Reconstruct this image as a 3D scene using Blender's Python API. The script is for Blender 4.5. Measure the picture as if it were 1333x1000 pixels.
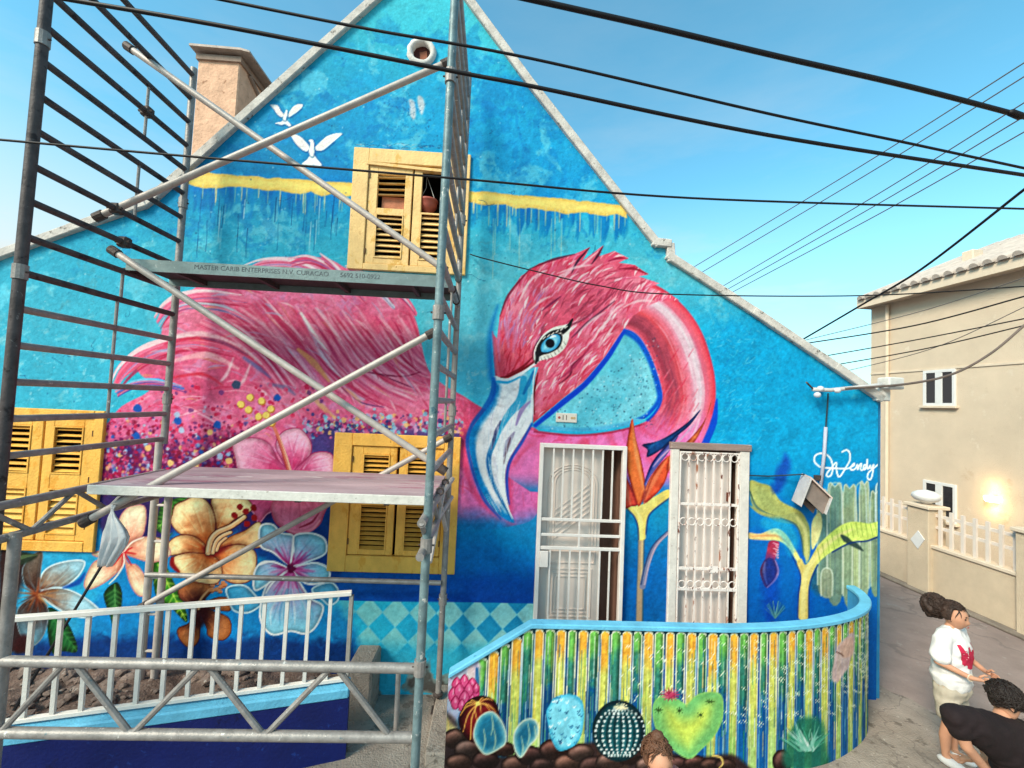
import bpy, bmesh, math, random
import numpy as np
from mathutils import Vector, Matrix, Quaternion
random.seed(7); rng = np.random.default_rng(7)
SC = bpy.context.scene
COL = SC.collection
for o in list(bpy.data.objects): bpy.data.objects.remove(o)

# ---------------------------------------------------------------- camera
PW, PH, F = 1333.0, 1000.0, 560.0          # photo size and focal length in photo pixels
ROLL, PITCH, YAW = math.radians(2.5), math.radians(2.62), math.radians(-2.4)
H = 3.10                                    # eye height (open upper deck of a bus)
D = 4.70                                    # distance to the painted facade (plane y = D)
def cam_matrix():
    cy, sy = math.cos(YAW), math.sin(YAW)
    Rz = np.array([[cy, sy, 0], [-sy, cy, 0], [0, 0, 1]])
    B = np.array([[1, 0, 0], [0, 0, 1], [0, -1, 0]], float)
    cp, sp = math.cos(-PITCH), math.sin(-PITCH)
    Rx = np.array([[1, 0, 0], [0, cp, -sp], [0, sp, cp]])
    cr, sr = math.cos(ROLL), math.sin(ROLL)
    Rr = np.array([[cr, sr, 0], [-sr, cr, 0], [0, 0, 1]])
    return Rr @ Rx @ B @ Rz
M = cam_matrix()
cam_d = bpy.data.cameras.new('camera'); cam = bpy.data.objects.new('camera', cam_d); COL.objects.link(cam)
cam_d.sensor_fit = 'HORIZONTAL'; cam_d.sensor_width = 36.0; cam_d.lens = F * 36.0 / PW
cam_d.clip_start = 0.05; cam_d.clip_end = 2000
mw = Matrix([list(r) for r in M.T]).to_4x4(); mw.translation = (0, 0, H); cam.matrix_world = mw
SC.camera = cam

def ray(px, py):
    return M.T @ np.array([(px - PW/2)/F, -(py - PH/2)/F, -1.0])
def at(px, py, y):                          # photo pixel -> world point on the plane y
    d = ray(px, py); t = y/d[1]; return Vector((d[0]*t, y, H + d[2]*t))
def atz(px, py, z):                         # ... on the plane z
    d = ray(px, py); t = (z - H)/d[2]; return Vector((d[0]*t, d[1]*t, z))
def atx(px, py, x):                         # ... on the plane x
    d = ray(px, py); t = x/d[0]; return Vector((x, d[1]*t, H + d[2]*t))
def proj(X, Y, Z):
    c0 = M[0,0]*X + M[0,1]*Y + M[0,2]*(Z-H); c1 = M[1,0]*X + M[1,1]*Y + M[1,2]*(Z-H); c2 = M[2,0]*X + M[2,1]*Y + M[2,2]*(Z-H)
    return PW/2 + F*c0/-c2, PH/2 - F*c1/-c2

# ---------------------------------------------------------------- sky and sun
SUN_EL, SUN_AZ = math.radians(38), math.radians(228)      # from the left, behind the viewer
wd = bpy.data.worlds.new('World'); SC.world = wd; wd.use_nodes = True
nt = wd.node_tree; nt.nodes.clear()
n_out = nt.nodes.new('ShaderNodeOutputWorld'); n_bg = nt.nodes.new('ShaderNodeBackground')
n_sky = nt.nodes.new('ShaderNodeTexSky'); n_sky.sky_type = 'NISHITA'; n_sky.sun_disc = False
n_sky.sun_elevation = SUN_EL; n_sky.sun_rotation = SUN_AZ; n_sky.air_density = 1.0; n_sky.dust_density = 1.0; n_sky.ozone_density = 0.6
n_bg.inputs['Strength'].default_value = 0.13
# thin cirrus, thickest low over the horizon
n_tc = nt.nodes.new('ShaderNodeTexCoord'); n_mp = nt.nodes.new('ShaderNodeMapping'); n_mp.inputs['Scale'].default_value = (1.2, 1.2, 4.5)
n_no = nt.nodes.new('ShaderNodeTexNoise'); n_no.inputs['Scale'].default_value = 1.6; n_no.inputs['Detail'].default_value = 7; n_no.inputs['Roughness'].default_value = 0.6
n_cr = nt.nodes.new('ShaderNodeMapRange'); n_cr.inputs[1].default_value = 0.47; n_cr.inputs[2].default_value = 0.8; n_cr.inputs[4].default_value = 0.75
n_sx = nt.nodes.new('ShaderNodeSeparateXYZ')
n_el = nt.nodes.new('ShaderNodeMapRange'); n_el.inputs[1].default_value = 0.05; n_el.inputs[2].default_value = 0.62; n_el.inputs[3].default_value = 1.0; n_el.inputs[4].default_value = 0.12
n_mu = nt.nodes.new('ShaderNodeMath'); n_mu.operation = 'MULTIPLY'
n_mx = nt.nodes.new('ShaderNodeMix'); n_mx.data_type = 'RGBA'; n_mx.inputs[7].default_value = (3.15, 3.1, 2.95, 1)
L = nt.links.new
L(n_tc.outputs['Generated'], n_mp.inputs['Vector']); L(n_mp.outputs[0], n_no.inputs['Vector']); L(n_no.outputs['Fac'], n_cr.inputs[0])
L(n_tc.outputs['Generated'], n_sx.inputs[0]); L(n_sx.outputs['Z'], n_el.inputs[0])
L(n_cr.outputs[0], n_mu.inputs[0]); L(n_el.outputs[0], n_mu.inputs[1]); 
n_ti = nt.nodes.new('ShaderNodeMix'); n_ti.data_type = 'RGBA'; n_ti.blend_type = 'MULTIPLY'; n_ti.inputs[0].default_value = 1.0; n_ti.inputs[7].default_value = (.52, 1.09, 1.02, 1)
n_hz = nt.nodes.new('ShaderNodeMapRange'); n_hz.inputs[1].default_value = 0.02; n_hz.inputs[2].default_value = 0.44; n_hz.inputs[3].default_value = 0.72; n_hz.inputs[4].default_value = 0.0
n_ad = nt.nodes.new('ShaderNodeMath'); n_ad.operation = 'ADD'; n_ad.use_clamp = True
n_xm = nt.nodes.new('ShaderNodeMapRange'); n_xm.inputs[1].default_value = -.75; n_xm.inputs[2].default_value = .75; n_xm.inputs[3].default_value = 1.9; n_xm.inputs[4].default_value = .5
n_hm = nt.nodes.new('ShaderNodeMath'); n_hm.operation = 'MULTIPLY'; L(n_sx.outputs['X'], n_xm.inputs[0]); L(n_hz.outputs[0], n_hm.inputs[0]); L(n_xm.outputs[0], n_hm.inputs[1])
L(n_sx.outputs['Z'], n_hz.inputs[0]); L(n_mu.outputs[0], n_ad.inputs[0]); L(n_hm.outputs[0], n_ad.inputs[1]); L(n_ad.outputs[0], n_mx.inputs[0])
L(n_sky.outputs[0], n_ti.inputs[6]); L(n_ti.outputs[2], n_mx.inputs[6]); L(n_mx.outputs[2], n_bg.inputs['Color']); L(n_bg.outputs[0], n_out.inputs['Surface'])
sd = bpy.data.lights.new('sun', 'SUN'); sd.energy = 2.4; sd.angle = math.radians(18); sd.color = (1, .86, .70)
sun = bpy.data.objects.new('sun', sd); COL.objects.link(sun)
sv = Vector((math.sin(SUN_AZ)*math.cos(SUN_EL), math.cos(SUN_AZ)*math.cos(SUN_EL), math.sin(SUN_EL)))
sun.rotation_euler = sv.to_track_quat('Z', 'Y').to_euler(); sun.location = sv*30
SC.view_settings.view_transform = 'Standard'; SC.view_settings.look = 'None'; SC.view_settings.gamma = 1.0
SC.view_settings.use_curve_mapping = False; SC.view_settings.exposure = 1.15

# ---------------------------------------------------------------- materials
def s2l(c):
    c = np.asarray(c, float)/255.0
    return np.where(c <= .04045, c/12.92, ((c+.055)/1.055)**2.4)
ALB = 0.8
def lin(c, k=ALB): v = s2l(c)*k; return (float(v[0]), float(v[1]), float(v[2]), 1)
MATS = {}
def mat(name, col, rough=.75, var=.18, scale=6, bump=.15, bscale=70, metal=0, spec=.3, spots=None, streak=False):
    """procedural paint / metal / plaster: base colour, blotchy variation, optional worn spots, fine relief"""
    if name in MATS: return MATS[name]
    m = bpy.data.materials.new(name); m.use_nodes = True; t = m.node_tree; b = t.nodes['Principled BSDF']
    base = lin(col); g = t.nodes.new('ShaderNodeNewGeometry')
    no = t.nodes.new('ShaderNodeTexNoise'); no.inputs['Scale'].default_value = scale; no.inputs['Detail'].default_value = 6; no.inputs['Roughness'].default_value = .65
    src = g.outputs['Position']
    if streak:
        mp = t.nodes.new('ShaderNodeMapping'); mp.inputs['Scale'].default_value = streak if isinstance(streak, tuple) else (1, 1, .12)
        t.links.new(src, mp.inputs[0]); src = mp.outputs[0]
    t.links.new(src, no.inputs['Vector'])
    cr = t.nodes.new('ShaderNodeValToRGB'); e = cr.color_ramp.elements
    e[0].position = .3; e[1].position = .72
    e[0].color = tuple(max(0, x*(1-var*1.5)) for x in base[:3]) + (1,)
    e[1].color = tuple(min(.95, x*(1+var)) for x in base[:3]) + (1,)
    t.links.new(no.outputs['Fac'], cr.inputs[0]); out = cr.outputs[0]
    for k, sp in enumerate(spots or []):
        c2, th, sc2 = sp
        n2 = t.nodes.new('ShaderNodeTexNoise'); n2.inputs['Scale'].default_value = sc2; n2.inputs['Detail'].default_value = 5; n2.inputs['Roughness'].default_value = .7
        ad = t.nodes.new('ShaderNodeVectorMath'); ad.inputs[1].default_value = (13.1*k, 5.7, 3.3*k)
        t.links.new(src, ad.inputs[0]); t.links.new(ad.outputs[0], n2.inputs['Vector'])
        mr = t.nodes.new('ShaderNodeMapRange'); mr.inputs[1].default_value = th; mr.inputs[2].default_value = th + .06
        t.links.new(n2.outputs['Fac'], mr.inputs[0])
        mx = t.nodes.new('ShaderNodeMix'); mx.data_type = 'RGBA'; mx.inputs[7].default_value = lin(c2)
        t.links.new(mr.outputs[0], mx.inputs[0]); t.links.new(out, mx.inputs[6]); out = mx.outputs[2]
    t.links.new(out, b.inputs['Base Color'])
    b.inputs['Roughness'].default_value = rough; b.inputs['Metallic'].default_value = metal; b.inputs['Specular IOR Level'].default_value = spec
    if bump:
        n3 = t.nodes.new('ShaderNodeTexNoise'); n3.inputs['Scale'].default_value = bscale; n3.inputs['Detail'].default_value = 5
        t.links.new(g.outputs['Position'], n3.inputs['Vector'])
        bp = t.nodes.new('ShaderNodeBump'); bp.inputs['Strength'].default_value = bump; bp.inputs['Distance'].default_value = .02
        t.links.new(n3.outputs['Fac'], bp.inputs['Height']); t.links.new(bp.outputs[0], b.inputs['Normal'])
    MATS[name] = m; return m
def paint_mat(name, bump=.35):
    m = bpy.data.materials.new(name); m.use_nodes = True; t = m.node_tree; b = t.nodes['Principled BSDF']
    a = t.nodes.new('ShaderNodeAttribute'); a.attribute_name = 'paint'
    g = t.nodes.new('ShaderNodeNewGeometry')
    n = t.nodes.new('ShaderNodeTexNoise'); n.inputs['Scale'].default_value = 55; n.inputs['Detail'].default_value = 4
    mr = t.nodes.new('ShaderNodeMapRange'); mr.inputs[3].default_value = .86; mr.inputs[4].default_value = 1.12
    mx = t.nodes.new('ShaderNodeVectorMath'); mx.operation = 'MULTIPLY'
    t.links.new(g.outputs['Position'], n.inputs['Vector']); t.links.new(n.outputs['Fac'], mr.inputs[0])
    t.links.new(a.outputs['Color'], mx.inputs[0]); t.links.new(mr.outputs[0], mx.inputs[1]); t.links.new(mx.outputs[0], b.inputs['Base Color'])
    b.inputs['Roughness'].default_value = .75; b.inputs['Specular IOR Level'].default_value = .12
    n2 = t.nodes.new('ShaderNodeTexNoise'); n2.inputs['Scale'].default_value = 14; n2.inputs['Detail'].default_value = 9; n2.inputs['Roughness'].default_value = .62
    t.links.new(g.outputs['Position'], n2.inputs['Vector'])
    bp = t.nodes.new('ShaderNodeBump'); bp.inputs['Strength'].default_value = bump; bp.inputs['Distance'].default_value = .03
    t.links.new(n2.outputs['Fac'], bp.inputs['Height']); t.links.new(bp.outputs[0], b.inputs['Normal'])
    return m
def emis_mat(name, col, s):
    m = bpy.data.materials.new(name); m.use_nodes = True; b = m.node_tree.nodes['Principled BSDF']
    b.inputs['Base Color'].default_value = (.8, .75, .65, 1); b.inputs['Emission Color'].default_value = lin(col, 1); b.inputs['Emission Strength'].default_value = s
    return m
def glass_mat(name, col, rough=.08):
    m = bpy.data.materials.new(name); m.use_nodes = True; b = m.node_tree.nodes['Principled BSDF']
    b.inputs['Base Color'].default_value = lin(col); b.inputs['Roughness'].default_value = rough; b.inputs['Specular IOR Level'].default_value = .6
    return m

# ---------------------------------------------------------------- object helpers
OFF = {}
def tag(o, label=None, cat=None, group=None, kind=None):
    if label: o['label'] = label
    if cat: o['category'] = cat
    if group: o['group'] = group
    if kind: o['kind'] = kind
    return o
def root(name, loc, label, cat, group=None):
    o = bpy.data.objects.new(name, None); COL.objects.link(o); o.location = loc; o.empty_display_size = .1
    OFF[o.name] = Vector(loc); return tag(o, label, cat, group)
def link(name, me, m, parent=None, loc=None, rot=None):
    o = bpy.data.objects.new(name, me); COL.objects.link(o)
    if m is not None and not me.materials: me.materials.append(m)
    if parent is not None:
        o.parent = parent; OFF[o.name] = OFF[parent.name] + (Vector((0,0,0)) if loc is None else Vector(loc) - OFF[parent.name])
        if loc is not None: o.location = Vector(loc) - OFF[parent.name]
    else:
        OFF[o.name] = Vector(loc) if loc is not None else Vector((0,0,0))
        if loc is not None: o.location = loc
    if rot is not None: o.rotation_euler = rot
    return o
class MB:
    def __init__(s): s.v = []; s.f = []
    def add(s, vs, fs):
        n = len(s.v); s.v += [Vector(p) for p in vs]; s.f += [tuple(i+n for i in f) for f in fs]; return s
    def box(s, a, b):
        (x0,y0,z0),(x1,y1,z1) = a, b
        return s.add([(x0,y0,z0),(x1,y0,z0),(x1,y1,z0),(x0,y1,z0),(x0,y0,z1),(x1,y0,z1),(x1,y1,z1),(x0,y1,z1)],
                     [(0,3,2,1),(4,5,6,7),(0,1,5,4),(1,2,6,5),(2,3,7,6),(3,0,4,7)])
    def prism(s, poly, n, open_ends=False):                      # planar polygon swept by vector n
        k = len(poly); P = [Vector(p) for p in poly]; n = Vector(n)
        s.add(P + [p+n for p in P], [(i, (i+1) % k, (i+1) % k + k, i+k) for i in range(k)] + ([] if open_ends else [tuple(range(k))[::-1], tuple(range(k, 2*k))]))
        return s
    def tube(s, pts, r, n=10, cap=True):
        P = [Vector(p) for p in pts]; k = len(P); R = r if isinstance(r, (list, tuple)) else [r]*k
        T = [(P[min(i+1,k-1)] - P[max(i-1,0)]).normalized() for i in range(k)]
        u = T[0].orthogonal().normalized(); vs = []
        for i in range(k):
            u = (u - T[i]*u.dot(T[i])).normalized(); w = T[i].cross(u)
            vs += [P[i] + (u*math.cos(a) + w*math.sin(a))*R[i] for a in [2*math.pi*j/n for j in range(n)]]
        fs = [(i*n+j, i*n+(j+1)%n, (i+1)*n+(j+1)%n, (i+1)*n+j) for i in range(k-1) for j in range(n)]
        if cap: fs += [tuple(range(n))[::-1], tuple(range((k-1)*n, k*n))]
        return s.add(vs, fs)
    def bar(s, a, b, w, h, up=(0,0,1)):                          # rectangular bar
        a, b = Vector(a), Vector(b); d = (b-a).normalized(); up = Vector(up); x = d.cross(up)
        if x.length < 1e-4: x = d.orthogonal()
        x.normalize(); z = x.cross(d); x *= w/2; z *= h/2
        return s.add([a-x-z, a+x-z, a+x+z, a-x+z, b-x-z, b+x-z, b+x+z, b-x+z], [(0,3,2,1),(4,5,6,7),(0,1,5,4),(1,2,6,5),(2,3,7,6),(3,0,4,7)])
    def torus(s, c, r, t, axis='y', n=14, m=6):
        c = Vector(c); vs = []
        for i in range(n):
            a = 2*math.pi*i/n
            for j in range(m):
                b = 2*math.pi*j/m; q = r + t*math.cos(b)
                p = (q*math.cos(a), t*math.sin(b), q*math.sin(a)); vs.append(c + Vector(p))
        return s.add(vs, [(i*m+j, ((i+1)%n)*m+j, ((i+1)%n)*m+(j+1)%m, i*m+(j+1)%m) for i in range(n) for j in range(m)])
    def lathe(s, c, prof, n=16, axis=(0,0,1)):
        c = Vector(c); q = Vector((0,0,1)).rotation_difference(Vector(axis)); k = len(prof); vs = []
        for r, z in prof: vs += [c + q @ Vector((r*math.cos(2*math.pi*j/n), r*math.sin(2*math.pi*j/n), z)) for j in range(n)]
        fs = [(i*n+j, i*n+(j+1)%n, (i+1)*n+(j+1)%n, (i+1)*n+j) for i in range(k-1) for j in range(n)]
        return s.add(vs, fs + [tuple(range(n))[::-1], tuple(range((k-1)*n, k*n))])
    def mesh(s, name, off=(0,0,0), smooth=False, bevel=0, jit=0):
        me = bpy.data.meshes.new(name); off = Vector(off)
        me.from_pydata([p-off for p in s.v], [], s.f)
        bm = bmesh.new(); bm.from_mesh(me); bmesh.ops.recalc_face_normals(bm, faces=bm.faces)
        if bevel: bmesh.ops.bevel(bm, geom=[e for e in bm.edges if e.calc_face_angle(0) > .5], offset=bevel, segments=1, affect='EDGES', clamp_overlap=True)
        bm.to_mesh(me); bm.free()
        if smooth: me.shade_smooth() if hasattr(me, 'shade_smooth') else [setattr(p, 'use_smooth', True) for p in me.polygons]
        me.update(); return me
    def build(s, name, m, parent=None, smooth=False, bevel=0, loc=None):
        off = OFF[parent.name] if parent is not None else Vector((0,0,0))
        if loc is not None: off = Vector(loc)
        return link(name, s.mesh(name, off, smooth, bevel), m, parent, loc)
def auto_smooth(o, ang=40):
    me = o.data
    me.shade_smooth()
    if hasattr(me, 'set_sharp_from_angle'): me.set_sharp_from_angle(angle=math.radians(ang))
    return o

# ================================================================ painting on surfaces
def vnoise(nr, nc, cell, seed):
    r = np.random.default_rng(seed); gr, gc = int(nr/cell)+3, int(nc/cell)+3
    g = r.random((gr, gc)).astype(np.float32)
    y = np.arange(nr)/cell; x = np.arange(nc)/cell; yi = y.astype(int); xi = x.astype(int)
    fy = (y-yi); fx = (x-xi); fy = (fy*fy*(3-2*fy))[:,None].astype(np.float32); fx = (fx*fx*(3-2*fx))[None].astype(np.float32)
    a = g[yi][:,xi]; b = g[yi][:,xi+1]; c = g[yi+1][:,xi]; d = g[yi+1][:,xi+1]
    return (a*(1-fx)+b*fx)*(1-fy) + (c*(1-fx)+d*fx)*fy
def fnoise(nr, nc, cell, seed, octs=4):
    s = 0; w = 0; a = 1.0
    for k in range(octs): s = s + a*vnoise(nr, nc, max(cell/2**k, 1.01), seed+k); w += a; a *= .55
    return s/w
def wnoise(nr, nc, cell, seed, octs=4):                  # domain-warped: no lattice left to see
    n = fnoise(nr, nc, cell, seed, octs); k = cell*2.6
    wr = fnoise(nr, nc, cell*1.3, seed+101, 3)-.5; wc = fnoise(nr, nc, cell*1.3, seed+202, 3)-.5
    R_ = np.clip(np.arange(nr)[:,None] + (wr*k).astype(int), 0, nr-1); C_ = np.clip(np.arange(nc)[None] + (wc*k).astype(int), 0, nc-1)
    return n[R_, C_]
def sstep(a, b, x): t = np.clip((x-a)/(b-a), 0, 1); return t*t*(3-2*t)
def cat_rom(P, closed=True, n=5):
    P = [np.array(p, float) for p in P]; k = len(P); out = []
    rngk = range(k) if closed else range(k-1)
    for i in rngk:
        p1, p2 = P[i], P[(i+1) % k] if closed else P[i+1]
        p0 = P[(i-1) % k] if closed else P[max(i-1, 0)]; p3 = P[(i+2) % k] if closed else P[min(i+2, k-1)]
        for j in range(n):
            t = j/n; out.append(.5*((2*p1) + (-p0+p2)*t + (2*p0-5*p1+4*p2-p3)*t*t + (-p0+3*p1-3*p2+p3)*t**3))
    if not closed: out.append(P[-1])
    return out
def dist_line(P, X, Y):
    d2 = np.full(X.shape, 1e12, np.float32)
    for i in range(len(P)-1):
        ax, ay = P[i]; ex, ey = P[i+1][0]-ax, P[i+1][1]-ay; wx, wy = X-ax, Y-ay
        t = np.clip((wx*ex+wy*ey)/(ex*ex+ey*ey+1e-9), 0, 1); d2 = np.minimum(d2, (wx-t*ex)**2+(wy-t*ey)**2)
    return np.sqrt(d2)
def A3(c): return np.array(c, np.float32)
def mixc(a, b, t): return A3(a)*(1-t)[...,None] + A3(b)*t[...,None]
def ramp(t, stops):
    xs = [s[0] for s in stops]
    return np.stack([np.interp(t, xs, [s[1][k] for s in stops]) for k in range(3)], -1)
def zc(scale, ox, oy): return lambda *pts: [(ox + x/scale, oy + y/scale) for x, y in pts]     # enlarged-crop coords -> photo coords

class Canvas:
    def __init__(s, PX, PY, inv=None):
        s.PX, s.PY, s.inv = PX.astype(np.float32), PY.astype(np.float32), inv
        s.nr, s.nc = PX.shape; s.C = np.zeros((s.nr, s.nc, 3), np.float32); s.R = np.zeros((s.nr, s.nc), np.int16)
        s.n1 = wnoise(s.nr, s.nc, 60, 1); s.n2 = wnoise(s.nr, s.nc, 14, 9); s.n3 = fnoise(s.nr, s.nc, 3, 5, 2); s.part = 0
    def sl(s, x0, y0, x1, y1):
        if s.inv:
            q = [s.inv(x, y) for x in (x0, x1) for y in (y0, y1)]
            c0, c1 = int(min(p[0] for p in q)), int(max(p[0] for p in q))+2; r0, r1 = int(min(p[1] for p in q)), int(max(p[1] for p in q))+2
        else:
            m = (s.PX > x0) & (s.PX < x1) & (s.PY > y0) & (s.PY < y1)
            if not m.any(): return None
            rr = np.nonzero(m.any(1))[0]; cc = np.nonzero(m.any(0))[0]; r0, r1, c0, c1 = rr[0], rr[-1]+1, cc[0], cc[-1]+1
        r0, c0 = max(r0, 0), max(c0, 0); r1, c1 = min(r1, s.nr), min(c1, s.nc)
        if r1 <= r0 or c1 <= c0: return None
        return (slice(r0, r1), slice(c0, c1))
    def put(s, sl, a, col, mask=None, part=True):
        if mask is not None: a = a*mask[sl]
        a = a[..., None]; s.C[sl] = s.C[sl]*(1-a) + col*a
        if part and s.part: r = s.R[sl]; r[a[...,0] > .5] = s.part
    def fill(s, P, col, soft=1.0, alpha=1.0, smooth=True, mask=None, tex=.06, n=5, want=False, wob=0):
        if smooth: P = cat_rom(P, True, n)
        P = [(float(p[0]), float(p[1])) for p in P]
        xs = [p[0] for p in P]; ys = [p[1] for p in P]; pad = soft*2+2
        sl = s.sl(min(xs)-pad, min(ys)-pad, max(xs)+pad, max(ys)+pad)
        if sl is None: return None
        X, Y = s.PX[sl], s.PY[sl]; ins = np.zeros(X.shape, bool); d2 = np.full(X.shape, 1e12, np.float32)
        for i in range(len(P)):
            ax, ay = P[i]; bx, by = P[(i+1) % len(P)]; ex, ey = bx-ax, by-ay; wx, wy = X-ax, Y-ay
            t = np.clip((wx*ex+wy*ey)/(ex*ex+ey*ey+1e-9), 0, 1); d2 = np.minimum(d2, (wx-t*ex)**2+(wy-t*ey)**2)
            if ay != by: ins ^= ((ay <= Y) != (by <= Y)) & (X < ax + (Y-ay)/(by-ay)*ex)
        d = np.sqrt(d2); sd_ = np.where(ins, -d, d)
        if wob: sd_ = sd_ + (s.n2[sl]-.5)*wob
        a = sstep(soft, -soft, sd_)*alpha
        c = col(X, Y, -sd_, sl) if callable(col) else np.broadcast_to(A3(col), X.shape+(3,))
        if tex: c = c*(1 + tex*4*(s.n2[sl]-.5)[...,None] + tex*3*(s.n3[sl]-.5)[...,None])
        s.put(sl, a.astype(np.float32), np.clip(c, 0, 255), mask)
        if want: m = np.zeros((s.nr, s.nc), np.float32); m[sl] = np.clip(a, 0, 1); return m
    def stroke(s, P, w, col, a=1.0, soft=.8, mask=None, smooth=True, dry=0, n=4, part=True):
        if smooth and len(P) > 2: P = cat_rom(P, False, n)
        k = len(P); ws = np.interp(np.linspace(0, 1, k), np.linspace(0, 1, len(w)), w) if isinstance(w, (list, tuple)) else np.full(k, w)
        xs = [p[0] for p in P]; ys = [p[1] for p in P]; pad = max(ws)+soft+2
        sl = s.sl(min(xs)-pad, min(ys)-pad, max(xs)+pad, max(ys)+pad)
        if sl is None: return
        X, Y = s.PX[sl], s.PY[sl]; best = np.full(X.shape, 1e6, np.float32)
        for i in range(k-1):
            ax, ay = P[i]; ex, ey = P[i+1][0]-ax, P[i+1][1]-ay; wx, wy = X-ax, Y-ay
            t = np.clip((wx*ex+wy*ey)/(ex*ex+ey*ey+1e-9), 0, 1)
            best = np.minimum(best, np.sqrt((wx-t*ex)**2+(wy-t*ey)**2) - (ws[i]+(ws[i+1]-ws[i])*t)/2)
        al = sstep(soft, -soft, best)*a
        if dry: al = al*np.clip(1 - dry + 2*dry*s.n3[sl], 0, 1)
        s.put(sl, al.astype(np.float32), A3(col), mask, part)
    def dot(s, x, y, r, col, a=1.0, soft=.8, asp=1.0, mask=None, wob=.25):
        sl = s.sl(x-r*2-2, y-r*2-2, x+r*2+2, y+r*2+2)
        if sl is None: return
        d = np.sqrt((s.PX[sl]-x)**2 + ((s.PY[sl]-y)/asp)**2) - r*(1 + wob*4*(s.n3[sl]-.5))
        s.put(sl, (sstep(soft, -soft, d)*a).astype(np.float32), A3(col), mask)
    def petal(s, P, ctr, cin, cout, edge=None, ew=2.0, veins=7, vcol=None, rad=None, tex=.05, va=.35):
        """one painted petal: colour runs from the throat outward, veins and a drawn edge"""
        Q = cat_rom(P, True, 5); rad = rad or max(math.hypot(p[0]-ctr[0], p[1]-ctr[1]) for p in P)
        def cf(X, Y, d, sl):
            r = np.sqrt((X-ctr[0])**2+(Y-ctr[1])**2)/rad; t = sstep(.08, .92, r + .35*(s.n2[sl]-.5))
            c = mixc(cin, cout, t); return c*(.80 + .25*sstep(0, 8, d))[...,None]
        m = s.fill(Q, cf, .9, smooth=False, tex=tex, want=True)
        if m is None: return
        for i in range(veins):
            q = Q[int((i+.5)/veins*len(Q)) % len(Q)]; e = (ctr[0]+(q[0]-ctr[0])*.86, ctr[1]+(q[1]-ctr[1])*.86)
            mid = ((ctr[0]+e[0])/2+random.uniform(-4, 4), (ctr[1]+e[1])/2+random.uniform(-4, 4))
            s.stroke([ctr, mid, e], [2.2, 1.6, .5], vcol or cin, va, 1.0, m)
            s.stroke([(mid[0]+3, mid[1]+2), (e[0]+3, e[1]+1)], [1.2, 2.4, .6], [min(255, c*1.12+10) for c in cout], va*.9, 1.3, m)
        if edge is not None: s.stroke(Q + [Q[0]], ew, edge, .9, .7, smooth=False)
        return m

# ================================================================ the painted facade
CELL = .010
X0, X1, Z0, Z1 = -6.6, 4.36, -.05, 8.3
ncx, ncz = int((X1-X0)/CELL)+1, int((Z1-Z0)/CELL)+1
gx = X0 + np.arange(ncx)*CELL; gz = Z0 + np.arange(ncz)*CELL
GX, GZ = np.meshgrid(gx, gz)
WPX, WPY = proj(GX, D, GZ)
def winv(px, py): p = at(px, py, D); return ((p.x-X0)/CELL, (p.z-Z0)/CELL)
cv = Canvas(WPX, WPY, winv)
PXA, PYA = cv.PX, cv.PY

# --- blue ground coat
def colstops(y, st): return ramp(y, st)
yy = PYA + (cv.n1-.5)*60 + (cv.n2-.5)*26
cl = colstops(yy, [(-80,(80,196,212)),(40,(66,186,210)),(85,(44,168,208)),(130,(32,158,206)),(225,(28,148,202)),(262,(32,158,206)),(320,(62,182,214)),(400,(76,190,218)),(520,(70,188,218)),(620,(46,164,206)),(690,(30,140,196)),(790,(24,140,196)),(850,(20,110,180)),(880,(20,60,120))])
cm = colstops(yy, [(-80,(84,200,212)),(50,(70,190,212)),(95,(40,164,206)),(150,(34,160,208)),(240,(30,152,206)),(300,(60,178,210)),(360,(96,190,208)),(480,(92,194,222)),(600,(40,160,206)),(660,(46,140,196)),(700,(0,136,194)),(745,(0,112,186)),(775,(8,84,170)),(800,(10,96,172)),(900,(20,140,190))])
cr_ = colstops(yy, [(260,(70,180,208)),(370,(88,180,200)),(425,(40,164,206)),(480,(18,164,212)),(570,(12,164,214)),(640,(4,140,200)),(720,(0,112,186)),(800,(0,98,178)),(900,(0,86,160))])
tx = sstep(330, 600, PXA)[...,None]; ty = sstep(760, 960, PXA)[...,None]
cv.C[:] = (cl*.93*(1-tx)+cm*tx)*(1-ty) + cr_*ty
tt = sstep(1090, 1170, PXA)*sstep(700, 480, PYA); cv.C[:] = cv.C*(1-.28*tt)[...,None] + A3((0,104,168))*(.28*tt)[...,None]
# scumbled patches of lighter and darker blue
for sd_, c, th, cell, al, yr in ((21,(120,205,226),.60,34,.55,(60,420)),(33,(14,122,186),.60,46,.45,(90,240)),(47,(170,222,232),.70,9,.5,(430,600)),(52,(10,120,184),.64,22,.4,(30,340)),(61,(150,215,225),.66,16,.35,(300,560)),(71,(90,150,160),.70,12,.35,(300,470))):
    nz = .8*wnoise(cv.nr, cv.nc, cell, sd_) + .2*wnoise(cv.nr, cv.nc, 6, sd_+9); a = sstep(th-.07, th+.07, nz)*al*sstep(yr[0]-40, yr[0]+20, PYA)*sstep(yr[1]+40, yr[1]-30, PYA)
    cv.C[:] = cv.C*(1-a[...,None]) + A3(c)*a[...,None]
cv.C *= (1 + .10*(cv.n3-.5)+.12*(cv.n2-.5))[...,None]
# brushy patch of strong blue right of the neck
cv.fill([(928,452),(940,420),(985,412),(1020,425),(1060,470),(1110,505),(1160,520),(1160,590),(1010,600),(925,580)], (14,158,210), 14, .75, wob=30)
for i in range(260):
    x, y = random.gauss(955,22), random.uniform(430,592); a_ = random.uniform(-1.2,.6); l_ = random.uniform(2,9); cv.stroke([(x, y), (x+l_*math.cos(a_), y+l_*math.sin(a_))], [.6, random.uniform(1,2.8), .6], random.choice([(170,220,234),(120,204,230),(60,186,222),(10,120,190)]), random.uniform(.25,.6), 1.0, dry=.7)
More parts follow.
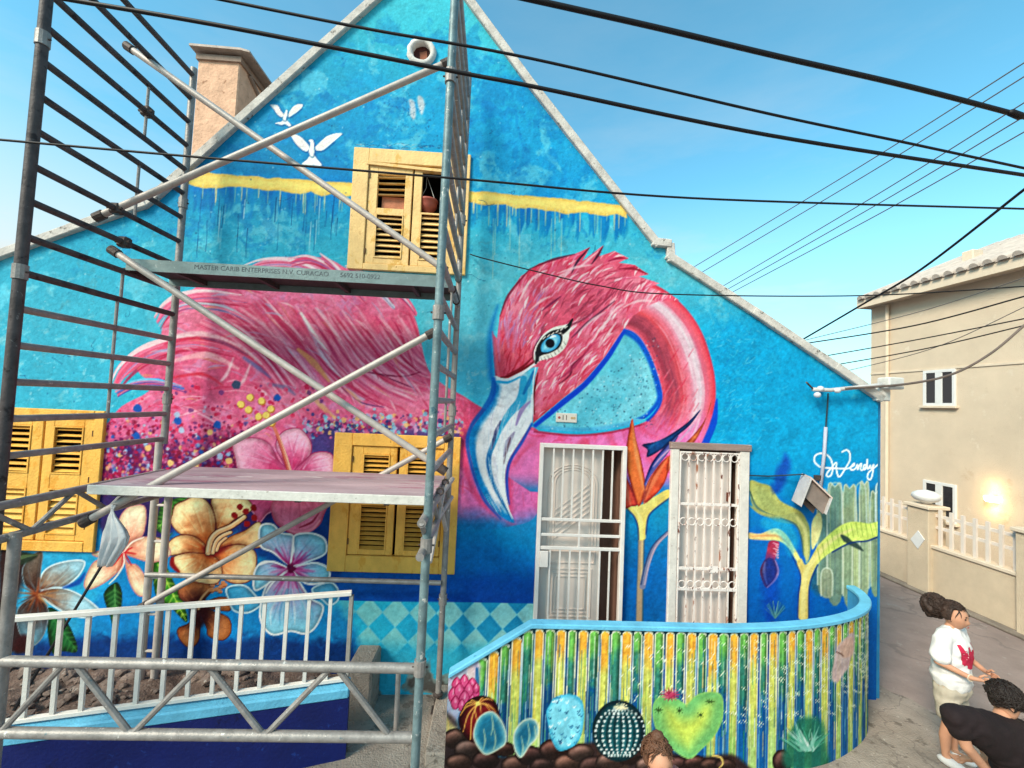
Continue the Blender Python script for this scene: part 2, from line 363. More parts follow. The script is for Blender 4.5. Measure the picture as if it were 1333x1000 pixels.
# yellow band with a ragged lower edge, brushwork and runs under it
def band(x0, y0, x1, y1, w):
    n = 16; top = [(x0+(x1-x0)*i/n, y0+(y1-y0)*i/n+random.uniform(-.8,.8)) for i in range(n+1)]
    bot = [(x0+(x1-x0)*i/n, y0+(y1-y0)*i/n+w+random.uniform(-2.5,2.5)) for i in range(n, -1, -1)]
    for i in range(90):
        t = random.random(); x = x0+(x1-x0)*t; y = y0+(y1-y0)*t+w-3; l = random.uniform(10, 42)
        cv.stroke([(x, y), (x+random.uniform(-2,2), y+l*.6), (x-l*.05, y+l)], [random.uniform(4,9), random.uniform(4,8), 1], random.choice([(8,128,190),(14,140,198),(0,112,176)]), random.uniform(.3,.75), 1.6, dry=.4)
    cv.fill(top+bot, lambda X, Y, d, sl: mixc((228,196,112), (252,222,128), sstep(0, 7, d)), 1.3, smooth=False, tex=.03, wob=4)
    for i in range(26):
        t = random.random(); x = x0+(x1-x0)*t; y = y0+(y1-y0)*t+w-2
        cv.stroke([(x, y), (x-.5, y+random.uniform(8, 30))], [2.2, .7], (226,214,150), random.uniform(.3,.8), .8)
band(240, 223, 460, 239, 17); band(606, 248, 816, 267, 16)
for i in range(30):                       # thin runs of paint
    x = random.uniform(255,450); y = random.uniform(252,300); cv.stroke([(x,y),(x-2,y+random.uniform(15,50))], .9, random.choice([(0,70,120),(10,90,140),(190,220,225)]), .6, .6)
for i in range(8):
    x = random.uniform(640,800); y = 285; cv.stroke([(x,y),(x-1,y+random.uniform(25,80))], 1.4, (206,214,180), .35, .8)
for x, y in ((541,145),(552,140)): cv.fill([(x-8,y-14),(x-2,y-12),(x+1,y),(x-2,y+10),(x-7,y+4)], (206,206,210), 2, .8, wob=4)
for i in range(110): x, y = random.gauss(530,15), random.gauss(150,22); cv.stroke([(x,y),(x+random.uniform(-4,4),y+random.uniform(-2,5))], [.5,random.uniform(.8,2.2),.5], random.choice([(0,74,130),(30,60,90),(0,84,140),(150,196,214)]), .5, .7, dry=.5)
for i in range(90): x, y = random.uniform(460,600), random.gauss(190,2.5)+(0); cv.stroke([(x,y),(x+random.uniform(2,8),y+random.uniform(-2,1.5))], [.5,random.uniform(.8,2.0),.5], random.choice([(0,74,130),(20,60,90),(200,212,220),(180,190,180)]), .6, .6, dry=.5)
# hairline cracks and flakes
for i in range(60):
    x, y = random.uniform(20,900), random.uniform(90,560); p = [(x,y)]
    for k in range(4): x += random.uniform(-4,9); y += random.uniform(-4,6); p.append((x,y))
    cv.stroke(p, random.uniform(.5,1.0), (10,70,110), .5, .5)
for i in range(900):
    x, y = random.uniform(5,930), random.uniform(60,560); cv.dot(x, y, random.uniform(.4,1.1), random.choice([(20,80,120),(20,90,130),(200,225,230)]), .45)
# deep blue below, under the flamingo
cv.fill([(420,720),(560,700),(700,730),(700,790),(420,790)], (8,80,168), 22, .7, wob=18)
cv.fill([(590,700),(700,690),(700,740),(590,745)], (0,140,200), 14, .45, wob=14)

# --- diamond band along the plinth
PARTS = ['wall']
def part(name): PARTS.append(name); cv.part = len(PARTS)-1
def nopart(): cv.part = 0
part('painted_diamond_band')
def diam(X, Y, d, sl):
    Yc = Y - .021*(X-600); u = (X-585.5+(Y-799)*.06)/35.0; v = (Yc-799)/38.0
    a = np.floor(u+v+.5); b = np.floor(v-u+.5); par = (np.abs(a+b) % 2)
    du = np.minimum(np.abs((u+v+.5) % 1), 1-np.abs((u+v+.5) % 1)); dv = np.minimum(np.abs((v-u+.5) % 1), 1-np.abs((v-u+.5) % 1)); ed = np.minimum(du, dv)
    sh = sstep(440, 690, X)
    dark = mixc((40,186,222), (20,130,180), sh); light = mixc((134,208,206), (150,206,206), sh)
    light = light*(.94+.12*cv.n1[sl])[...,None]
    c = np.where((par < .5)[...,None], light, dark)
    c = c*(1-.8*sstep(.05,.0,ed)[...,None]) + A3((120,206,220))*(.8*sstep(.05,.0,ed))[...,None]
    fade = sstep(826, 856, Yc + 16*(cv.n1[sl]-.5)); c = c*(1-fade[...,None]) + A3((52,178,212))*fade[...,None]
    c = c*.78 + A3((84,190,214))*.22
    fl = sstep(470, 430, X); return c*(1-fl[...,None]) + A3((70,186,214))*fl[...,None]
cv.fill([(400,781),(700,786),(700,960),(400,960)], diam, .8, smooth=False, tex=.04)
nopart()

# ---------------------------------------------------------------- flamingo
part('painted_flamingo')
PINKS = [(240,140,172),(228,104,140),(214,78,116),(246,176,196),(200,60,96),(236,120,150)]
OUT_BODY = [(134,650),(136,566),(143,547),(160,528),(190,512),(196,500),(178,478),(205,448),(214,420),(232,394),(262,370),(300,357),(330,350),(372,338),(422,336),(452,350),(482,362),(505,374),(528,394),(542,420),(556,478),(576,500),(602,515),(634,534),(700,560),(700,600),(700,668),(662,686),(600,690),(430,690),(200,668)]
def body_col(X, Y, d, sl):
    n = cv.n1[sl]; c = mixc((236,128,160), (216,90,128), sstep(.35,.7,n))
    c = c*(1-.55*sstep(.55,.75,cv.n2[sl])[...,None]) + A3((190,130,170))*(.55*sstep(.55,.75,cv.n2[sl]))[...,None]
    r = sstep(560, 620, X)[...,None]; c = c*(1-r) + mixc((222,84,124), (232,118,184), sstep(540,640,Y+30*(n-.5)))*r
    l = sstep(330, 200, X)*sstep(470, 560, Y); c = c*(1-.5*l[...,None]) + A3((206,90,140))*(.5*l)[...,None]
    f = sstep(652, 690, Y + 26*(n-.5) + 10*(cv.n2[sl]-.5))*sstep(560, 600, X); return c*(1-f[...,None]) + A3((20,128,190))*f[...,None]
MB_ = cv.fill(OUT_BODY, body_col, 1.2, tex=.07, want=True)
MB_ *= sstep(700, 640, PYA)
# loose feathers off the back
def feather(P, w, c0, hi=(248,214,222), lo=(186,44,84), blue=True):
    cv.stroke(P, w, c0, 1, 1.0, dry=.1)
    off = lambda k: [(x + k*.5, y + k) for x, y in P]
    for j in range(7): k = random.uniform(-.4,.4)*max(w); cv.stroke(off(k), [1.2, 2.6, .6], random.choice(PINKS), .6, .9)
    cv.stroke(off(-max(w)*.34), [1.0, max(w)*.28, .8], hi, .9, 1.0); cv.stroke(off(max(w)*.38), [.8, max(w)*.22, .8], lo, .75, 1.0)
    if blue: cv.stroke(off(max(w)*.1), [.6, 2.0, .5], (120,130,190), .5, .9)
feather([(149,507),(160,486),(184,465),(216,452),(250,446),(300,455)], [1,12,22,26,18,6], (226,96,130))
feather([(152,512),(176,500),(205,498),(238,506)], [1,8,11,4], (40,120,206), (120,196,232), (30,80,180), False)
feather([(205,420),(216,404),(236,392),(270,386),(320,392)], [1,10,18,22,8], (232,116,150))
feather([(226,404),(250,398),(292,402),(330,420)], [2,8,9,3], (150,170,206), (210,206,222), (120,90,150), False)
feather([(268,366),(296,357),(330,358),(372,372)], [2,12,18,8], (236,130,162))
feather([(320,352),(345,344),(378,344),(412,356),(446,384)], [1,11,18,18,8], (240,150,178))
feather([(318,356),(336,356),(350,364)], [1,5,2], (60,90,190), (110,160,220), (50,60,160), False)
feather([(378,342),(402,338),(430,350),(458,376)], [1,9,13,6], (222,92,130))
feather([(420,336),(436,348),(452,366),(474,390)], [1,12,15,8], (234,120,150))
feather([(452,350),(480,362),(510,384)], [3,12,8], (240,150,180))
feather([(478,360),(502,370),(528,392),(540,408)], [1,8,10,6], (232,110,146)); feather([(470,366),(494,380),(512,400)], [1,7,4], (176,206,226), (236,240,244), (130,170,206), False)
# long wing feathers sweeping down to the right
WING = [((372,405),(398,440),(430,480),(462,506),(505,530)),((400,408),(424,440),(448,476),(486,508),(530,528)),((432,412),(452,440),(474,470),(505,498),(545,512)),((455,414),(478,444),(500,470),(528,492),(552,500)),((480,416),(500,442),(518,464),(540,482),(556,490)),((505,418),(520,440),(536,462),(554,480)),((330,396),(352,420),(380,452),(410,492),(432,516)),((300,408),(330,430),(362,462),(396,500)),((262,420),(300,436),(340,470),(372,512)),((528,412),(540,440),(552,470))]
for P in WING:
    for j in range(22):
        k = random.uniform(-13, 13); l0 = random.uniform(0,.4); Q = [(x+k, y-k*.55+random.uniform(-1.5,1.5)) for x, y in P]; Q = Q[random.randint(0,1):len(Q)-random.randint(0,1)]
        cv.stroke(Q, [random.uniform(1,2), random.uniform(3,8), .8], random.choice(PINKS+PINKS+[(246,206,216),(206,160,196),(190,60,104)]), random.uniform(.2,.5), 1.8, MB_, dry=.3)
    cv.stroke([(x+9, y-4) for x, y in P], [1, 6, 4, 1], (186,50,96), .5, 2.4, MB_, dry=.3)
    cv.stroke([(x+13, y-7) for x, y in P], [1, 5, 4, .6], (248,206,220), .55, 2.0, MB_, dry=.3)
cv.stroke([(396,416),(424,466),(456,510),(474,520)], [3,8,9,3], (196,206,226), .6, 2, MB_, dry=.4); cv.stroke([(392,408),(410,436),(430,462)], [3,4,1], (244,232,236), .9, 1.2, MB_)
cv.stroke([(540,408),(550,440),(557,478)], [2,4,2], (120,30,70), .8, 1, MB_)
cv.stroke([(470,480),(486,486),(524,490),(548,484)], [1,2.4,2.4,1], (120,20,60), .7, .9, MB_); cv.stroke([(445,505),(470,524),(500,530)], [1,2,1], (70,40,90), .7, .9, MB_); cv.stroke([(486,484),(520,498),(538,505)], [1,2,1], (90,20,60), .7, .8, MB_)
for P in WING:
    for j in range(4):
        k = random.uniform(-14, 14); Q = [(x+k, y-k*.55+random.uniform(-2,2)) for x, y in P]; q0 = random.randint(0, 1)
        cv.stroke(Q[q0:q0+4], [.5, random.uniform(1.5,4.5), .5], random.choice([(176,34,76),(190,44,90),(160,40,90)]), random.uniform(.35,.65), 1.2, MB_, dry=.4)
        cv.stroke([(x+3, y-2) for x, y in Q[q0:q0+3]], [.5, random.uniform(1,2.6), .5], (250,216,226), random.uniform(.3,.6), 1.2, MB_, dry=.4)
# random painterly dabs over the body
for i in range(900):
    x, y = random.uniform(150,600), random.uniform(345,640)
    ang = math.radians(np.interp(x, [150,260,400,560], [-30,10,45,40])) + random.uniform(-.4,.4); l = random.uniform(8,34)
    col = random.choice(PINKS+PINKS+[(180,34,74),(248,210,220),(196,160,196),(222,150,110),(170,180,210)])
    cv.stroke([(x,y),(x+l*math.cos(ang)*.5, y+l*math.sin(ang)*.5-1.5),(x+l*math.cos(ang), y+l*math.sin(ang))], [.6, random.uniform(1.5,4), .6], col, random.uniform(.2,.6), 1.0, MB_, dry=.35)
for P, w, c in ((((216,440),(262,436),(310,452),(340,474)),[3,10,8,2],(240,196,206)),(((214,448),(256,440),(300,450),(330,468)),[2,5,5,2],(200,40,76)),(((214,494),(246,488),(268,488),(290,502)),[2,4,4,1],(206,44,70)),(((262,440),(290,446),(322,462)),[2,5,2],(130,70,110)),(((318,466),(338,480),(352,492)),[4,6,2],(110,110,160)),(((350,500),(372,505),(384,514)),[3,6,2],(120,110,150)),(((388,455),(408,472),(428,496)),[4,9,3],(230,166,110)),(((400,510),(420,530),(436,544)),[3,7,2],(228,170,120)),(((226,470),(270,462),(310,480)),[4,9,3],(246,180,190))):
    cv.stroke(P, w, c, .75, 1.8, MB_, dry=.5)
for x, y in ((284,492),(306,500)): cv.stroke([(x+20,y-26),(x+12,y-6),(x+4,y+4)], [1,5,2], (244,226,230), .6, 2, MB_, dry=.6)
# confetti of dots, thickening downward
CONF = [(150,16,66),(176,24,78),(110,24,84),(74,28,96),(216,90,136),(196,40,90),(150,170,206),(176,190,216),(226,176,120),(40,90,166),(216,120,156),(122,20,60),(60,50,120),(140,20,60),(166,30,80),(96,26,86),(186,60,110)]
cv.fill([(134,586),(180,574),(250,578),(320,566),(330,650),(134,660)], (96,22,78), 12, .8, mask=MB_, wob=16)
for i in range(2200):
    x = random.uniform(136,335); t = random.random()**.38; y = 520 + t*125
    r = random.uniform(1.1,3.2)*(0.75+.4*t)
    cv.dot(x, y, r, random.choice(CONF), random.uniform(.5,.85), 1.1, random.uniform(.8,1.2), MB_)
for i in range(150): x, y = random.uniform(140,420), random.uniform(500,560); cv.dot(x, y, random.uniform(1.2,3.2), random.choice([(196,34,80),(226,90,130),(220,60,100),(120,60,120)]), .8, mask=MB_)
cv.fill([(405,560),(440,552),(500,556),(560,556),(604,562),(604,580),(420,600)], (48,52,116), 9, .8, mask=MB_, wob=12)
for i in range(420): x, y = random.uniform(395,604), random.gauss(553,9); cv.dot(x, y, random.uniform(1.2,3.4), random.choice([(120,180,206),(150,200,220),(50,60,120),(236,180,120),(226,110,150),(160,40,90),(180,90,140),(200,150,190)]), .75, mask=MB_)
for x, y, r in ((179,532,6),(178,568,5.5),(283,553,5.5),(231,548,6),(308,501,6.5),(361,518,5)): cv.dot(x, y, r*.9, (36,90,170) if r < 6.4 else (70,80,110), .95, 1.2, wob=.12)
for x, y in ((189,575),(230,540),(236,560),(286,594)): cv.dot(x, y, 4, (168,196,226), .8, 1.2, wob=.12)
for x, y in ((222,603),(298,600),(273,563),(255,607),(193,583)): cv.dot(x, y, 4.0, (236,186,124), .9, 1.0, wob=.12)
# pink chest, lower right part
for i in range(150):
    x, y = random.uniform(600,700), random.uniform(520,660); ang = random.uniform(-1.9,-1.2)
    cv.stroke([(x,y),(x+18*math.cos(ang), y+18*math.sin(ang))], [.8,4,.8], random.choice([(236,120,176),(220,70,104),(240,150,200),(206,50,84)]), .35, 1.6, MB_, dry=.4)
cv.stroke([(668,690),(660,640),(664,604),(690,570)], [6,12,14,10], (196,40,70), .55, 5, MB_, dry=.4); cv.stroke([(604,560),(604,600),(620,645),(664,690)], [6,8,8,6], (210,50,90), .5, 4, MB_, dry=.4)
# neck and chest loop
OUTER = [(835,362),(868,380),(895,405),(912,431),(923,460),(930,490),(931,520),(926,548),(915,580),(896,612),(872,640)]
INNER = [(813,428),(826,433),(838,446),(850,470),(860,500),(862,520),(853,538),(836,551),(800,561),(750,566),(690,560)]
oc, ic = cat_rom(OUTER, False), cat_rom(INNER, False)
NP = [tuple(p) for p in oc] + [(845,650),(815,650),(690,640),(660,620),(672,582)] + [tuple(p) for p in ic[::-1]] + [(820,405)]
def neck_col(X, Y, d, sl):
    di = dist_line(ic[:len(ic)*6//10], X, Y); do = dist_line(oc, X, Y); t = di/(di+do+1e-3) + .05*(cv.n2[sl]-.5)
    c = ramp(t, [(0,(238,120,150)),(.05,(222,96,120)),(.12,(158,66,86)),(.30,(166,70,92)),(.40,(222,84,96)),(.50,(236,120,140)),(.60,(226,160,180)),(.72,(230,200,212)),(.82,(222,120,146)),(.92,(232,96,112)),(1,(200,60,84))])
    ch = sstep(520, 572, Y + (900-X)*.10 + 14*(cv.n1[sl]-.5)); low = mixc((222,84,124), (238,124,186), sstep(.35,.6,cv.n1[sl]))
    low = low*(1-.5*sstep(.55,.75,cv.n2[sl])[...,None]) + A3((204,52,90))*(.5*sstep(.55,.75,cv.n2[sl]))[...,None]
    c = c*(1-ch[...,None]) + low*ch[...,None]
    f = sstep(615, 650, Y + 20*(cv.n1[sl]-.5)); return c*(1-f[...,None]) + A3((10,130,190))*f[...,None]
MN = cv.fill(NP, neck_col, 1.0, smooth=False, tex=.04, want=True)
for i in range(160):
    k = random.random(); j = random.randint(3, len(oc)-14); q = min(int(j*len(ic)/len(oc)*.72), len(ic)-8)
    P = [tuple(np.array(ic[min(q+2*m, len(ic)-1)])*(1-k) + np.array(oc[min(j+3*m, len(oc)-1)])*k) for m in range(4)]
    base = [(170,60,84),(226,90,104),(238,150,170),(240,214,222),(228,100,120)][min(int(k*5), 4)]
    cv.stroke(P, [.6, random.uniform(1.5,4), .6], base, .3, 1.4, MN, dry=.4)
for i in range(130): x, y = random.gauss(872,20), random.gauss(520,25); cv.stroke([(x,y),(x-6,y+10)], [1,4,1], random.choice([(232,90,112),(206,46,76),(240,130,150)]), .55, 1.4, MN, dry=.5)
cv.stroke(oc, 1.6, (196,70,100), .6, .8); cv.stroke([(p[0]-1.5, p[1]+1) for p in ic[:34]], 3.2, (10,76,190), .95, 1.4, part=False)
cv.stroke([(933,520),(929,550),(917,580)], [2,9,9], (10,80,200), .95, 1.2, part=False)
# sky colour seen through the loop of the neck
nopart()
LOOP = [(811,431),(826,437),(838,450),(850,474),(858,502),(860,520),(850,536),(834,548),(798,558),(750,562),(692,556),(704,545),(730,522),(760,498),(788,464),(800,445)]
def loop_col(X, Y, d, sl):
    c = mixc((128,206,224), (96,188,210), sstep(.4,.65,cv.n1[sl])); e = sstep(7.5, 2.5, d)*np.where(Y < 545, 1.0, .25); return c*(1-e[...,None]) + A3((10,92,196))*e[...,None]
cv.fill(LOOP, loop_col, 1.0, tex=.05)
for i in range(520):
    x = random.uniform(700,858); y = random.uniform(440,560)
    if x < 860-(y-430)*1.25 and y < 540 - (x-700)*.45: continue
    cv.dot(x, y, random.uniform(.4,1.2), random.choice([(20,70,110),(30,60,80),(210,232,236),(60,120,140)]), .5)
part('painted_flamingo'); PARTS.pop(); cv.part = PARTS.index('painted_flamingo')
cv.stroke([(696,562),(750,567),(800,562),(838,552)], [3,3,3,2], (150,40,70), .7, 1.2)
# head
HEAD = [(645,493),(643,468),(641,434),(647,441),(651,410),(661,384),(678,360),(702,343),(732,336),(748,331),(768,322),(758,340),(772,330),(785,320),(780,334),(800,327),(818,336),(806,342),(826,345),(844,357),(832,360),(858,369),(846,374),(872,384),(884,391),(858,392),(840,400),(824,412),(812,428),(800,446),(788,464),(760,497),(730,521),(694,551),(693,520),(697,490),(701,478),(680,484),(660,494)]
def head_col(X, Y, d, sl):
    c = mixc((238,134,156), (222,92,118), sstep(.35,.65,cv.n1[sl])); v = sstep(700, 640, X)*sstep(400, 470, Y)
    c = c*(1-.6*v[...,None]) + A3((210,66,86))*(.6*v)[...,None]; b = sstep(9, 1, d)*sstep(480, 540, Y + (700-X)*.3); return c*(1-.5*b[...,None]) + A3((150,40,60))*(.5*b)[...,None]
MH = cv.fill([p for p in HEAD], head_col, .9, smooth=False, tex=.05, want=True)
def flow(x, y):                               # feather direction on the head
    if y - 478 > -(x-700)*1.05 + 0 and x > 690: return math.radians(-52)
    return math.radians(np.interp(x, [640,700,780,870], [-82,-62,-30,16]))
for i in range(1500):
    x, y = random.uniform(640,885), random.uniform(322,550); a = flow(x, y) + random.uniform(-.28,.28); l = random.uniform(7,24)
    sh = (x > 700 and abs((y-395) + (x-760)*.55) < 22)
    col = random.choice(([(170,50,80),(190,66,96),(150,60,84),(214,90,120)] if sh and random.random() < .75 else PINKS+[(250,190,200),(248,214,220),(206,54,84),(252,226,228),(206,54,84)]))
    if x < 700 and 385 < y < 460 and random.random() < .35: col = random.choice([(196,140,190),(214,150,190),(180,120,170)])
    if x < 690 and y > 455: col = random.choice([(206,56,78),(226,84,104),(180,36,60),(236,110,124)])
    cv.stroke([(x,y),(x+l*.5*math.cos(a)-1, y+l*.5*math.sin(a)-1),(x+l*math.cos(a), y+l*math.sin(a))], [.5, random.uniform(1.4,3.6), .5], col, random.uniform(.4,.85), .8, MH)
for P, c in ((((744,356),(752,340),(767,323)),(60,30,60)),(((770,344),(778,333),(785,321)),(70,30,60)),(((792,340),(806,336),(817,337)),(150,30,70)),(((806,350),(826,350),(843,357)),(140,30,60)),(((690,350),(720,338),(748,331)),(110,30,60)),(((651,412),(662,384),(690,350)),(120,40,70)),(((645,492),(664,489),(694,472),(700,455)),(110,14,30)),(((760,462),(745,476),(742,488),(728,500)),(120,30,60)),(((700,470),(715,440),(740,425),(765,412),(800,380)),(150,56,84)),(((705,405),(718,395),(730,386)),(130,40,80)),(((726,495),(745,480),(770,450)),(170,50,90)),(((744,440),(765,420),(800,392)),(110,50,80)),(((696,540),(694,520),(700,486)),(90,10,24)),(((660,488),(680,478),(696,462)),(130,20,40))):
    cv.stroke(P, [1,3.4,1.2], c, .85, 1.0)
for P in (((757,346),(766,338),(778,328)),((682,378),(694,362),(712,352)),((690,404),(704,392),(716,386)),((718,374),(726,362),(738,354)),((726,356),(750,348),(770,345)),((676,392),(684,376),(690,366)),((790,420),(800,404),(812,396)),((770,446),(782,428),(796,414)),((780,452),(792,434),(802,420)),((756,430),(772,416),(788,406)),((812,400),(830,392),(850,392))):
    cv.stroke(P, [1,3.4,1], (250,206,212), .7, 1.4)
for P in (((652,418),(648,440),(650,470)),((664,406),(660,430),(662,452)),((676,410),(672,436),(668,458))): cv.stroke(P, [2,6,2], (200,150,200), .45, 2.2, MH, dry=.5)
cv.stroke([(641,432),(644,455),(647,480),(650,492)], [2,4,5,2], (240,110,130), .8, 1)
# beak
zb = zc(4.167, 600, 450)
BEAK = zb((185,165),(180,230),(150,320),(100,390),(55,460),(42,530),(55,610),(90,740),(140,840),(220,930),(290,962),(262,890),(246,800),(240,700),(260,620),(320,520),(380,420),(391,330),(390,200),(411,118),(330,142),(240,185))
bl = zb((180,230),(150,320),(100,390),(55,460),(42,530),(55,610),(90,740),(140,840),(220,930),(290,962))
def beak_col(X, Y, d, sl):
    dl = dist_line(bl, X, Y); c = mixc((20,132,196), (232,234,240), sstep(4, 13, dl + 5*(cv.n2[sl]-.5)))
    b = sstep(676, 690, X)*sstep(540, 500, Y); return c*(1-.8*b[...,None]) + A3((60,176,214))*(.8*b)[...,None]
MK = cv.fill(BEAK, beak_col, 1.0, want=True)
for P, w, c, a in ((((340,180),(330,290),(270,360),(225,430),(195,500),(165,580)),[14,22,16,12,8,4],(40,160,206),.9),(((200,450),(170,540),(150,620),(165,720),(215,830),(275,940)),[3,9,11,9,7,3],(22,112,170),.95),(((215,410),(190,470),(165,560)),[3,8,3],(60,66,110),.9),(((290,470),(260,520),(235,600)),[3,12,5],(150,140,170),.85),(((380,300),(330,350),(300,430)),[3,10,4],(150,130,180),.85),(((270,500),(250,560),(232,640)),[2,5,2],(110,80,90),.9),(((190,195),(250,195),(320,170)),[4,10,4],(30,160,214),.9),(((395,140),(370,200),(340,260)),[5,9,5],(20,110,170),.8)):
    cv.stroke(zb(*P), [x*.62 for x in w], c, a, 1.2, MK, dry=.2)
for i in range(240):
    t = random.random(); P = [(150+60*(1-t), 300+t*560), (120+70*(1-t)+t*60, 360+t*560)]; k = random.uniform(-50,120); P = zb(*[(x+k*(1-t*.6), y) for x, y in P])
    cv.stroke(P, [.5,2.2,.5], random.choice([(246,246,250),(210,222,236),(180,206,226),(240,236,244),(196,190,216)]), .5, .9, MK)
cv.stroke(zb((225,520),(215,640),(215,740),(250,860),(280,940)), [1,6,5,4,1], (246,246,250), .9, 1, MK); cv.stroke(zb((120,470),(100,560),(120,690),(190,840)), [3,9,7,2], (248,246,248), .8, 1.6, MK)
cv.stroke(zb((388,270),(385,350),(350,440),(300,510)), [3,6,6,2], (244,240,248), .8, 1.2, MK)
cv.stroke(zb((185,170),(250,186),(330,150),(400,100)), [3,3.4,3,2.5], (250,246,240), .95, .7)
cv.stroke(zb((405,120),(392,200),(391,330),(382,420)), [1.6,1.6,1.2,.8], (240,230,236), .8, .7)
nopart()
cv.stroke(zb((178,180),(170,270),(120,350),(60,430),(34,520),(48,620),(85,745),(135,850),(215,938)), [5,8,6,5,4,4,4,4,2], (8,92,180), .8, 1.6, part=False)
cv.stroke([(640,492),(638,450),(640,425),(648,398)], [8,8,5,1], (10,110,196), .7, 5, part=False)
cv.stroke([(697,554),(732,525),(762,500),(790,467),(803,447),(813,431)], [5,7,7,6,5,3], (10,74,196), .95, 1.4, part=False)
cv.stroke(zb((384,425),(330,525),(270,620),(250,700),(252,790),(262,860)), [3,4,4,4,4,2], (20,90,190), .8, 1.2, part=False)
cv.part = PARTS.index('painted_flamingo')
# eye
ze = zc(5.553, 630, 320)
cv.fill(ze((360,835),(362,770),(385,700),(430,640),(500,592),(570,575),(625,560),(640,540),(622,610),(610,680),(580,745),(520,795),(450,820),(410,830),(380,850)), (238,228,218), .8)
cv.stroke(ze((385,830),(392,750),(430,680),(490,630),(560,612),(610,590)), [4,6,5,5,5,2], (30,26,34), .95, .8)
cv.stroke(ze((640,530),(610,585),(570,630)), [2,6,4], (30,26,34), .95, .8)
cv.fill(ze((395,800),(400,730),(440,670),(500,635),(560,640),(565,690),(540,740),(480,775),(425,790)), (34,34,44), .8)
cv.fill(ze((418,765),(416,715),(455,670),(510,640),(548,655),(548,700),(515,745),(465,768)), lambda X, Y, d, sl: mixc((70,160,206), (140,208,232), sstep(0,6,d)), .8)
cv.dot(*ze((478,706))[0], 6, (20,24,40), 1, .8, wob=0); cv.stroke(ze((478,665),(500,655),(520,655)), [1,3.4,1], (236,244,246), .95, .7)
for t in np.linspace(0, 1, 9):
    x, y = 400+t*190, 835-t*t*110-10*t; q = ze((x,y),(x-14,y-22)); cv.stroke(q, [1.3,.6], (60,50,56), .55, .6)
for t in np.linspace(0, 1, 7): q = ze((395+t*190, 690-t*95),(410+t*190, 675-t*92)); cv.stroke(q, 1.4, (226,214,206), .9, .5)
cv.stroke(ze((375,850),(378,800),(372,770)), [3,2,1], (30,26,34), .9, .6); cv.stroke(ze((366,840),(350,790),(372,720),(420,645)), [1.2,1.4,1.4,1], (90,20,36), .8, .6)
# ---------------------------------------------------------------- doves
zd = zc(9.09, 340, 120)
for nm, wl, wr, bd, tl in ((1, ((110,150),(190,155),(230,220),(270,270),(240,295),(190,260),(150,200)), ((490,150),(430,145),(370,180),(315,270),(330,292),(400,250),(470,190)), ((300,205),(312,250),(300,290),(285,330),(255,320),(262,280),(280,240)), ((270,320),(290,320),(350,385),(330,405),(280,375),(240,385),(165,365),(230,350))),
                           (2, ((345,490),(420,505),(490,550),(565,640),(550,695),(500,690),(440,640),(390,580)), ((955,492),(880,488),(780,520),(720,570),(640,650),(660,690),(740,680),(860,580)), ((560,575),(590,558),(618,580),(625,650),(625,720),(605,760),(575,740),(565,690),(580,600)), ((590,730),(615,730),(660,790),(715,860),(680,875),(620,862),(560,868),(480,850),(540,800)))):
    part('painted_dove')
    for P in (wl, wr, tl, bd): cv.stroke([(x+.8, y+1.2) for x, y in zd(*P)], 2.2, (0,84,140), .5, 1.2, part=False); cv.fill(zd(*P), (240,240,238), .6, tex=.03)
    for P in (wl, wr):
        for i in range(7): q = zd(P[i % len(P)], P[(i+3) % len(P)]); cv.stroke(q, .7, (206,206,210), .6, .5)
nopart()

# ---------------------------------------------------------------- painted flowers, left
zf = zc(4.348, 190, 620); z1 = zc(3.3325, 300, 540); zp = zc(5.554, 110, 580); zl = zc(5.88, 0, 690); z3 = zc(3.3325, 0, 520)
cv.fill([(128,640),(205,636),(300,640),(440,650),(440,700),(400,720),(350,700),(240,690),(200,720),(130,690)], (52,34,92), 8, .95, wob=20)
cv.fill([(330,690),(436,650),(440,760),(330,720)], (10,70,140), 6, .9, wob=10)
cv.fill([(0,720),(130,720),(140,850),(0,850)], (60,170,210), 8, .8, wob=10)
cv.fill([(130,770),(240,770),(340,800),(440,790),(440,870),(130,870)], (22,132,196), 12, .9, wob=18)
cv.fill([(130,830),(440,836),(440,880),(0,880),(0,850)], (10,52,116), 10, .9, wob=18)
# leaves
def leaf(P, c=(70,130,50), c2=(130,176,70), mid=None):
    part('painted_leaf')
    m = cv.fill(P, lambda X, Y, d, sl: mixc([x*.55 for x in c], c, sstep(0,9,d+6*(cv.n2[sl]-.5))), .8, want=True)
    a, b = mid or (P[0], P[len(P)//2])
    cv.stroke([a, b], [2.2,1], c2, .8, .8, m)
    for k in range(1, 9):
        t = k/9; q = (a[0]+(b[0]-a[0])*t, a[1]+(b[1]-a[1])*t)
        for sgn in (-1, 1):
            dx, dy = b[0]-a[0], b[1]-a[1]; cv.stroke([q, (q[0]+dx*.14-sgn*dy*.22, q[1]+dy*.14+sgn*dx*.22)], [3,.8], c2, .5, 1.2, m)
leaf(zf((240,116),(150,130),(90,150),(70,220),(60,300),(100,320),(140,250),(175,165)), (58,120,50), (120,170,80))
leaf(zf((20,350),(110,345),(150,320),(100,380),(20,400)), (40,100,60), (90,150,80))
leaf(zf((40,490),(100,485),(160,600),(200,680),(235,780),(225,825),(140,740),(60,690)), (60,140,40), (170,210,90), (zf((70,500))[0], zf((228,815))[0]))
leaf(zl((890,400),(935,470),(930,600),(885,790),(840,650),(795,490)), (36,96,50), (80,140,80), (zl((880,420))[0], zl((885,770))[0]))
leaf(zl((360,610),(470,640),(560,790),(590,930),(480,930),(390,930)), (30,96,50), (60,130,70))
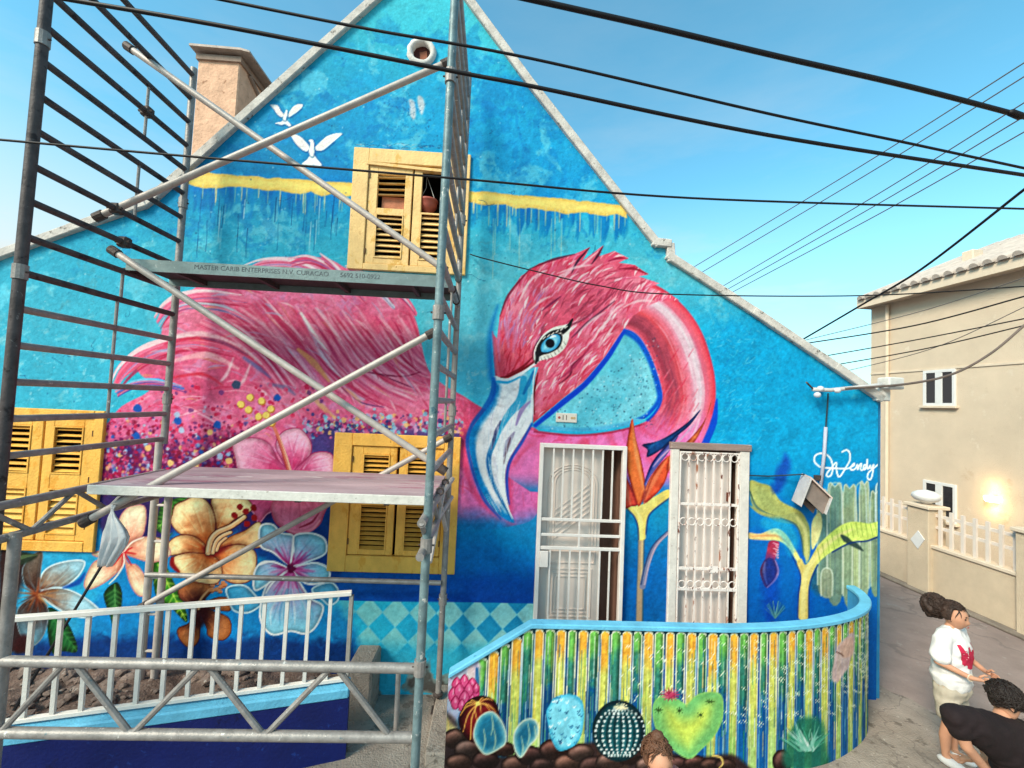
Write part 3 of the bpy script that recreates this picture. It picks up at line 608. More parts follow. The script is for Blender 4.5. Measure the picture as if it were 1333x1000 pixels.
# brown hibiscus, low down
part('painted_brown_hibiscus'); bc = zf((300,745))[0]
for P in (((300,745),(200,695),(185,640),(210,605),(330,598),(375,640),(340,690)),((300,750),(245,830),(185,860),(185,910),(230,965),(275,960),(305,900)),((310,750),(345,860),(355,905),(430,930),(480,885),(470,805),(390,765)),((310,740),(390,690),(470,690),(475,760),(400,755))):
    cv.petal(zf(*P), bc, (70,26,22), (176,112,70), (60,24,20), 1.2, 6, (90,40,26))
cv.fill(zf((260,700),(340,700),(350,800),(300,860),(250,800)), (64,16,22), 4, .9)
cv.stroke(zf((300,750),(310,700),(350,650),(385,625)), [3,3,2], (200,150,110), .9, .8)
for x, y in ((380,615),(405,605),(425,625),(400,640),(375,645),(435,600),(420,650),(445,615)): cv.dot(*zf((x,y))[0], 3.0, (190,130,90), .95, .7); cv.stroke(zf((x-10,y+10),(x+10,y+10)), 1, (90,40,30), .7, .6)
# pink hibiscus
part('painted_pink_hibiscus'); pc = z1((265,250))[0]
for P in (((265,262),(215,205),(165,122),(95,100),(12,118),(20,190),(38,252),(100,275)),((262,255),(222,195),(196,128),(230,72),(300,60),(348,118),(345,175),(300,230)),((275,255),(325,195),(372,163),(442,176),(442,275),(360,290))):
    cv.petal(z1(*P), pc, (206,60,110), (246,172,196), (170,50,100), 1.3, 11, (214,96,140), va=.5)
cv.petal(zf((560,120),(750,120),(735,185),(685,215),(640,262),(610,210)), pc, (150,24,74), (212,96,140), (220,140,170), 1.4, 4)
cv.petal(zf((722,235),(735,130),(1008,130),(1003,225),(965,290),(865,332),(780,300)), pc, (206,80,110), (226,126,160), (196,80,110), 1.6, 8, (190,70,110))
cv.stroke(zf((870,290),(920,270),(950,250),(985,200)), [1.4,3,3,1], (150,40,70), .8, .9); cv.stroke(zf((800,300),(860,318),(940,300),(985,250)), [2,4,4,2], (240,150,176), .8, 1)
cv.stroke(z1((262,270),(240,190),(205,90),(172,20)), [6,6,5,3], (222,120,106), 1, .8); cv.stroke(z1((255,270),(232,190),(198,90)), [2,2,1], (170,50,60), .8, .6); cv.stroke(z1((268,265),(247,190),(212,90)), [2,1.6,1], (246,190,170), .8, .6)
for x, y in ((326,518),(314,527),(341,523),(353,533),(324,534),(337,543),(354,551),(347,541)): cv.dot(x, y, 5.2, (196,120,60), .9, .8, wob=0); cv.dot(x-.7, y-.7, 4.3, (246,204,116), .98, .8, wob=.1)
# peach hibiscus
part('painted_peach_hibiscus'); hc = zf((352,425))[0]
for P in (((352,425),(395,345),(395,270),(378,190),(368,150),(385,115),(470,112),(565,125),(605,180),(565,215),(480,262)),((352,425),(275,345),(190,325),(140,262),(150,212),(165,165),(215,140),(270,116),(330,130),(376,190),(393,270),(380,350)),((365,435),(425,380),(480,340),(560,308),(640,258),(668,330),(665,392),(605,406),(530,386),(450,397)),((380,440),(450,400),(540,386),(612,420),(628,485),(606,570),(560,604),(480,602),(424,560),(410,480)),((352,435),(250,430),(150,462),(168,520),(220,572),(300,602),(410,602),(428,500)),((350,432),(312,365),(240,332),(165,345),(118,395),(135,447),(240,432))):
    cv.petal(zf(*P), hc, (190,88,40), (255,220,166), (110,40,30), 1.3, 8, (206,124,70))
cv.fill(zf((320,400),(370,400),(440,400),(480,390),(400,450),(340,450)), (120,20,26), 4, .85)
for P, w in ((((352,432),(365,365),(405,318),(480,285),(556,232)),7),(((378,432),(395,375),(430,340),(480,318)),5),(((400,420),(418,380),(455,350)),3.4)):
    cv.stroke(zf(*P), [w+1.8,w+1.6,w+1], (80,28,26), .95, .7); cv.stroke(zf(*P), [w,w*.9,w*.7], (238,176,128), 1, .7); cv.stroke([(x-1, y-1) for x, y in zf(*P)], w*.28, (252,216,176), .8, .7)
for x, y in ((530,175),(565,200),(500,222),(610,180),(612,235),(572,270)): cv.dot(*zf((x,y))[0], 4.2, (146,20,30), .98, .7, wob=.1)
cv.stroke(zf((150,465),(150,500),(185,540)), [5,7,4], (140,24,24), .9, 1.2)
# blue and white hibiscus
part('painted_blue_hibiscus'); qc = zf((820,522))[0]
for P in (((640,700),(560,620),(460,632),(470,700),(500,762),(580,772),(655,725)),((1000,700),(940,640),(1040,600),(1087,640),(1087,700),(1040,730))): cv.petal(zf(*P), qc, (150,190,214), (70,160,204), (196,226,238), 2.2, 4)
for P in (((820,505),(720,430),(655,400),(640,320),(660,275),(720,275),(765,320),(835,340),(828,440)),((826,505),(836,420),(840,338),(930,322),(1000,345),(1024,390),(1012,440),(930,478)),((826,520),(900,500),(960,490),(1020,510),(1042,560),(1000,602),(900,604)),((806,522),(700,482),(640,500),(612,560),(618,645),(700,605),(780,562)),((820,530),(745,575),(690,610),(660,680),(645,780),(665,850),(722,897),(820,876),(900,892),(962,850),(1002,740),(930,690),(870,600))):
    m = cv.petal(zf(*P), qc, (206,150,196), (132,198,226), (236,244,248), 2.4, 8, (60,140,190))
    for k in range(26):
        q = zf(P[random.randrange(1, len(P))])[0]; t = random.uniform(.3,.62); e = (qc[0]+(q[0]-qc[0])*t+random.uniform(-4,4), qc[1]+(q[1]-qc[1])*t+random.uniform(-4,4))
        cv.stroke([qc, e], [5,1], random.choice([(150,18,96),(180,40,116),(206,90,160),(226,160,206)]), .5, 1.4, m, dry=.4)
for k in range(14): x = random.uniform(690,960); cv.stroke(zf((820+(x-820)*.4,640),(x,760),(x,840)), [1,3,1], random.choice([(230,240,246),(70,150,196),(150,206,230)]), .5, 1.4, dry=.4)
for P in (((822,500),(828,420),(836,342)),((826,520),(900,498),(960,490),(1020,512)),((806,522),(720,482),(645,500)),((800,540),(720,600),(680,660))): cv.stroke(zf(*P), [1,2.4,2.4], (246,246,250), .9, .8)
cv.dot(*qc, 6, (110,10,66), .9, 2.0)
# peach plumeria
part('painted_peach_plumeria'); uc = zp((285,768))[0]
for P in (((285,768),(340,700),(425,640),(440,450),(340,440),(275,490),(245,570),(255,660)),((290,770),(350,692),(440,660),(540,675),(612,740),(612,800),(500,842),(380,815)),((280,772),(180,752),(60,780),(120,812),(210,830)),((280,778),(200,815),(90,830),(35,900),(0,1000),(30,1040),(130,1000),(225,930),(285,860)),((290,778),(315,850),(385,870),(465,1000),(445,1080),(380,1075),(320,960))):
    cv.petal(zp(*P), uc, (232,140,116), (255,228,192), (206,130,130), 1.3, 6, (236,170,140))
for P in (((240,830),(300,830),(290,780)),): pass
for dx, dy in ((0,-78),(-75,-55),(-85,10),(-72,95),(-10,110),(55,95),(85,15),(60,-30)): cv.stroke([uc, zp((285+dx, 768+dy))[0]], [3,8,1.5], (200,24,40), .9, 1)
for P in (((285,780),(285,860),(230,950),(180,1000)),((290,765),(345,700),(430,664)),((280,770),(180,765),(90,785))): cv.stroke(zp(*P), [1.4,2.2,1.2], (252,226,206), .9, .7)
# blue-white plumeria at the corner, with dark brown throat
part('painted_white_plumeria'); wc = zl((285,492))[0]
cv.fill(zl((0,170),(180,175),(200,240),(170,420),(120,620),(200,800),(250,900),(60,950),(0,950)), (52,26,24), 5, .95, wob=6)
for P in (((300,450),(325,335),(400,272),(520,238),(625,232),(652,262),(600,352),(500,432),(400,452)),((310,485),(430,440),(560,470),(680,540),(765,622),(700,664),(600,664),(450,605)),((283,470),(200,430),(172,330),(192,260),(275,175),(328,178),(312,320),(302,430)),((283,510),(185,555),(130,640),(158,800),(250,885),(335,800),(372,650),(350,560))):
    dk = P[1] == (200,430) or P[1] == (185,555); cv.petal(zl(*P), wc, (70,40,30) if dk else (150,110,84), ((110,100,90) if P[1] == (200,430) else (100,140,158)) if dk else (160,206,224), (120,130,136) if dk else (214,234,240), 1.2 if dk else 2.0, 6, (110,120,130))
for k in range(60):
    a = random.uniform(0, 6.28); l = random.uniform(6, 24); cv.stroke([wc, (wc[0]+l*math.cos(a)*1.2, wc[1]+l*math.sin(a))], [3,.8], random.choice([(130,60,30),(166,90,50),(190,140,90),(96,40,26)]), .5, 1.2, dry=.3)
cv.fill(zl((70,180),(180,172),(290,192),(230,240),(80,290)), (40,52,36), 2, .9); cv.stroke(zl((80,250),(180,205),(285,190)), [4,5,1], (96,120,84), .7, 1.2)
cv.fill(zl((120,840),(190,800),(240,850),(230,930),(120,930)), (54,14,18), 4, .9)
nopart()
cv.stroke(zl((490,440),(600,400),(650,330)), [3,7,2], (10,60,150), .7, 2)
# ---------------------------------------------------------------- bird of paradise between the doors
part('painted_bird_of_paradise'); zb2 = zc(4.545, 780, 480); zg = zc(3.847, 660, 540)
cv.fill(zg((560,450),(800,390),(810,560),(790,1040),(560,1040)), lambda X, Y, d, sl: mixc((30,150,186), (4,104,172), sstep(640,760,Y)), 7, .9, wob=14)
cv.stroke(zg((678,480),(674,600),(672,720),(668,860),(665,1040)), [12,9,8.5,9.5,10], (40,90,110), .9, 1.2); cv.stroke(zg((675,480),(672,600),(670,720),(666,860),(662,1040)), [9,6.5,6,7,7.5], (168,150,130), 1, 1.4); cv.stroke(zg((681,480),(679,600),(676,720),(673,860)), [3,3,2.4,2], (214,196,150), .7, 1.2)
cv.stroke(zg((680,860),(700,760),(740,660),(808,590)), [8,7,6,4], (120,130,160), 1, 1.2); cv.stroke(zg((690,850),(712,750),(750,655),(808,595)), [2,2,2,1], (190,170,190), .8, .9); cv.stroke(zg((672,850),(692,755),(732,655),(806,580)), [2,2,2,1], (20,60,110), .7, .9)
cv.fill(zb2((150,822),(200,815),(260,800),(330,755),(410,715),(410,770),(330,830),(290,880),(276,960),(272,1010),(232,1010),(228,930),(205,870)), (226,206,120), .9); cv.stroke(zb2((210,830),(245,890),(250,1000)), [2,5,6], (246,232,150), .7, 1.4); cv.stroke(zb2((410,770),(330,832),(290,882),(278,980)), [2,2.4,2.4,2], (20,70,120), .8, .9); cv.stroke(zb2((160,826),(205,872),(228,930),(234,1010)), [2,2.4,2.4,2], (20,70,120), .8, .9)
def pt(P, c, c2, dk): m = cv.fill(zb2(*P), lambda X, Y, d, sl: mixc(dk, c, sstep(0,4,d+4*(cv.n2[sl]-.5))), .7, want=True); q = zb2(*P); a, b = q[0], q[len(q)//2]; cv.stroke([a, ((a[0]+b[0])/2-2, (a[1]+b[1])/2), b], [1,6,1], c2, .6, 1.8, m)
pt(((195,295),(215,400),(245,520),(268,640),(270,740),(232,815),(190,700),(160,560),(165,430)), (232,116,64), (246,160,110), (160,50,36))
pt(((150,640),(185,690),(225,800),(190,815),(150,820),(130,700)), (226,84,66), (240,130,100), (150,40,40))
pt(((662,190),(650,250),(600,340),(520,430),(410,520),(330,600),(275,700),(262,800),(330,750),(380,680),(410,610),(480,520),(560,440),(620,330)), (232,130,84), (250,190,150), (170,70,60))
pt(((410,520),(350,580),(300,670),(265,790),(335,745),(385,680),(410,600)), (226,92,60), (240,140,100), (150,50,40))
pt(((600,242),(520,320),(420,390),(340,430),(255,450),(285,480),(280,520),(310,515),(380,470),(460,400),(540,330)), (24,72,130), (60,120,180), (16,36,80))
pt(((470,390),(380,470),(310,560),(275,650),(268,690),(300,640),(360,560),(420,480)), (60,70,150), (150,130,190), (24,36,90))
cv.stroke(zb2((560,330),(470,430),(370,520),(320,580)), [1.4,3,2,1], (206,160,196), .8, .9)
# ---------------------------------------------------------------- banana plant and pale cacti, right
part('painted_banana_plant'); zr = zc(4.166, 860, 660); zs = zc(5.0, 930, 480)
nopart(); cv.fill(zr((870,470),(800,420),(850,300),(930,180),(960,60),(1100,-80),(1260,-80),(1260,330),(1130,430),(1000,480)), (66,104,110), 6, .75, wob=10)
for x0, x1, y0, y1, c in ((736,784,-60,440,(150,160,120)),(905,985,-110,470,(130,146,120)),(840,900,-80,420,(120,140,120)),(990,1060,-100,480,(160,170,130)),(1080,1130,-120,440,(170,180,140)),(1140,1190,-70,430,(140,156,120)),(870,930,330,480,(150,156,130)),(1040,1075,150,470,(180,190,140))):
    x0 = max(x0, 850)
    if x1 <= x0: continue
    part('painted_pale_cactus'); P = zr((x0,y1),(x0,y0+30),((x0+x1)/2,y0),(x1,y0+30),(x1,y1)); m = cv.fill(P, c, 1.4, .85, want=True, wob=3); cv.stroke(P[:4]+[P[4]], 1.8, (206,214,190), .75, 1.0)
    for k in range(3): x = x0+(x1-x0)*(k+.5)/3; cv.stroke(zr((x,y0+30),(x,y1)), [1,4,1], random.choice([(196,206,150),(90,110,110),(110,130,100)]), .6, 1.4, m, dry=.5)
P = zs((1050,1000),(1052,800),(1060,752),(1085,740),(1110,752),(1118,820),(1122,1000)); cv.stroke(P, 2.4, (206,226,224), .85, .9)
for xa, xb in ((745,830),(915,990)): cv.stroke(zs((xa,1000),(xa+4,790),((xa+xb)/2,742),(xb-4,790),(xb,1000)), 2.0, (180,200,190), .7, 1)
part('painted_banana_plant')
cv.fill(zs((228,735),(300,745),(370,770),(430,860),(560,930),(590,1000),(470,985),(330,960),(250,900)), (168,176,110), 1.4); cv.stroke(zs((232,800),(280,905),(400,962),(520,960),(585,1000)), [2,2.4,2.4,2,1.6], (60,100,100), .85, .9); cv.stroke(zs((240,860),(300,930),(420,985),(560,1010)), [2,5,5,3], (110,140,120), .7, 1.6)
cv.fill(zr((480,-10),(560,30),(660,45),(740,30),(800,90),(812,200),(800,290),(770,250),(760,160),(720,90),(640,60),(540,40)), (156,166,110), 1.4); cv.stroke(zr((740,60),(780,120),(790,220),(790,300)), [4,5,5,3], (206,206,140), .8, 1.6); cv.stroke(zr((650,62),(730,95),(762,170),(772,260)), [2,2.4,2.4,1.6], (60,100,110), .8, .9)
cv.fill(zr((815,190),(820,80),(860,30),(875,90),(860,160),(825,230)), (226,216,150), 1.2)
cv.fill(zr((478,140),(540,145),(620,115),(680,150),(740,250),(770,310),(770,340),(740,300),(690,220),(640,185),(560,180),(480,172)), lambda X, Y, d, sl: mixc((236,196,140), (232,222,140), sstep(985,1020,X)), 1.2); cv.stroke(zr((500,160),(580,155),(640,160),(700,210)), [1,3,3,1], (200,130,90), .6, 1.2)
cv.fill(zr((745,600),(748,480),(760,380),(735,310),(760,280),(790,310),(860,200),(960,110),(1040,80),(1130,90),(1190,80),(1225,130),(1225,230),(1190,160),(1120,180),(1030,190),(930,240),(850,310),(810,400),(800,480),(800,600)), lambda X, Y, d, sl: mixc((216,196,120), (206,224,116), sstep(1050,1085,X)), 1.2)
cv.stroke(zr((770,600),(772,480),(785,360),(840,270),(940,170),(1040,120)), [7,7,6,6,5,2], (238,224,150), .75, 2)
for k in range(14): x = 850+k*26; y = np.interp(x, [850,960,1040,1200], [250,150,110,110]); cv.stroke(zr((x,y-25),(x+14,y+50)), [1.4,.8], (120,150,70), .6, .8)
cv.fill(zr((975,150),(1010,160),(1040,185),(1070,200),(1100,240),(1040,215),(990,185)), (50,70,66), 1.2, .9); cv.stroke(zr((930,245),(1030,195),(1120,185),(1190,165),(1225,235)), [2,2.4,2.4,2.4,2], (20,60,110), .8, .9); cv.stroke(zr((850,315),(812,400),(802,480),(802,600)), 2.2, (20,70,120), .8, .9); cv.stroke(zr((742,600),(745,480),(757,380),(735,310),(690,225)), 2.0, (20,70,130), .8, .9)
part('painted_banana_blossom')
cv.fill(zr((590,185),(640,190),(630,240),(615,290),(570,290),(575,240)), (168,60,90), 1.0); [cv.stroke(zr((610+k%2*12,195+k*14),(634,205+k*14)), [1,2.4], (230,170,190), .8, .7) for k in range(6)]
cv.fill(zr((570,280),(615,285),(635,340),(620,390),(575,437),(550,400),(538,340)), lambda X, Y, d, sl: mixc((90,40,70), (60,50,86), sstep(0,5,d)), 1.0); cv.stroke(zr((620,290),(636,345),(618,395),(576,436)), [1.4,2.4,2.4,1.4], (200,150,180), .9, .7); cv.stroke(zr((565,300),(560,350),(575,420)), [2,4,1], (130,120,160), .7, 1)
nopart(); cv.fill(zs((385,800),(400,680),(440,600),(465,550),(500,610),(480,690),(430,790)), (20,70,170), 5, .75, wob=8); cv.fill(zr((560,60),(690,80),(740,200),(700,260),(640,160),(560,130)), (60,186,220), 5, .55, wob=10); cv.fill(zr((560,280),(640,320),(620,600),(560,600)), (10,60,170), 8, .55, wob=10)
for k in range(26): a = random.uniform(-2.6,-.5); cv.stroke([zr((620,600))[0], (1008.8+16*math.cos(a), 804+22*math.sin(a))], [1.6,.6], random.choice([(30,90,120),(80,140,150),(110,160,160)]), .6, .8)
# ---------------------------------------------------------------- signature
part('painted_signature'); zw = zc(11.11, 1040, 570); WHT = (240,248,250)
for P in (((555,445),(430,438),(320,425),(250,375),(222,320),(240,260),(300,228),(380,235),(450,290),(482,370),(488,450),(470,530),(430,562),(402,545),(415,500),(470,440),(520,372),(545,370),(540,440),(560,540),(580,562),(610,540),(680,430),(735,330),(740,250),(720,195),(680,178),(625,205)),((480,440),(600,448),(690,445),(740,430),(780,385),(800,375),(795,400),(760,420),(745,450),(775,465),(820,440),(845,390),(850,455),(880,390),(905,380),(890,450),(915,465),(960,430),(975,390),(940,400),(930,445),(955,455),(985,400),(990,315),(985,420),(1000,450),(1030,400),(1030,430),(1050,440),(1080,390),(1075,440),(1060,540),(1035,600),(1005,598),(990,560),(1010,500),(1080,440),(1170,370))):
    cv.stroke(zw(*P), [2.2,2.2], WHT, .97, .6, n=6)
nopart()
# foot of the wall: damp, dust and peeling
base_n = fnoise(cv.nr, cv.nc, 24, 91)
for th, c, y0, y1 in ((.52,(150,140,128),852,890),(.60,(90,84,80),846,892)):
    a = sstep(th, th+.08, base_n + .25*sstep(y0, y1, PYA) - .22)*sstep(y0-14, y1, PYA)*.8*sstep(1000, 600, PXA); cv.C[:] = cv.C*(1-a[...,None]) + A3(c)*a[...,None]
nopart()

# ================================================================ the house
house = root('painted_house', (0, D+1, 0), 'gabled house with a giant flamingo mural on its blue facade', 'house')
GAB_PX = [(-330,470),(0,338),(98,302),(192,270),(207,259),(495,0),(560,-58),(605,0),(690,115),(835,300),(851,320),(868,322),(869,338),(980,410),(1086,482),(1140,520),(1166,521)]
gab = [at(x, y, D) for x, y in GAB_PX]
xr = at(1150, 640, D).x                                   # right-hand corner
gab[-1].x = xr; gab[0].x = X0
poly = [(X0, Z0-1)] + [(p.x, p.z) for p in gab] + [(xr, Z0-1)]
def rect_px(q):                                           # corner pixels (tl, tr, br, bl) -> upright rectangle on the wall
    p = [at(x, y, D) for x, y in q]
    return ((p[0].x+p[3].x)/2, (p[1].x+p[2].x)/2, (p[3].z+p[2].z)/2, (p[0].z+p[1].z)/2)
R_WL = rect_px([(-22,529),(137,535),(128,716),(-31,716)])
R_WM = rect_px([(437,561),(602,571),(590,748),(427,741)])
R_WU = rect_px([(462,193),(614,204),(605,359),(453,351)])
R_D1 = rect_px([(703,576),(816,581),(805,842),(692,840)])
R_D2 = rect_px([(874,577),(976,580),(966,842),(866,840)])
vent_c = at(549, 69, D); VR = 13/119.0
m_paint = paint_mat('mural_paint')
# which grid faces exist
cxs = (gx[:-1]+gx[1:])/2; czs = (gz[:-1]+gz[1:])/2
def poly_mask(pl, CX, CZ):
    ins = np.zeros(CX.shape, bool)
    for i in range(len(pl)):
        ax, ay = pl[i]; bx, by = pl[(i+1) % len(pl)]
        if ay != by: ins ^= ((ay <= CZ) != (by <= CZ)) & (CX < ax + (CZ-ay)/(by-ay)*(bx-ax))
    return ins
CX, CZ = np.meshgrid(cxs, czs)
keep = poly_mask(poly, CX, CZ)
for (a, b, c, d) in (R_WL, R_WM, R_WU): keep &= ~((CX > a+.05) & (CX < b-.05) & (CZ > c+.05) & (CZ < d-.05))
for (a, b, c, d) in (R_D1, R_D2): keep &= ~((CX > a+.04) & (CX < b-.04) & (CZ > c) & (CZ < d-.04))
keep &= ~((CX-vent_c.x)**2 + (CZ-vent_c.z)**2 < VR**2)
part_id = cv.R[:-1, :-1]
def boxblur(A, r):
    for ax in (0, 1):
        P_ = np.pad(A, [(r+1, r) if k == ax else (0, 0) for k in range(3)], mode='edge'); c = np.cumsum(P_, axis=ax, dtype=np.float64); n = A.shape[ax]
        A = ((np.take(c, range(2*r+1, 2*r+1+n), axis=ax) - np.take(c, range(0, n), axis=ax))/(2*r+1)).astype(np.float32)
    return A
def finish(C, k=1.03):                                    # crisp, vivid exterior paint with visible brush edges
    C = np.clip(C, 0, 255)/255.0; C = C + .16*(C - boxblur(C, 9)) + .22*(C - boxblur(C, 2)); C = np.clip(C, 0, 1); C = C + .20*(C*C*(3-2*C) - C)
    l = C @ np.array([.3, .59, .11], np.float32); g = rng.normal(0, .012, l.shape).astype(np.float32)
    return (np.clip(l[...,None] + k*(C-l[...,None]) + g[...,None], 0, 1)*255*.985).astype(np.float32)
cv.C = finish(cv.C)
lincol = (np.where(cv.C/255 <= .04045, cv.C/255/12.92, ((np.clip(cv.C, 0, 255)/255+.055)/1.055)**2.4)*ALB).astype(np.float32)
def grid_mesh(name, P3, COLR, facemask):
    """quads of a regular grid of points P3 (nr, nc, 3) where facemask is set, with a colour attribute"""
    nr, nc = P3.shape[:2]; r, c = np.nonzero(facemask)
    q = np.stack([r*nc+c, r*nc+c+1, (r+1)*nc+c+1, (r+1)*nc+c], 1); used, inv = np.unique(q, return_inverse=True); inv = inv.reshape(q.shape)
    me = bpy.data.meshes.new(name); me.vertices.add(len(used)); me.vertices.foreach_set('co', P3.reshape(-1, 3)[used].astype(np.float32).ravel())
    me.loops.add(inv.size); me.loops.foreach_set('vertex_index', inv.astype(np.int32).ravel())
    me.polygons.add(len(inv)); me.polygons.foreach_set('loop_start', np.arange(0, inv.size, 4, dtype=np.int32))
    try: me.polygons.foreach_set('loop_total', np.full(len(inv), 4, np.int32))
    except Exception: pass
    at_ = me.attributes.new('paint', 'FLOAT_COLOR', 'POINT'); cc = np.ones((len(used), 4), np.float32); cc[:, :3] = COLR.reshape(-1, 3)[used]
    at_.data.foreach_set('color', cc.ravel()); me.update(calc_edges=True); me.validate(); return me
relief = (fnoise(cv.nr, cv.nc, 90, 301)-.5)*.022
P3 = np.stack([GX, np.full_like(GX, D)+relief, GZ], -1) - np.array(OFF[house.name])[None, None]
wall = link('wall', grid_mesh('wall', P3, lincol, keep & (part_id == 0)), m_paint, house)
PLAB = {'painted_flamingo':'large pink flamingo painted with its head bowed and a pale blue beak','painted_dove':'white dove painted in flight','painted_diamond_band':'pale diamonds painted along the foot of the wall','painted_pink_hibiscus':'painted pink hibiscus with yellow stamens','painted_peach_hibiscus':'painted peach hibiscus with dark red stamens','painted_brown_hibiscus':'painted brown hibiscus','painted_blue_hibiscus':'painted pale blue hibiscus with magenta throat','painted_peach_plumeria':'painted peach plumeria with red centre','painted_white_plumeria':'painted bluish white plumeria','painted_bird_of_paradise':'painted orange bird of paradise flower between the doors','painted_banana_plant':'painted yellow green banana plant','painted_banana_blossom':'painted purple banana blossom','painted_signature':'white handwritten signature'}
for i, nm in enumerate(PARTS):
    if i == 0: continue
    fm = keep & (part_id == i)
    if fm.sum() < 40: continue
    o = link(nm, grid_mesh(nm, P3, lincol, fm), m_paint, wall)
    if nm in PLAB: o['label'] = PLAB[nm]
# copings
m_cop = mat('coping_paint', (216,208,200), .8, .2, 9, .3, 50, spots=[((120,112,104), .60, 14)])
for i in range(1, len(gab)-1):
    a, b = gab[i-1], gab[i]
    if (b-a).length < .02: continue
    d = (b-a).normalized(); n = Vector((-d.z, 0, d.x)); n = n if n.z > 0 else -n
    e = d*(.02+.0013*i)
    yo = Vector((0, -.05-.0035*(i % 4), 0)); MB().prism([a-e-n*.015+yo, b+e-n*.015+yo, b+e+n*.075+yo, a-e+n*.075+yo], (0, .30+.0055*i, 0)).build('coping', m_cop, house, bevel=.008)
cornp = at(1142, 522, D)
MB().prism([cornp+Vector((-.06,-.06,.0)), Vector((xr+.03, D-.06, cornp.z)), Vector((xr+.03, D-.06, cornp.z+.20)), cornp+Vector((-.02,-.06,.17))], (0,.4,0)).build('eave_block', mat('white_plaster', (226,222,216), .8, .12, 10, .25, 40), house, bevel=.01)
# roof slopes, side wall, back
m_roof = mat('roof_sheet', (150,138,128), .8, .2, 5, .2, 30)
ROOFB = 7.0
for i in range(1, len(gab)-2):
    a, b = gab[i-1], gab[i]
    if abs(b.x-a.x) < .02: continue
    dz = Vector((0, .26, -.03)); MB().prism([a+dz, b+dz, b+dz-Vector((0,0,.06)), a+dz-Vector((0,0,.06))], (0, ROOFB, 0)).build('roof', m_roof, house)
m_side = mat('side_wall_paint', (40,130,180), .8, .15, 4, .3, 40)
MB().box((xr-.2, D+.035, -.05), (xr-.004, D+ROOFB, cornp.z+.02)).build('side_wall', m_side, house)
MB().box((X0, D+ROOFB-.1, -.05), (xr-.21, D+ROOFB+.05, cornp.z)).build('back_wall', m_side, house)
# chimney
c0 = at(250, 205, D+1.3); ch_l, ch_r = at(256, 100, D+1.0).x, at(311, 100, D+1.0).x; ztop = at(285, 72, D+1.0).z; zb_ = at(285, 230, D+1.0).z
m_chim = mat('chimney_plaster', (236,188,156), .9, .16, 7, .5, 26, spots=[((178,132,104), .62, 9)])
chm = MB().box((ch_l, D+1.0, zb_-.6), (ch_r, D+2.05, ztop)).build('chimney', m_chim, house, bevel=.015)
MB().box((ch_l-.01, D+.97, ztop-.09), (ch_r+.03, D+2.08, ztop-.02)).build('band', mat('chimney_band', (160,138,124), .9), chm)
p0, p1 = at(246, 56, D+.9), at(313, 62, D+.9)
MB().prism([p0, p1, Vector((p1.x+.12, D+.9, p1.z-.03)), Vector((p1.x+.12, D+.9, p1.z-.055)), p1-Vector((0,0,.03)), p0-Vector((0,0,.03))], (0,1.35,0)).build('cap', mat('chimney_cap_metal', (176,160,150), .6, .2, 8, .1, 40, metal=.1), chm)
MB().tube([Vector((ch_r+.012, D+1.2, ztop-.1)), Vector((ch_r+.012, D+1.9, ztop-.42))], .03, 8).build('pipe', mat('chimney_band', (120,104,96)), chm)
# round vent
vt = MB()
vt.lathe(vent_c+Vector((0,.06,0)), [(VR*.98,0),(VR*.99,.06),(VR*1.1,.09),(VR*1.5,.085),(VR*1.56,.062),(VR*1.56,.03)], 24, (0,-1,0))
ventm = MB(); n = 24
prof = [(VR*.90,.10),(VR*.92,.155),(VR*1.05,.175),(VR*1.42,.165),(VR*1.52,.125)]
vs = []
for r, z in prof: vs += [vent_c + Vector((r*math.cos(2*math.pi*j/n)*(1+.04*math.sin(3*j)), .13-z, r*math.sin(2*math.pi*j/n)*(1+.04*math.cos(5*j)))) for j in range(n)]
ventm.add(vs, [(i*n+j, i*n+(j+1)%n, (i+1)*n+(j+1)%n, (i+1)*n+j) for i in range(len(prof)-1) for j in range(n)])
vo = ventm.build('round_vent', mat('white_plaster', (226,222,216)), house, smooth=True)
MB().lathe(vent_c+Vector((0,.032,0)), [(VR*.98,0),(VR*.98,.02)], 20, (0,1,0)).build('backing', mat('vent_dark', (84,40,34), .9, .5, 18), vo)
MB().add([vent_c+Vector((-.02,.028,-.07)), vent_c+Vector((.06,.02,-.04)), vent_c+Vector((.05,.028,.05)), vent_c+Vector((-.03,.03,.03))], [(0,1,2,3)]).build('broken_tile', mat('terracotta_bit', (150,92,70), .9), vo)

# ---------------------------------------------------------------- shuttered windows
m_yel = mat('yellow_shutter_paint', (255,192,88), .62, .13, 7, .35, 45, spots=[((240,168,62), .55, 5), ((190,122,40), .65, 22), ((110,64,30), .69, 42)], streak=(1,1,.6))
m_yel2 = mat('pale_yellow_shutter_paint', (255,212,142), .65, .12, 8, .3, 45, spots=[((236,186,100), .57, 7), ((110,66,34), .665, 34), ((176,120,52), .66, 14)], streak=(1,1,.6))
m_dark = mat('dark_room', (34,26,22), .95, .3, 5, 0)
def slat_mesh(w, h=.045, t=.009):
    return MB().add([(-w/2,-.02,-h*.42),(w/2,-.02,-h*.42),(w/2,.02,h*.42),(-w/2,.02,h*.42),(-w/2,-.02+t,-h*.42-t*.4),(w/2,-.02+t,-h*.42-t*.4),(w/2,.02+t,h*.42-t*.4),(-w/2,.02+t,h*.42-t*.4)], [(0,1,2,3),(7,6,5,4),(0,4,5,1),(1,5,6,2),(2,6,7,3),(3,7,4,0)]).mesh('slat')
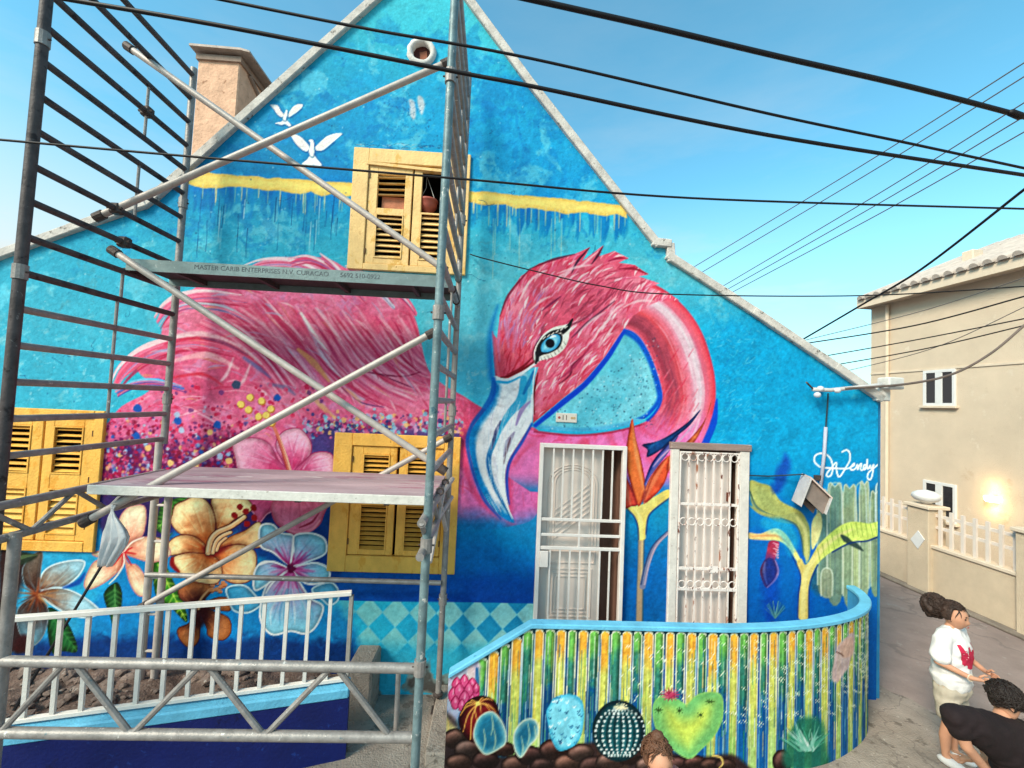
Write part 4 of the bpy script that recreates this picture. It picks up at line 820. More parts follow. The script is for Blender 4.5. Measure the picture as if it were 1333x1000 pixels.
def window(name, R, m, fr, panels, tilt=0, recess=.35, lab=None, slope=0):
    """R outer rectangle, fr frame board widths (l, r, t, b); panels: per leaf (x0, x1, [(z0, z1, nslats, skip)]) as fractions"""
    x0, x1, z0, z1 = R; y = D
    w = bpy.data.objects.new(name, None); COL.objects.link(w); w.parent = house; w.location = Vector(((x0+x1)/2, y, z0)) - OFF[house.name]; OFF[w.name] = Vector(((x0+x1)/2, y, z0))
    if lab: w['label'] = lab
    l, r, t, b = fr
    f = MB(); f.box((x0, y-.035, z0), (x0+l, y+.05, z1)); f.box((x1-r, y-.035, z0), (x1, y+.05, z1))
    f.box((x0+l, y-.037, z1-t), (x1-r, y+.05, z1)); f.box((x0+l, y-.037, z0), (x1-r, y+.05, z0+b))
    f.build('frame', m, w, bevel=.006)
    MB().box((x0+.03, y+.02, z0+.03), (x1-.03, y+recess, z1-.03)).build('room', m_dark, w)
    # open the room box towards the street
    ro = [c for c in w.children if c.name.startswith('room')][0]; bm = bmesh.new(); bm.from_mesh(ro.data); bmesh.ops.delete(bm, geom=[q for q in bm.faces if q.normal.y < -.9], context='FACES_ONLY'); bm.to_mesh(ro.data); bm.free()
    iw0, iw1, iz0, iz1 = x0+l+.006, x1-r-.006, z0+b+.006, z1-t-.006; W_, H_ = iw1-iw0, iz1-iz0
    for (a, c, pans) in panels:
        A, C = iw0+a*W_, iw0+c*W_; sh = MB(); edge = sorted([0, 1] + [q for p in pans for q in p[:2]])
        lo, hi = pans[0][0], pans[-1][1]; px0, px1 = pans[0][4], pans[0][5]
        sx0, sx1 = iw0+px0*W_, iw0+px1*W_
        sh.box((A, y-.016, iz0), (sx0, y+.028, iz1)); sh.box((sx1, y-.016, iz0), (C, y+.028, iz1))
        zs_ = [0] + [q for p in pans for q in p[:2]] + [1]
        for k in range(0, len(zs_), 2): sh.box((sx0, y-.015, iz0+zs_[k]*H_), (sx1, y+.027, iz0+zs_[k+1]*H_))
        sh.build('shutter', m, w, bevel=.004)
        bead = MB()
        for p in pans:
            zz0, zz1 = iz0+p[0]*H_, iz0+p[1]*H_
            if p[2] < 0: continue
            bead.box((sx0, y-.024, zz0), (sx0+.012, y-.012, zz1)); bead.box((sx1-.012, y-.024, zz0), (sx1, y-.012, zz1)); bead.box((sx0+.012, y-.024, zz0), (sx1-.012, y-.012, zz0+.012)); bead.box((sx0+.012, y-.024, zz1-.012), (sx1-.012, y-.012, zz1))
        if bead.v: bead.build('moulding', m, w)
        for p in pans:
            n = abs(p[2]); zz0, zz1 = iz0+p[0]*H_, iz0+p[1]*H_
            if n == 0 or p[2] == -99: continue
            me = slat_mesh(sx1-sx0-.004, (zz1-zz0)/n*.92 if p[3] is None else p[3])
            for k in range(n):
                link('slat', me, m, w, ((sx0+sx1)/2+random.uniform(-.001,.001), y+.012, zz0+(k+.5)*(zz1-zz0)/n), (random.uniform(-.1,.1)-.15, random.uniform(-.012,.012), 0))
    for (a, c, pans) in panels[:1]+panels[-1:]:
        xh = iw0+.004 if a == 0 else iw1-.004
        for q in (.12,.5,.88): MB().tube([Vector((xh, y-.022, iz0+q*H_-.03)), Vector((xh, y-.022, iz0+q*H_+.03))], .008, 8).build('hinge', mat('hinge_iron', (120,84,50), .6, .3, 20), w)
    return w
# z fractions run upward; each panel: (z0, z1, slats, slat height or None, x0, x1)
w_mid = window('shuttered_window', R_WM, m_yel, (.19,.17,.13,.17), [(0,.485,[(.04,.47,10,.034,.115,.41),(.55,.93,9,.034,.115,.41)]),(.515,1,[(.04,.47,10,.034,.60,.895),(.55,.93,9,.034,.60,.895)])], lab='closed yellow louvred window shutters behind the lower deck of the scaffold')
w_left = window('shuttered_window', R_WL, m_yel, (.10,.10,.08,.10), [(0,.49,[(.05,.42,7,.07,.08,.38),(.54,.93,8,.033,.08,.38)]),(.51,1,[(.05,.42,7,.07,.60,.90),(.54,.93,8,.033,.60,.90)])], lab='yellow louvred window shutters beside the painted plumeria')
w_up = window('shuttered_window', R_WU, m_yel2, (.17,.13,.16,.07), [(0,.49,[(.06,.50,8,None,.10,.41),(.56,.90,-99,None,.10,.41)]),(.51,1,[(.06,.53,8,None,.60,.90),(.54,.95,-99,None,.60,.90)])], recess=.6, lab='weathered pale yellow attic window with a missing shutter panel')
x0, x1, z0, z1 = R_WU; iw0 = x0+.176; W_ = x1-x0-.312; iz0 = z0+.076; H_ = z1-z0-.242
me = slat_mesh(.31*W_, .036)
for k, f in enumerate((.83,.77,.71,.655)): link('slat', me, m_yel2, w_up, (iw0+.255*W_, D+.012, iz0+f*H_+.06), (-.5, -.04, 0))
MB().bar((iw0-.03, D-.03, z1-.17), (x1-.14, D-.03, z1-.215), .02, .03).build('loose_strip', m_yel2, w_up)
MB().box((iw0+.14*W_, D+.05, iz0+.52*H_), (iw0+.40*W_, D+.058, iz0+.70*H_)).build('board', mat('orange_board', (216,140,106), .8, .25, 9), w_up)
# hanging pot in the open half
pot_c = at(557, 270, D+.10)
pot = root('flower_pot', pot_c - Vector((0,0,.08)), 'round terracotta coloured hanging pot in the open attic window', 'pot')
m_pot = mat('pot_plastic', (176,92,76), .5, .1, 8, .05)
MB().lathe(pot_c-Vector((0,0,.075)), [(.045,0),(.05,.012),(.075,.03),(.10,.075),(.105,.125),(.112,.13),(.112,.15),(.10,.15),(.095,.12)], 20).build('bowl', m_pot, pot, smooth=True)
MB().lathe(pot_c-Vector((0,0,.088)), [(.052,0),(.052,.012)], 14).build('saucer', m_pot, pot)
for dx, dy in ((-.1,0),(.08,.05),(.08,-.05)): MB().tube([pot_c+Vector((dx,dy,.07)), pot_c+Vector((dx*.3,dy*.3,.22)), pot_c+Vector((-.03,0,.36))], .003, 6).build('hanger_wire', mat('wire_white', (200,196,190), .6), pot)

# ---------------------------------------------------------------- doors with security gates
m_gate = mat('white_gate_paint', (248,236,228), .5, .06, 9, .08, 60, spots=[((150,90,60), .715, 30)])
m_gate2 = mat('rusty_white_gate_paint', (248,234,226), .55, .08, 9, .1, 60, spots=[((176,110,80), .57, 7), ((110,52,34), .57, 22)], streak=(1,1,.45))
m_door = mat('door_panel_white', (240,222,210), .55, .05, 5, .05, 30)
m_door2 = mat('door_metal_cream', (246,226,214), .5, .07, 5, .05, 30, spots=[((150,100,76), .74, 20)])
m_jamb = mat('brown_jamb', (150,108,90), .8, .3, 6, .2, 40, streak=True)
m_fram = mat('worn_white_frame', (232,222,212), .7, .1, 8, .25, 40, spots=[((150,110,90), .66, 20)])
def dchild(name, loc, lab):
    w = bpy.data.objects.new(name, None); COL.objects.link(w); w.parent = house; w.location = Vector(loc) - OFF[house.name]; OFF[w.name] = Vector(loc); w['label'] = lab; return w
def reveal(R, parent, dep=.30):
    x0, x1, z0, z1 = R; r = MB().box((x0+.03, D+.018, z0), (x1-.03, D+dep, z1-.03)).build('reveal', m_jamb, parent)
    bm = bmesh.new(); bm.from_mesh(r.data); bmesh.ops.delete(bm, geom=[q for q in bm.faces if q.normal.y < -.9], context='FACES_ONLY'); bm.to_mesh(r.data); bm.free()
# left door
x0, x1, z0, z1 = R_D1; W_, H_ = x1-x0, z1-z0
d1 = dchild('front_door', ((x0+x1)/2, D, z0), 'white panelled door with an arched moulding behind a plain white barred gate'); reveal(R_D1, d1)
lf = MB().box((x0+.04, D+.05, z0), (x0+.745*W_, D+.09, z1-.05)).build('door_leaf', m_door, d1, bevel=.004)
def rectmould(xa, xb, za, zb, t=.018): q = MB(); q.box((xa, D+.038, za), (xa+t, D+.052, zb)); q.box((xb-t, D+.038, za), (xb, D+.052, zb)); q.box((xa+t, D+.038, za), (xb-t, D+.052, za+t)); q.box((xa+t, D+.038, zb-t), (xb-t, D+.052, zb)); return q
lx0, lx1 = x0+.04, x0+.745*W_
for k in range(3): rectmould(lx0+.12+.035*k, lx1-.08-.03*k, z0+.28+.04*k, z0+.80-.04*k, .012).build('moulding', m_door, lf)
for rr in (.27,.235,.20):
    cxm = (lx0+lx1)/2+.02; czm = z0+1.72; MB().tube([Vector((cxm-rr, D+.047, z0+1.05))] + [Vector((cxm+rr*math.cos(a), D+.047, czm+rr*.75*math.sin(a))) for a in np.linspace(math.pi, 0, 12)] + [Vector((cxm+rr, D+.047, z0+1.05))], .008, 6).build('moulding', m_door, lf)
for k in range(6): MB().bar((cxm-.19, D+.046, z0+1.12+.06*k), (cxm+.19, D+.046, z0+1.42+.06*k), .012, .012).build('moulding', m_door, lf)
for (za, zb) in ((z0+.855, z0+.985),): rectmould(lx0+.10, lx1-.05, za, zb, .010).build('moulding', m_door, lf)
g = MB(); yg = D-.045; zm = [.0, .40]
g.box((x0+.0, yg-.02, z0), (x0+.042, yg+.05, z1)); g.box((x1-.045, yg-.02, z0), (x1, yg+.05, z1)); g.box((x0+.042, yg-.021, z1-.045), (x1-.045, yg+.05, z1))
g.build('gate_frame', m_gate, d1, bevel=.005)
def zpx(px, py): return at(px, py, D-.045).z
rails = [(zpx(750,677), .030), (zpx(750,697), .028), (zpx(750,714), .034)]
for z, h in rails: MB().box((x0+.043, yg-.012, z-h/2), (x1-.046, yg+.012, z+h/2)).build('rail', m_gate, d1, bevel=.003)
nb = 8; ztop = z1-.046
for k in range(1, nb):
    x = x0+.043 + (x1-x0-.09)*k/nb
    MB().box((x-.0085, yg-.008, rails[0][0]+.012), (x+.0085, yg+.009, ztop)).build('bar', m_gate, d1)
    MB().box((x-.0085, yg-.008, z0), (x+.0085, yg+.009, rails[2][0]-.014)).build('bar', m_gate, d1)
MB().box((x0+.47*W_, yg-.010, rails[2][0]+.015), (x0+.49*W_, yg+.010, rails[0][0]-.014)).build('bar', m_gate, d1)
MB().box((x0+.04, yg-.03, rails[2][0]-.20), (x0+.13, yg-.012, rails[2][0]-.03)).build('lock_plate', m_gate, d1, bevel=.004)
# right door
x0, x1, z0, z1 = R_D2; W_, H_ = x1-x0, z1-z0
d2 = dchild('front_door', ((x0+x1)/2, D, z0), 'cream metal door behind a rusty white barred gate with rows of rings'); reveal(R_D2, d2)
lf2 = MB().box((x0+.05, D+.062, z0), (x0+.80*W_, D+.10, z1-.10)).build('door_leaf', m_door2, d2, bevel=.004)
for k, zf_ in enumerate((zpx(945,705), zpx(945,716), zpx(945,724))): MB().lathe(Vector((x0+.70*W_, D+.064, zf_)), [(.014-.003*k, 0), (.012-.003*k, .012)], 10, (0,-1,0)).build('keyhole', mat('iron_dark', (52,44,42), .6), lf2)
fr = MB(); fr.box((x0-.005, D-.04, z0), (x0+.085, D+.06, z1-.06)); fr.box((x1-.105, D-.04, z0), (x1+.005, D+.06, z1-.06)); fr.build('door_frame', m_fram, d2, bevel=.008)
MB().box((x0-.02, D-.05, z1-.062), (x1+.02, D+.06, z1+.012)).build('lintel_board', mat('grey_board', (168,140,130), .85, .25, 10, .3, 40, spots=[((206,190,180), .6, 12)], streak=(.15,1,1)), d2, bevel=.006)
yg = D-.03; gx0, gx1, gz1 = x0+.10, x1-.12, z1-.085
gf = MB(); gf.box((gx0-.012, yg-.012, z0), (gx0+.006, yg+.02, gz1)); gf.box((gx1-.006, yg-.012, z0), (gx1+.014, yg+.02, gz1)); gf.box((gx0+.006, yg-.013, gz1-.018), (gx1-.006, yg+.02, gz1)); gf.build('gate_frame', m_gate2, d2, bevel=.003)
nb = 7; xs_ = [gx0 + (gx1-gx0)*k/nb for k in range(nb+1)]
for k in range(1, nb): MB().box((xs_[k]-.0075, yg-.008, z0), (xs_[k]+.0075, yg+.008, gz1-.019)).build('bar', m_gate2, d2)
rz = [zpx(920,657), zpx(920,741), zpx(920,768)]
for i, z in enumerate(rz): MB().box((gx0+.007, yg-.011, z-.013), (gx1-.007, yg+.011, z+.013)).build('rail', m_gate2, d2)
for zz, half in ((gz1-.06, True), (zpx(920,680), False), (rz[2]+.05, True)):
    for k in range(nb): MB().torus(((xs_[k]+xs_[k+1])/2, yg-.003, zz), (xs_[1]-xs_[0])/2-.008, .006, n=16, m=5).build('ring', m_gate2, d2)
lb = Vector((gx0+.62*(gx1-gx0), yg, rz[1])); MB().box(lb+Vector((-.07,-.02,-.035)), lb+Vector((.03,-.0125,.035))).build('lock_box', m_gate2, d2)
MB().box((x1-.20, D+.05, zpx(960,650)-.05), (x1-.165, D+.075, zpx(960,650)+.05)).build('latch', mat('rust_brown', (130,72,54), .8), d2)
# house number tile
np_ = at(737.5, 544, D-.012); pl = root('house_number_tile', np_, 'small cream number tile above the barred door', 'sign')
MB().box(np_+Vector((-.115,0,-.05)), np_+Vector((.115,.03,.05))).build('tile', mat('cream_tile', (240,226,212), .35, .05, 9, .02), pl, bevel=.004)
def text(body, size, loc, name, m, parent, rot=(math.pi/2,0,0), extr=.0008, align='CENTER'):
    cu = bpy.data.curves.new(name, 'FONT'); cu.body = body; cu.size = size; cu.align_x = align; cu.align_y = 'CENTER'; cu.extrude = extr
    t = bpy.data.objects.new(name+'_tmp', cu); COL.objects.link(t); dg = bpy.context.evaluated_depsgraph_get(); me = bpy.data.meshes.new_from_object(t.evaluated_get(dg)); bpy.data.objects.remove(t)
    me.materials.clear(); return link(name, me, m, parent, loc, rot)
text('11', .075, np_+Vector((-.02,-.002,0)), 'digits', mat('digit_brown', (110,84,76), .6), pl)
for dx, c in ((-.08,(196,90,80)),(.06,(222,180,130)),(.085,(230,190,140))): MB().lathe(np_+Vector((dx,-.0005,.0)), [(.015,0),(.013,.003)], 8, (0,-1,0)).build('painted_bud', mat('bud%d' % c[0], c, .6), pl)

# ================================================================ ground
def ground_mat(name, c1, c2, scale, bump, bscale, spots):
    return mat(name, c1, .9, .22, scale, bump, bscale, spots=spots)
m_asph = mat('asphalt', (162,142,134), .92, .16, 1.6, .6, 120, spots=[((170,158,150), .60, 4), ((120,110,106), .63, 45), ((196,186,176), .69, 70)])
def add_cracks(m, sc_=.9, col=(96,88,84), amt=.75):
    t = m.node_tree; b = t.nodes['Principled BSDF']; src = b.inputs['Base Color'].links[0].from_socket; g_ = t.nodes.new('ShaderNodeNewGeometry'); vo = t.nodes.new('ShaderNodeTexVoronoi'); vo.feature = 'DISTANCE_TO_EDGE'; vo.inputs['Scale'].default_value = sc_
    nz = t.nodes.new('ShaderNodeTexNoise'); nz.inputs['Scale'].default_value = 3.0; nz.inputs['Detail'].default_value = 6; mxv = t.nodes.new('ShaderNodeVectorMath'); mxv.operation = 'MULTIPLY_ADD'; mxv.inputs[1].default_value = (.5,.5,.5)
    t.links.new(g_.outputs['Position'], nz.inputs['Vector']); t.links.new(nz.outputs['Color'], mxv.inputs[0]); t.links.new(g_.outputs['Position'], mxv.inputs[2]); t.links.new(mxv.outputs[0], vo.inputs['Vector'])
    mr = t.nodes.new('ShaderNodeMapRange'); mr.inputs[1].default_value = .004; mr.inputs[2].default_value = .011; mr.inputs[3].default_value = amt; mr.inputs[4].default_value = 0; t.links.new(vo.outputs['Distance'], mr.inputs[0])
    mx = t.nodes.new('ShaderNodeMix'); mx.data_type = 'RGBA'; mx.inputs[7].default_value = lin(col); t.links.new(mr.outputs[0], mx.inputs[0]); t.links.new(src, mx.inputs[6]); t.links.new(mx.outputs[2], b.inputs['Base Color'])
add_cracks(m_asph, .4, (104,96,92), .35)
g = MB().add([(-400,-400,0),(400,-400,0),(400,400,0),(-400,400,0)], [(0,1,2,3)]).build('street', m_asph); tag(g, kind='structure')
# trodden concrete and dirt in front of the house
def bumpy(name, xs, ys, zf, m, parent=None):
    nx, ny = len(xs), len(ys); vs = [(x, y, zf(x, y)) for y in ys for x in xs]
    fs = [(j*nx+i, j*nx+i+1, (j+1)*nx+i+1, (j+1)*nx+i) for j in range(ny-1) for i in range(nx-1)]
    return MB().add(vs, fs).build(name, m, parent, smooth=True)
from mathutils import noise as mnoise
m_conc = mat('worn_concrete', (164,150,138), .92, .22, 2.5, .7, 60, spots=[((120,108,98), .57, 5), ((196,186,174), .62, 16), ((92,82,76), .66, 30)])
fc = bumpy('forecourt_paving', np.linspace(-1.6, 6.0, 100), np.linspace(2.6, 5.0, 40), lambda x, y: .012+.02*(mnoise.noise(Vector((x*1.5, y*1.5, 0)))+.3*mnoise.noise(Vector((x*6, y*6, 2))))*min(1, max(0, (6.0-x)*1.2), (y-2.6)*3) - .03*max(0, x-4.6), m_conc)
tag(fc, kind='structure'); add_cracks(m_conc, 1.1, (96,86,80), .4)

# ================================================================ low navy wall with railing (left)
_wa = at(455, 893, 3.86); WA, WB = Vector((_wa.x, 3.86, 0)), Vector((-5.6, 2.76, 0)); wd_ = (WB-WA).normalized(); wn = Vector((-wd_.y, wd_.x, 0)); wn = wn if wn.y > 0 else -wn
zt = at(452, 896, 3.86).z
lw = root('low_garden_wall', (WA+WB)/2, 'low navy blue garden wall with a light blue top band', 'wall')
m_navy = mat('navy_paint', (6,26,100), .6, .12, 3, .3, 40, spots=[((24,56,136), .62, 14), ((90,120,170), .72, 30), ((4,16,70), .60, 5)])
m_lblue = mat('light_blue_paint', (110,196,232), .65, .14, 5, .3, 40, spots=[((190,220,228), .68, 24), ((60,130,180), .66, 12)])
MB().prism([WA, WB, WB+wn*.17, WA+wn*.17], (0,0,zt-.085)).build('wall', m_navy, lw)
MB().prism([WA-wn*.006+Vector((0,0,zt-.085)), WB-wn*.006+Vector((0,0,zt-.085)), WB+wn*.176+Vector((0,0,zt-.085)), WA+wn*.176+Vector((0,0,zt-.085))], (0,0,.085)).build('top_band', m_lblue, lw, bevel=.012)
m_rail = mat('white_rail_paint', (238,232,224), .5, .06, 12, .12, 60, spots=[((150,110,90), .70, 36)])
rl = root('white_railing', (WA+WB)/2+Vector((0,0,zt)), 'white metal railing with square bars on the navy wall', 'railing')
ra = WA + wn*.085 + wd_*.03; rb = WB + wn*.085
htop = at(462, 772, ra.y).z; hl = at(8, 800, atz(8,800,htop).y).z
# top rail follows the photo: level, bottom rail just above the wall band
zbr = zt+.035
MB().bar(ra+Vector((0,0,htop)), rb+Vector((0,0,htop)), .052, .036).build('top_rail', m_rail, rl, bevel=.004)
MB().bar(ra+Vector((0,0,zbr)), rb+Vector((0,0,zbr)), .042, .030).build('bottom_rail', m_rail, rl, bevel=.003)
MB().bar(ra+Vector((0,0,zt-.02)), ra+Vector((0,0,htop-.018)), .032, .032, (1,0,0)).build('end_post', mat('grey_post', (150,146,140), .5, .2, 12, .1), rl)
Lr = (rb-ra).length; k = 1; bme = MB().bar((0,0,zbr+.015), (0,0,htop-.0155), .028, .028, tuple(wd_)).mesh('bar')
while k*.171 < Lr: p = ra + wd_*(k*.171); link('bar', bme, m_rail, rl, (p.x, p.y, 0)); k += 1
# rubble bed between this wall and the house
bed_z = .26
def bedz(x, y): return bed_z + .10*mnoise.noise(Vector((x*1.7, y*1.7, 4))) + .05*mnoise.noise(Vector((x*6, y*6, 9))) + .02*mnoise.noise(Vector((x*19, y*19, 3))) - .22*max(0, min(1, (x+1.75)/.4))
m_dirt = mat('brown_rubble_soil', (120,98,88), .95, .3, 4, .8, 50, spots=[((150,130,118), .58, 9), ((74,60,56), .6, 16), ((190,176,164), .68, 30)])
bd = bumpy('soil_bed', np.linspace(-6.4, -1.32, 150), np.linspace(2.6, 4.72, 70), lambda x, y: bedz(x, y) if (Vector((x, y, 0))-WA).dot(wn) > .1 else -.05, m_dirt); tag(bd, kind='structure')
def rock(seed, n=2):
    r = random.Random(seed); bm = bmesh.new(); bmesh.ops.create_icosphere(bm, subdivisions=1, radius=1)
    for v in bm.verts: v.co *= r.uniform(.72, 1.12)
    for v in bm.verts: v.co.z *= .62
    me = bpy.data.meshes.new('stone'); bm.to_mesh(me); bm.free(); return me
rocks = [rock(i) for i in range(6)]
st = MB()
for i in range(520):
    x, y = random.uniform(-5.2,-1.5), random.uniform(2.9,4.62)
    if (Vector((x, y, 0))-WA).dot(wn) < .28: continue
    s = random.choice((.02,.03,.03,.045,.06,.09)); a = random.uniform(0, 6.28); me = rocks[i % 6]; z = bedz(x, y)
    st.add([Vector((x + s*(v.co.x*math.cos(a)-v.co.y*math.sin(a)), y + s*(v.co.x*math.sin(a)+v.co.y*math.cos(a)), z+s*.25+s*v.co.z)) for v in me.vertices], [tuple(p.vertices) for p in me.polygons])
so = st.build('rubble', mat('rubble_stone', (138,118,108), .95, .35, 7, .6, 40, spots=[((186,176,166), .6, 11), ((84,70,64), .6, 14)])); tag(so, 'loose brown rubble on the soil bed behind the railing', 'rubble', kind='stuff')
bk = at(465, 885, 4.1); blk = MB().box((at(456,880,4.4).x, 4.3, .0), (at(487,880,4.4).x, 4.66, at(470,866,4.3).z)).build('concrete_block', m_conc, None, bevel=.02); tag(blk, 'rough grey concrete block at the end of the navy wall', 'block')
# tube stub with blue paint between block and wall foot
# ================================================================ parapet with painted cacti
YP = 3.72; zc_ = at(830, 814, YP).z
xs0 = at(584, 880, YP).x; xk = at(692, 812, YP).x; xcurve = at(945, 812, YP).x; zlow = at(588, 876, YP).z
pe = at(1112, 775, D-.02); path = []                     # plan of the outer face
for t in np.linspace(0, 1, 260): path.append((xs0 + (xcurve-xs0)*t, YP))
# quarter-ellipse back to the house
ex_, ey_ = pe.x - xcurve, D - YP
c1x, c1y = xcurve + ex_*.62, YP + .06; c2x, c2y = pe.x - .04, YP + ey_*.45
for t in np.linspace(0, 1, 190)[1:]: path.append(((1-t)**3*xcurve + 3*(1-t)**2*t*c1x + 3*(1-t)*t*t*c2x + t**3*pe.x, (1-t)**3*YP + 3*(1-t)**2*t*c1y + 3*(1-t)*t*t*c2y + t**3*D))
path = np.array(path); sl_ = np.concatenate([[0], np.cumsum(np.hypot(*np.diff(path, axis=0).T))])
S = np.arange(0, sl_[-1], .009); PXp = np.interp(S, sl_, path[:,0]); PYp = np.interp(S, sl_, path[:,1])
def ptop(x): return np.where(x < xk, zlow + (zc_-zlow)*np.clip((x-xs0)/(xk-xs0), 0, 1), zc_)
TV = np.linspace(0, 1, 118); topz = ptop(PXp) - .040
PZ = TV[:,None]*topz[None,:] + (1-TV)[:,None]*(-.03); PXg = np.broadcast_to(PXp, PZ.shape); PYg = np.broadcast_to(PYp, PZ.shape)
qx, qy = proj(PXg, PYg, PZ); pv = Canvas(qx, qy)
SG = np.broadcast_to(S, PZ.shape).astype(np.float32)
dtop = topz[None,:]-PZ; pv.C[:] = mixc((14,108,166), (8,82,120), sstep(.3,.7,pv.n1)); kk = sstep(.30, .0, dtop); pv.C[:] = pv.C*(1-.85*kk[...,None]) + A3((24,66,60))*(.85*kk)[...,None]  # top darkened: gaps between columns, with the cap's shadow line painted in
# the columns: alternate yellow and green, 27 px apart at the front
s_front = S[-1]; pitch = 28.3/2/F*YP; ncol = int(s_front/pitch)+1
s_y = float(at(701.7, 840, YP).x - xs0); S_OFF = s_y % (2*pitch)
cact = []
for k in range(ncol):
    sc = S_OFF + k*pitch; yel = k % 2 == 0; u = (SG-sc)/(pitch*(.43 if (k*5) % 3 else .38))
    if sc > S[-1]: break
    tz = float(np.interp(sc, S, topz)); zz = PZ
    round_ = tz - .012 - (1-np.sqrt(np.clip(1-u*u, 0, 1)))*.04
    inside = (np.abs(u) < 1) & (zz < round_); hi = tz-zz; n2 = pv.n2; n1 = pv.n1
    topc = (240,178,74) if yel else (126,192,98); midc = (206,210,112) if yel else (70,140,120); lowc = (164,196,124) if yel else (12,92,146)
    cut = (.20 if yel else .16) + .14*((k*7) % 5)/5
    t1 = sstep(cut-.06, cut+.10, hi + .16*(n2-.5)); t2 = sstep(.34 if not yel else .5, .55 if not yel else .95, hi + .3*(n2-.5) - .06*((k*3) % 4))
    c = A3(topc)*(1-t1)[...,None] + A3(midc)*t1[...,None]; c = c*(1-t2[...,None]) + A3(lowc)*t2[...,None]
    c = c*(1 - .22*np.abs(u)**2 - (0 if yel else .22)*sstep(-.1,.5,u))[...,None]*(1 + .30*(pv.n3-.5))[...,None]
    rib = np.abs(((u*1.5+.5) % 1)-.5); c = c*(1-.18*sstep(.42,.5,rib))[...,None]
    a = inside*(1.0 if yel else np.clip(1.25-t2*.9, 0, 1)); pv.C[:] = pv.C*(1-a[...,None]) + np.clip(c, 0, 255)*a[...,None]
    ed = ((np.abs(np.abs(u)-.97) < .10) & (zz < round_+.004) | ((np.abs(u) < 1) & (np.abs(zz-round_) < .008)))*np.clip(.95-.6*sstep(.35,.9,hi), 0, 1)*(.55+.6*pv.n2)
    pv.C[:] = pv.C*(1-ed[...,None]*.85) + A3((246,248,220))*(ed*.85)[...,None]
# streaks, runs and spines
def spx(s, h): j = min(int(s/.009), len(S)-1); i = int(np.clip((topz[j]-h+.03)/(topz[j]+.03), 0, 1)*(len(TV)-1)); return (float(qx[i,j]), float(qy[i,j]))
for i in range(800):
    s = random.uniform(.02, S[-1]-.02); h = random.uniform(.05,.9); l = random.uniform(.08,.35); a, b = spx(s, h), spx(s, min(h+l, 1.1))
    pv.stroke([a, b], [.6, random.uniform(1,3), .6], random.choice([(246,244,214),(10,80,130),(150,200,90),(246,206,110),(60,150,80),(10,90,150),(250,250,236),(16,60,80)]), random.uniform(.25,.65), .8, dry=.4, smooth=False)
for k in range(ncol):
    sc = S_OFF+k*pitch
    if k < 14 or sc > S[-1]-.05: continue
    for j in range(9):
        s = sc + random.choice((-1,1))*pitch*random.choice((.3,.36,.1)); p = spx(s, random.uniform(.02,.8)); pv.stroke([(p[0]-2.4,p[1]-1.4),(p[0]+2.4,p[1]+1.4)], [.6,1.2,.5], (240,244,206), .85, .5); pv.stroke([(p[0]+2,p[1]-2),(p[0]-2,p[1]+2)], [.6,1.1,.5], (240,244,206), .8, .5)
PPARTS = ['wall']
def ppart(n): PPARTS.append(n); pv.part = len(PPARTS)-1
zk = zc(5.882, 570, 830); zj = zc(3.847, 560, 740); zq = zc(4.166, 840, 760)
# bottom corner left: pale ground behind the pink flower, yellow patch
pv.fill(zk((60,250),(300,180),(300,460),(180,560),(130,640),(70,560)), (206,190,214), 4, .85, wob=10); pv.fill(zk((50,590),(140,660),(160,760),(60,780)), (226,186,110), 5, .8, wob=6); pv.fill(zk((60,570),(130,620),(170,700),(100,660)), (70,56,66), 4, .8)
pv.stroke(zk((300,240),(302,330),(300,430)), [4,5,3], (30,96,140), .8, 1)
ppart('painted_flower')
for dx, dy, w in ((0,-95,26),(-60,-70,28),(60,-70,26),(-85,10,30),(80,0,28),(-40,-20,30),(35,-25,30),(-70,70,26),(0,40,32),(60,60,26),(-20,90,24),(90,-40,20)):
    c = zk((205+dx, 425+dy))[0]; w = w*1.75; pv.fill([(c[0], c[1]-w*.19), (c[0]+w*.13, c[1]), (c[0]+w*.04, c[1]+w*.2), (c[0]-w*.08, c[1]+w*.19), (c[0]-w*.14, c[1])], lambda X, Y, d, sl: mixc((150,20,76), (222,90,140), sstep(0, 2.6, d)), .7); pv.stroke([c, (c[0], c[1]-w*.13)], [2.0,.6], (240,170,196), .8, .8)
# brown stones along the foot
def stone(cx, cy, rx, ry):
    a0 = random.uniform(0, 6); P = [(cx+rx*math.cos(a)*random.uniform(.9,1.06), cy+ry*math.sin(a)*random.uniform(.9,1.06)) for a in np.linspace(0, 6.283, 10)[:-1]]
    b = random.choice([(92,62,56),(104,72,62),(80,54,50),(112,84,76)])
    pv.fill(P, lambda X, Y, d, sl: mixc([x*.45 for x in b], [min(255, x*1.5+20) for x in b], sstep(-.1, 1.1, ((cy-Y)/ry*.75+(cx-X)/rx*.35+.25)*sstep(0,6,d)))*1.0, .9, tex=.08); pv.stroke(P+[P[0]], 1.2, (34,20,20), .7, .8, smooth=False)
pv.part = 0; pv.fill([(575,960),(640,985),(720,975),(800,965),(900,985),(960,985),(960,1040),(575,1040)], (56,38,36), 4, .95)
for cx, cy, rx, ry in ((592,962,16,14),(610,975,20,14),(598,992,18,12),(632,990,18,13),(655,975,16,10),(670,996,18,13),(690,984,20,13),(705,996,16,10),(722,976,20,14),(740,994,20,13),(756,980,18,12),(772,996,20,13),(795,990,20,12),(820,985,18,12),(842,996,16,12),(880,996,22,12),(905,992,16,9),(925,995,14,9),(944,996,14,9),(1018,992,13,16)):
    ppart('painted_stone'); stone(cx, cy, rx, ry)
pv.part = 0; pv.stroke([(928,984),(938,986),(941,994),(936,1000)], [2,2.4,1], (226,190,110), .9, .7)
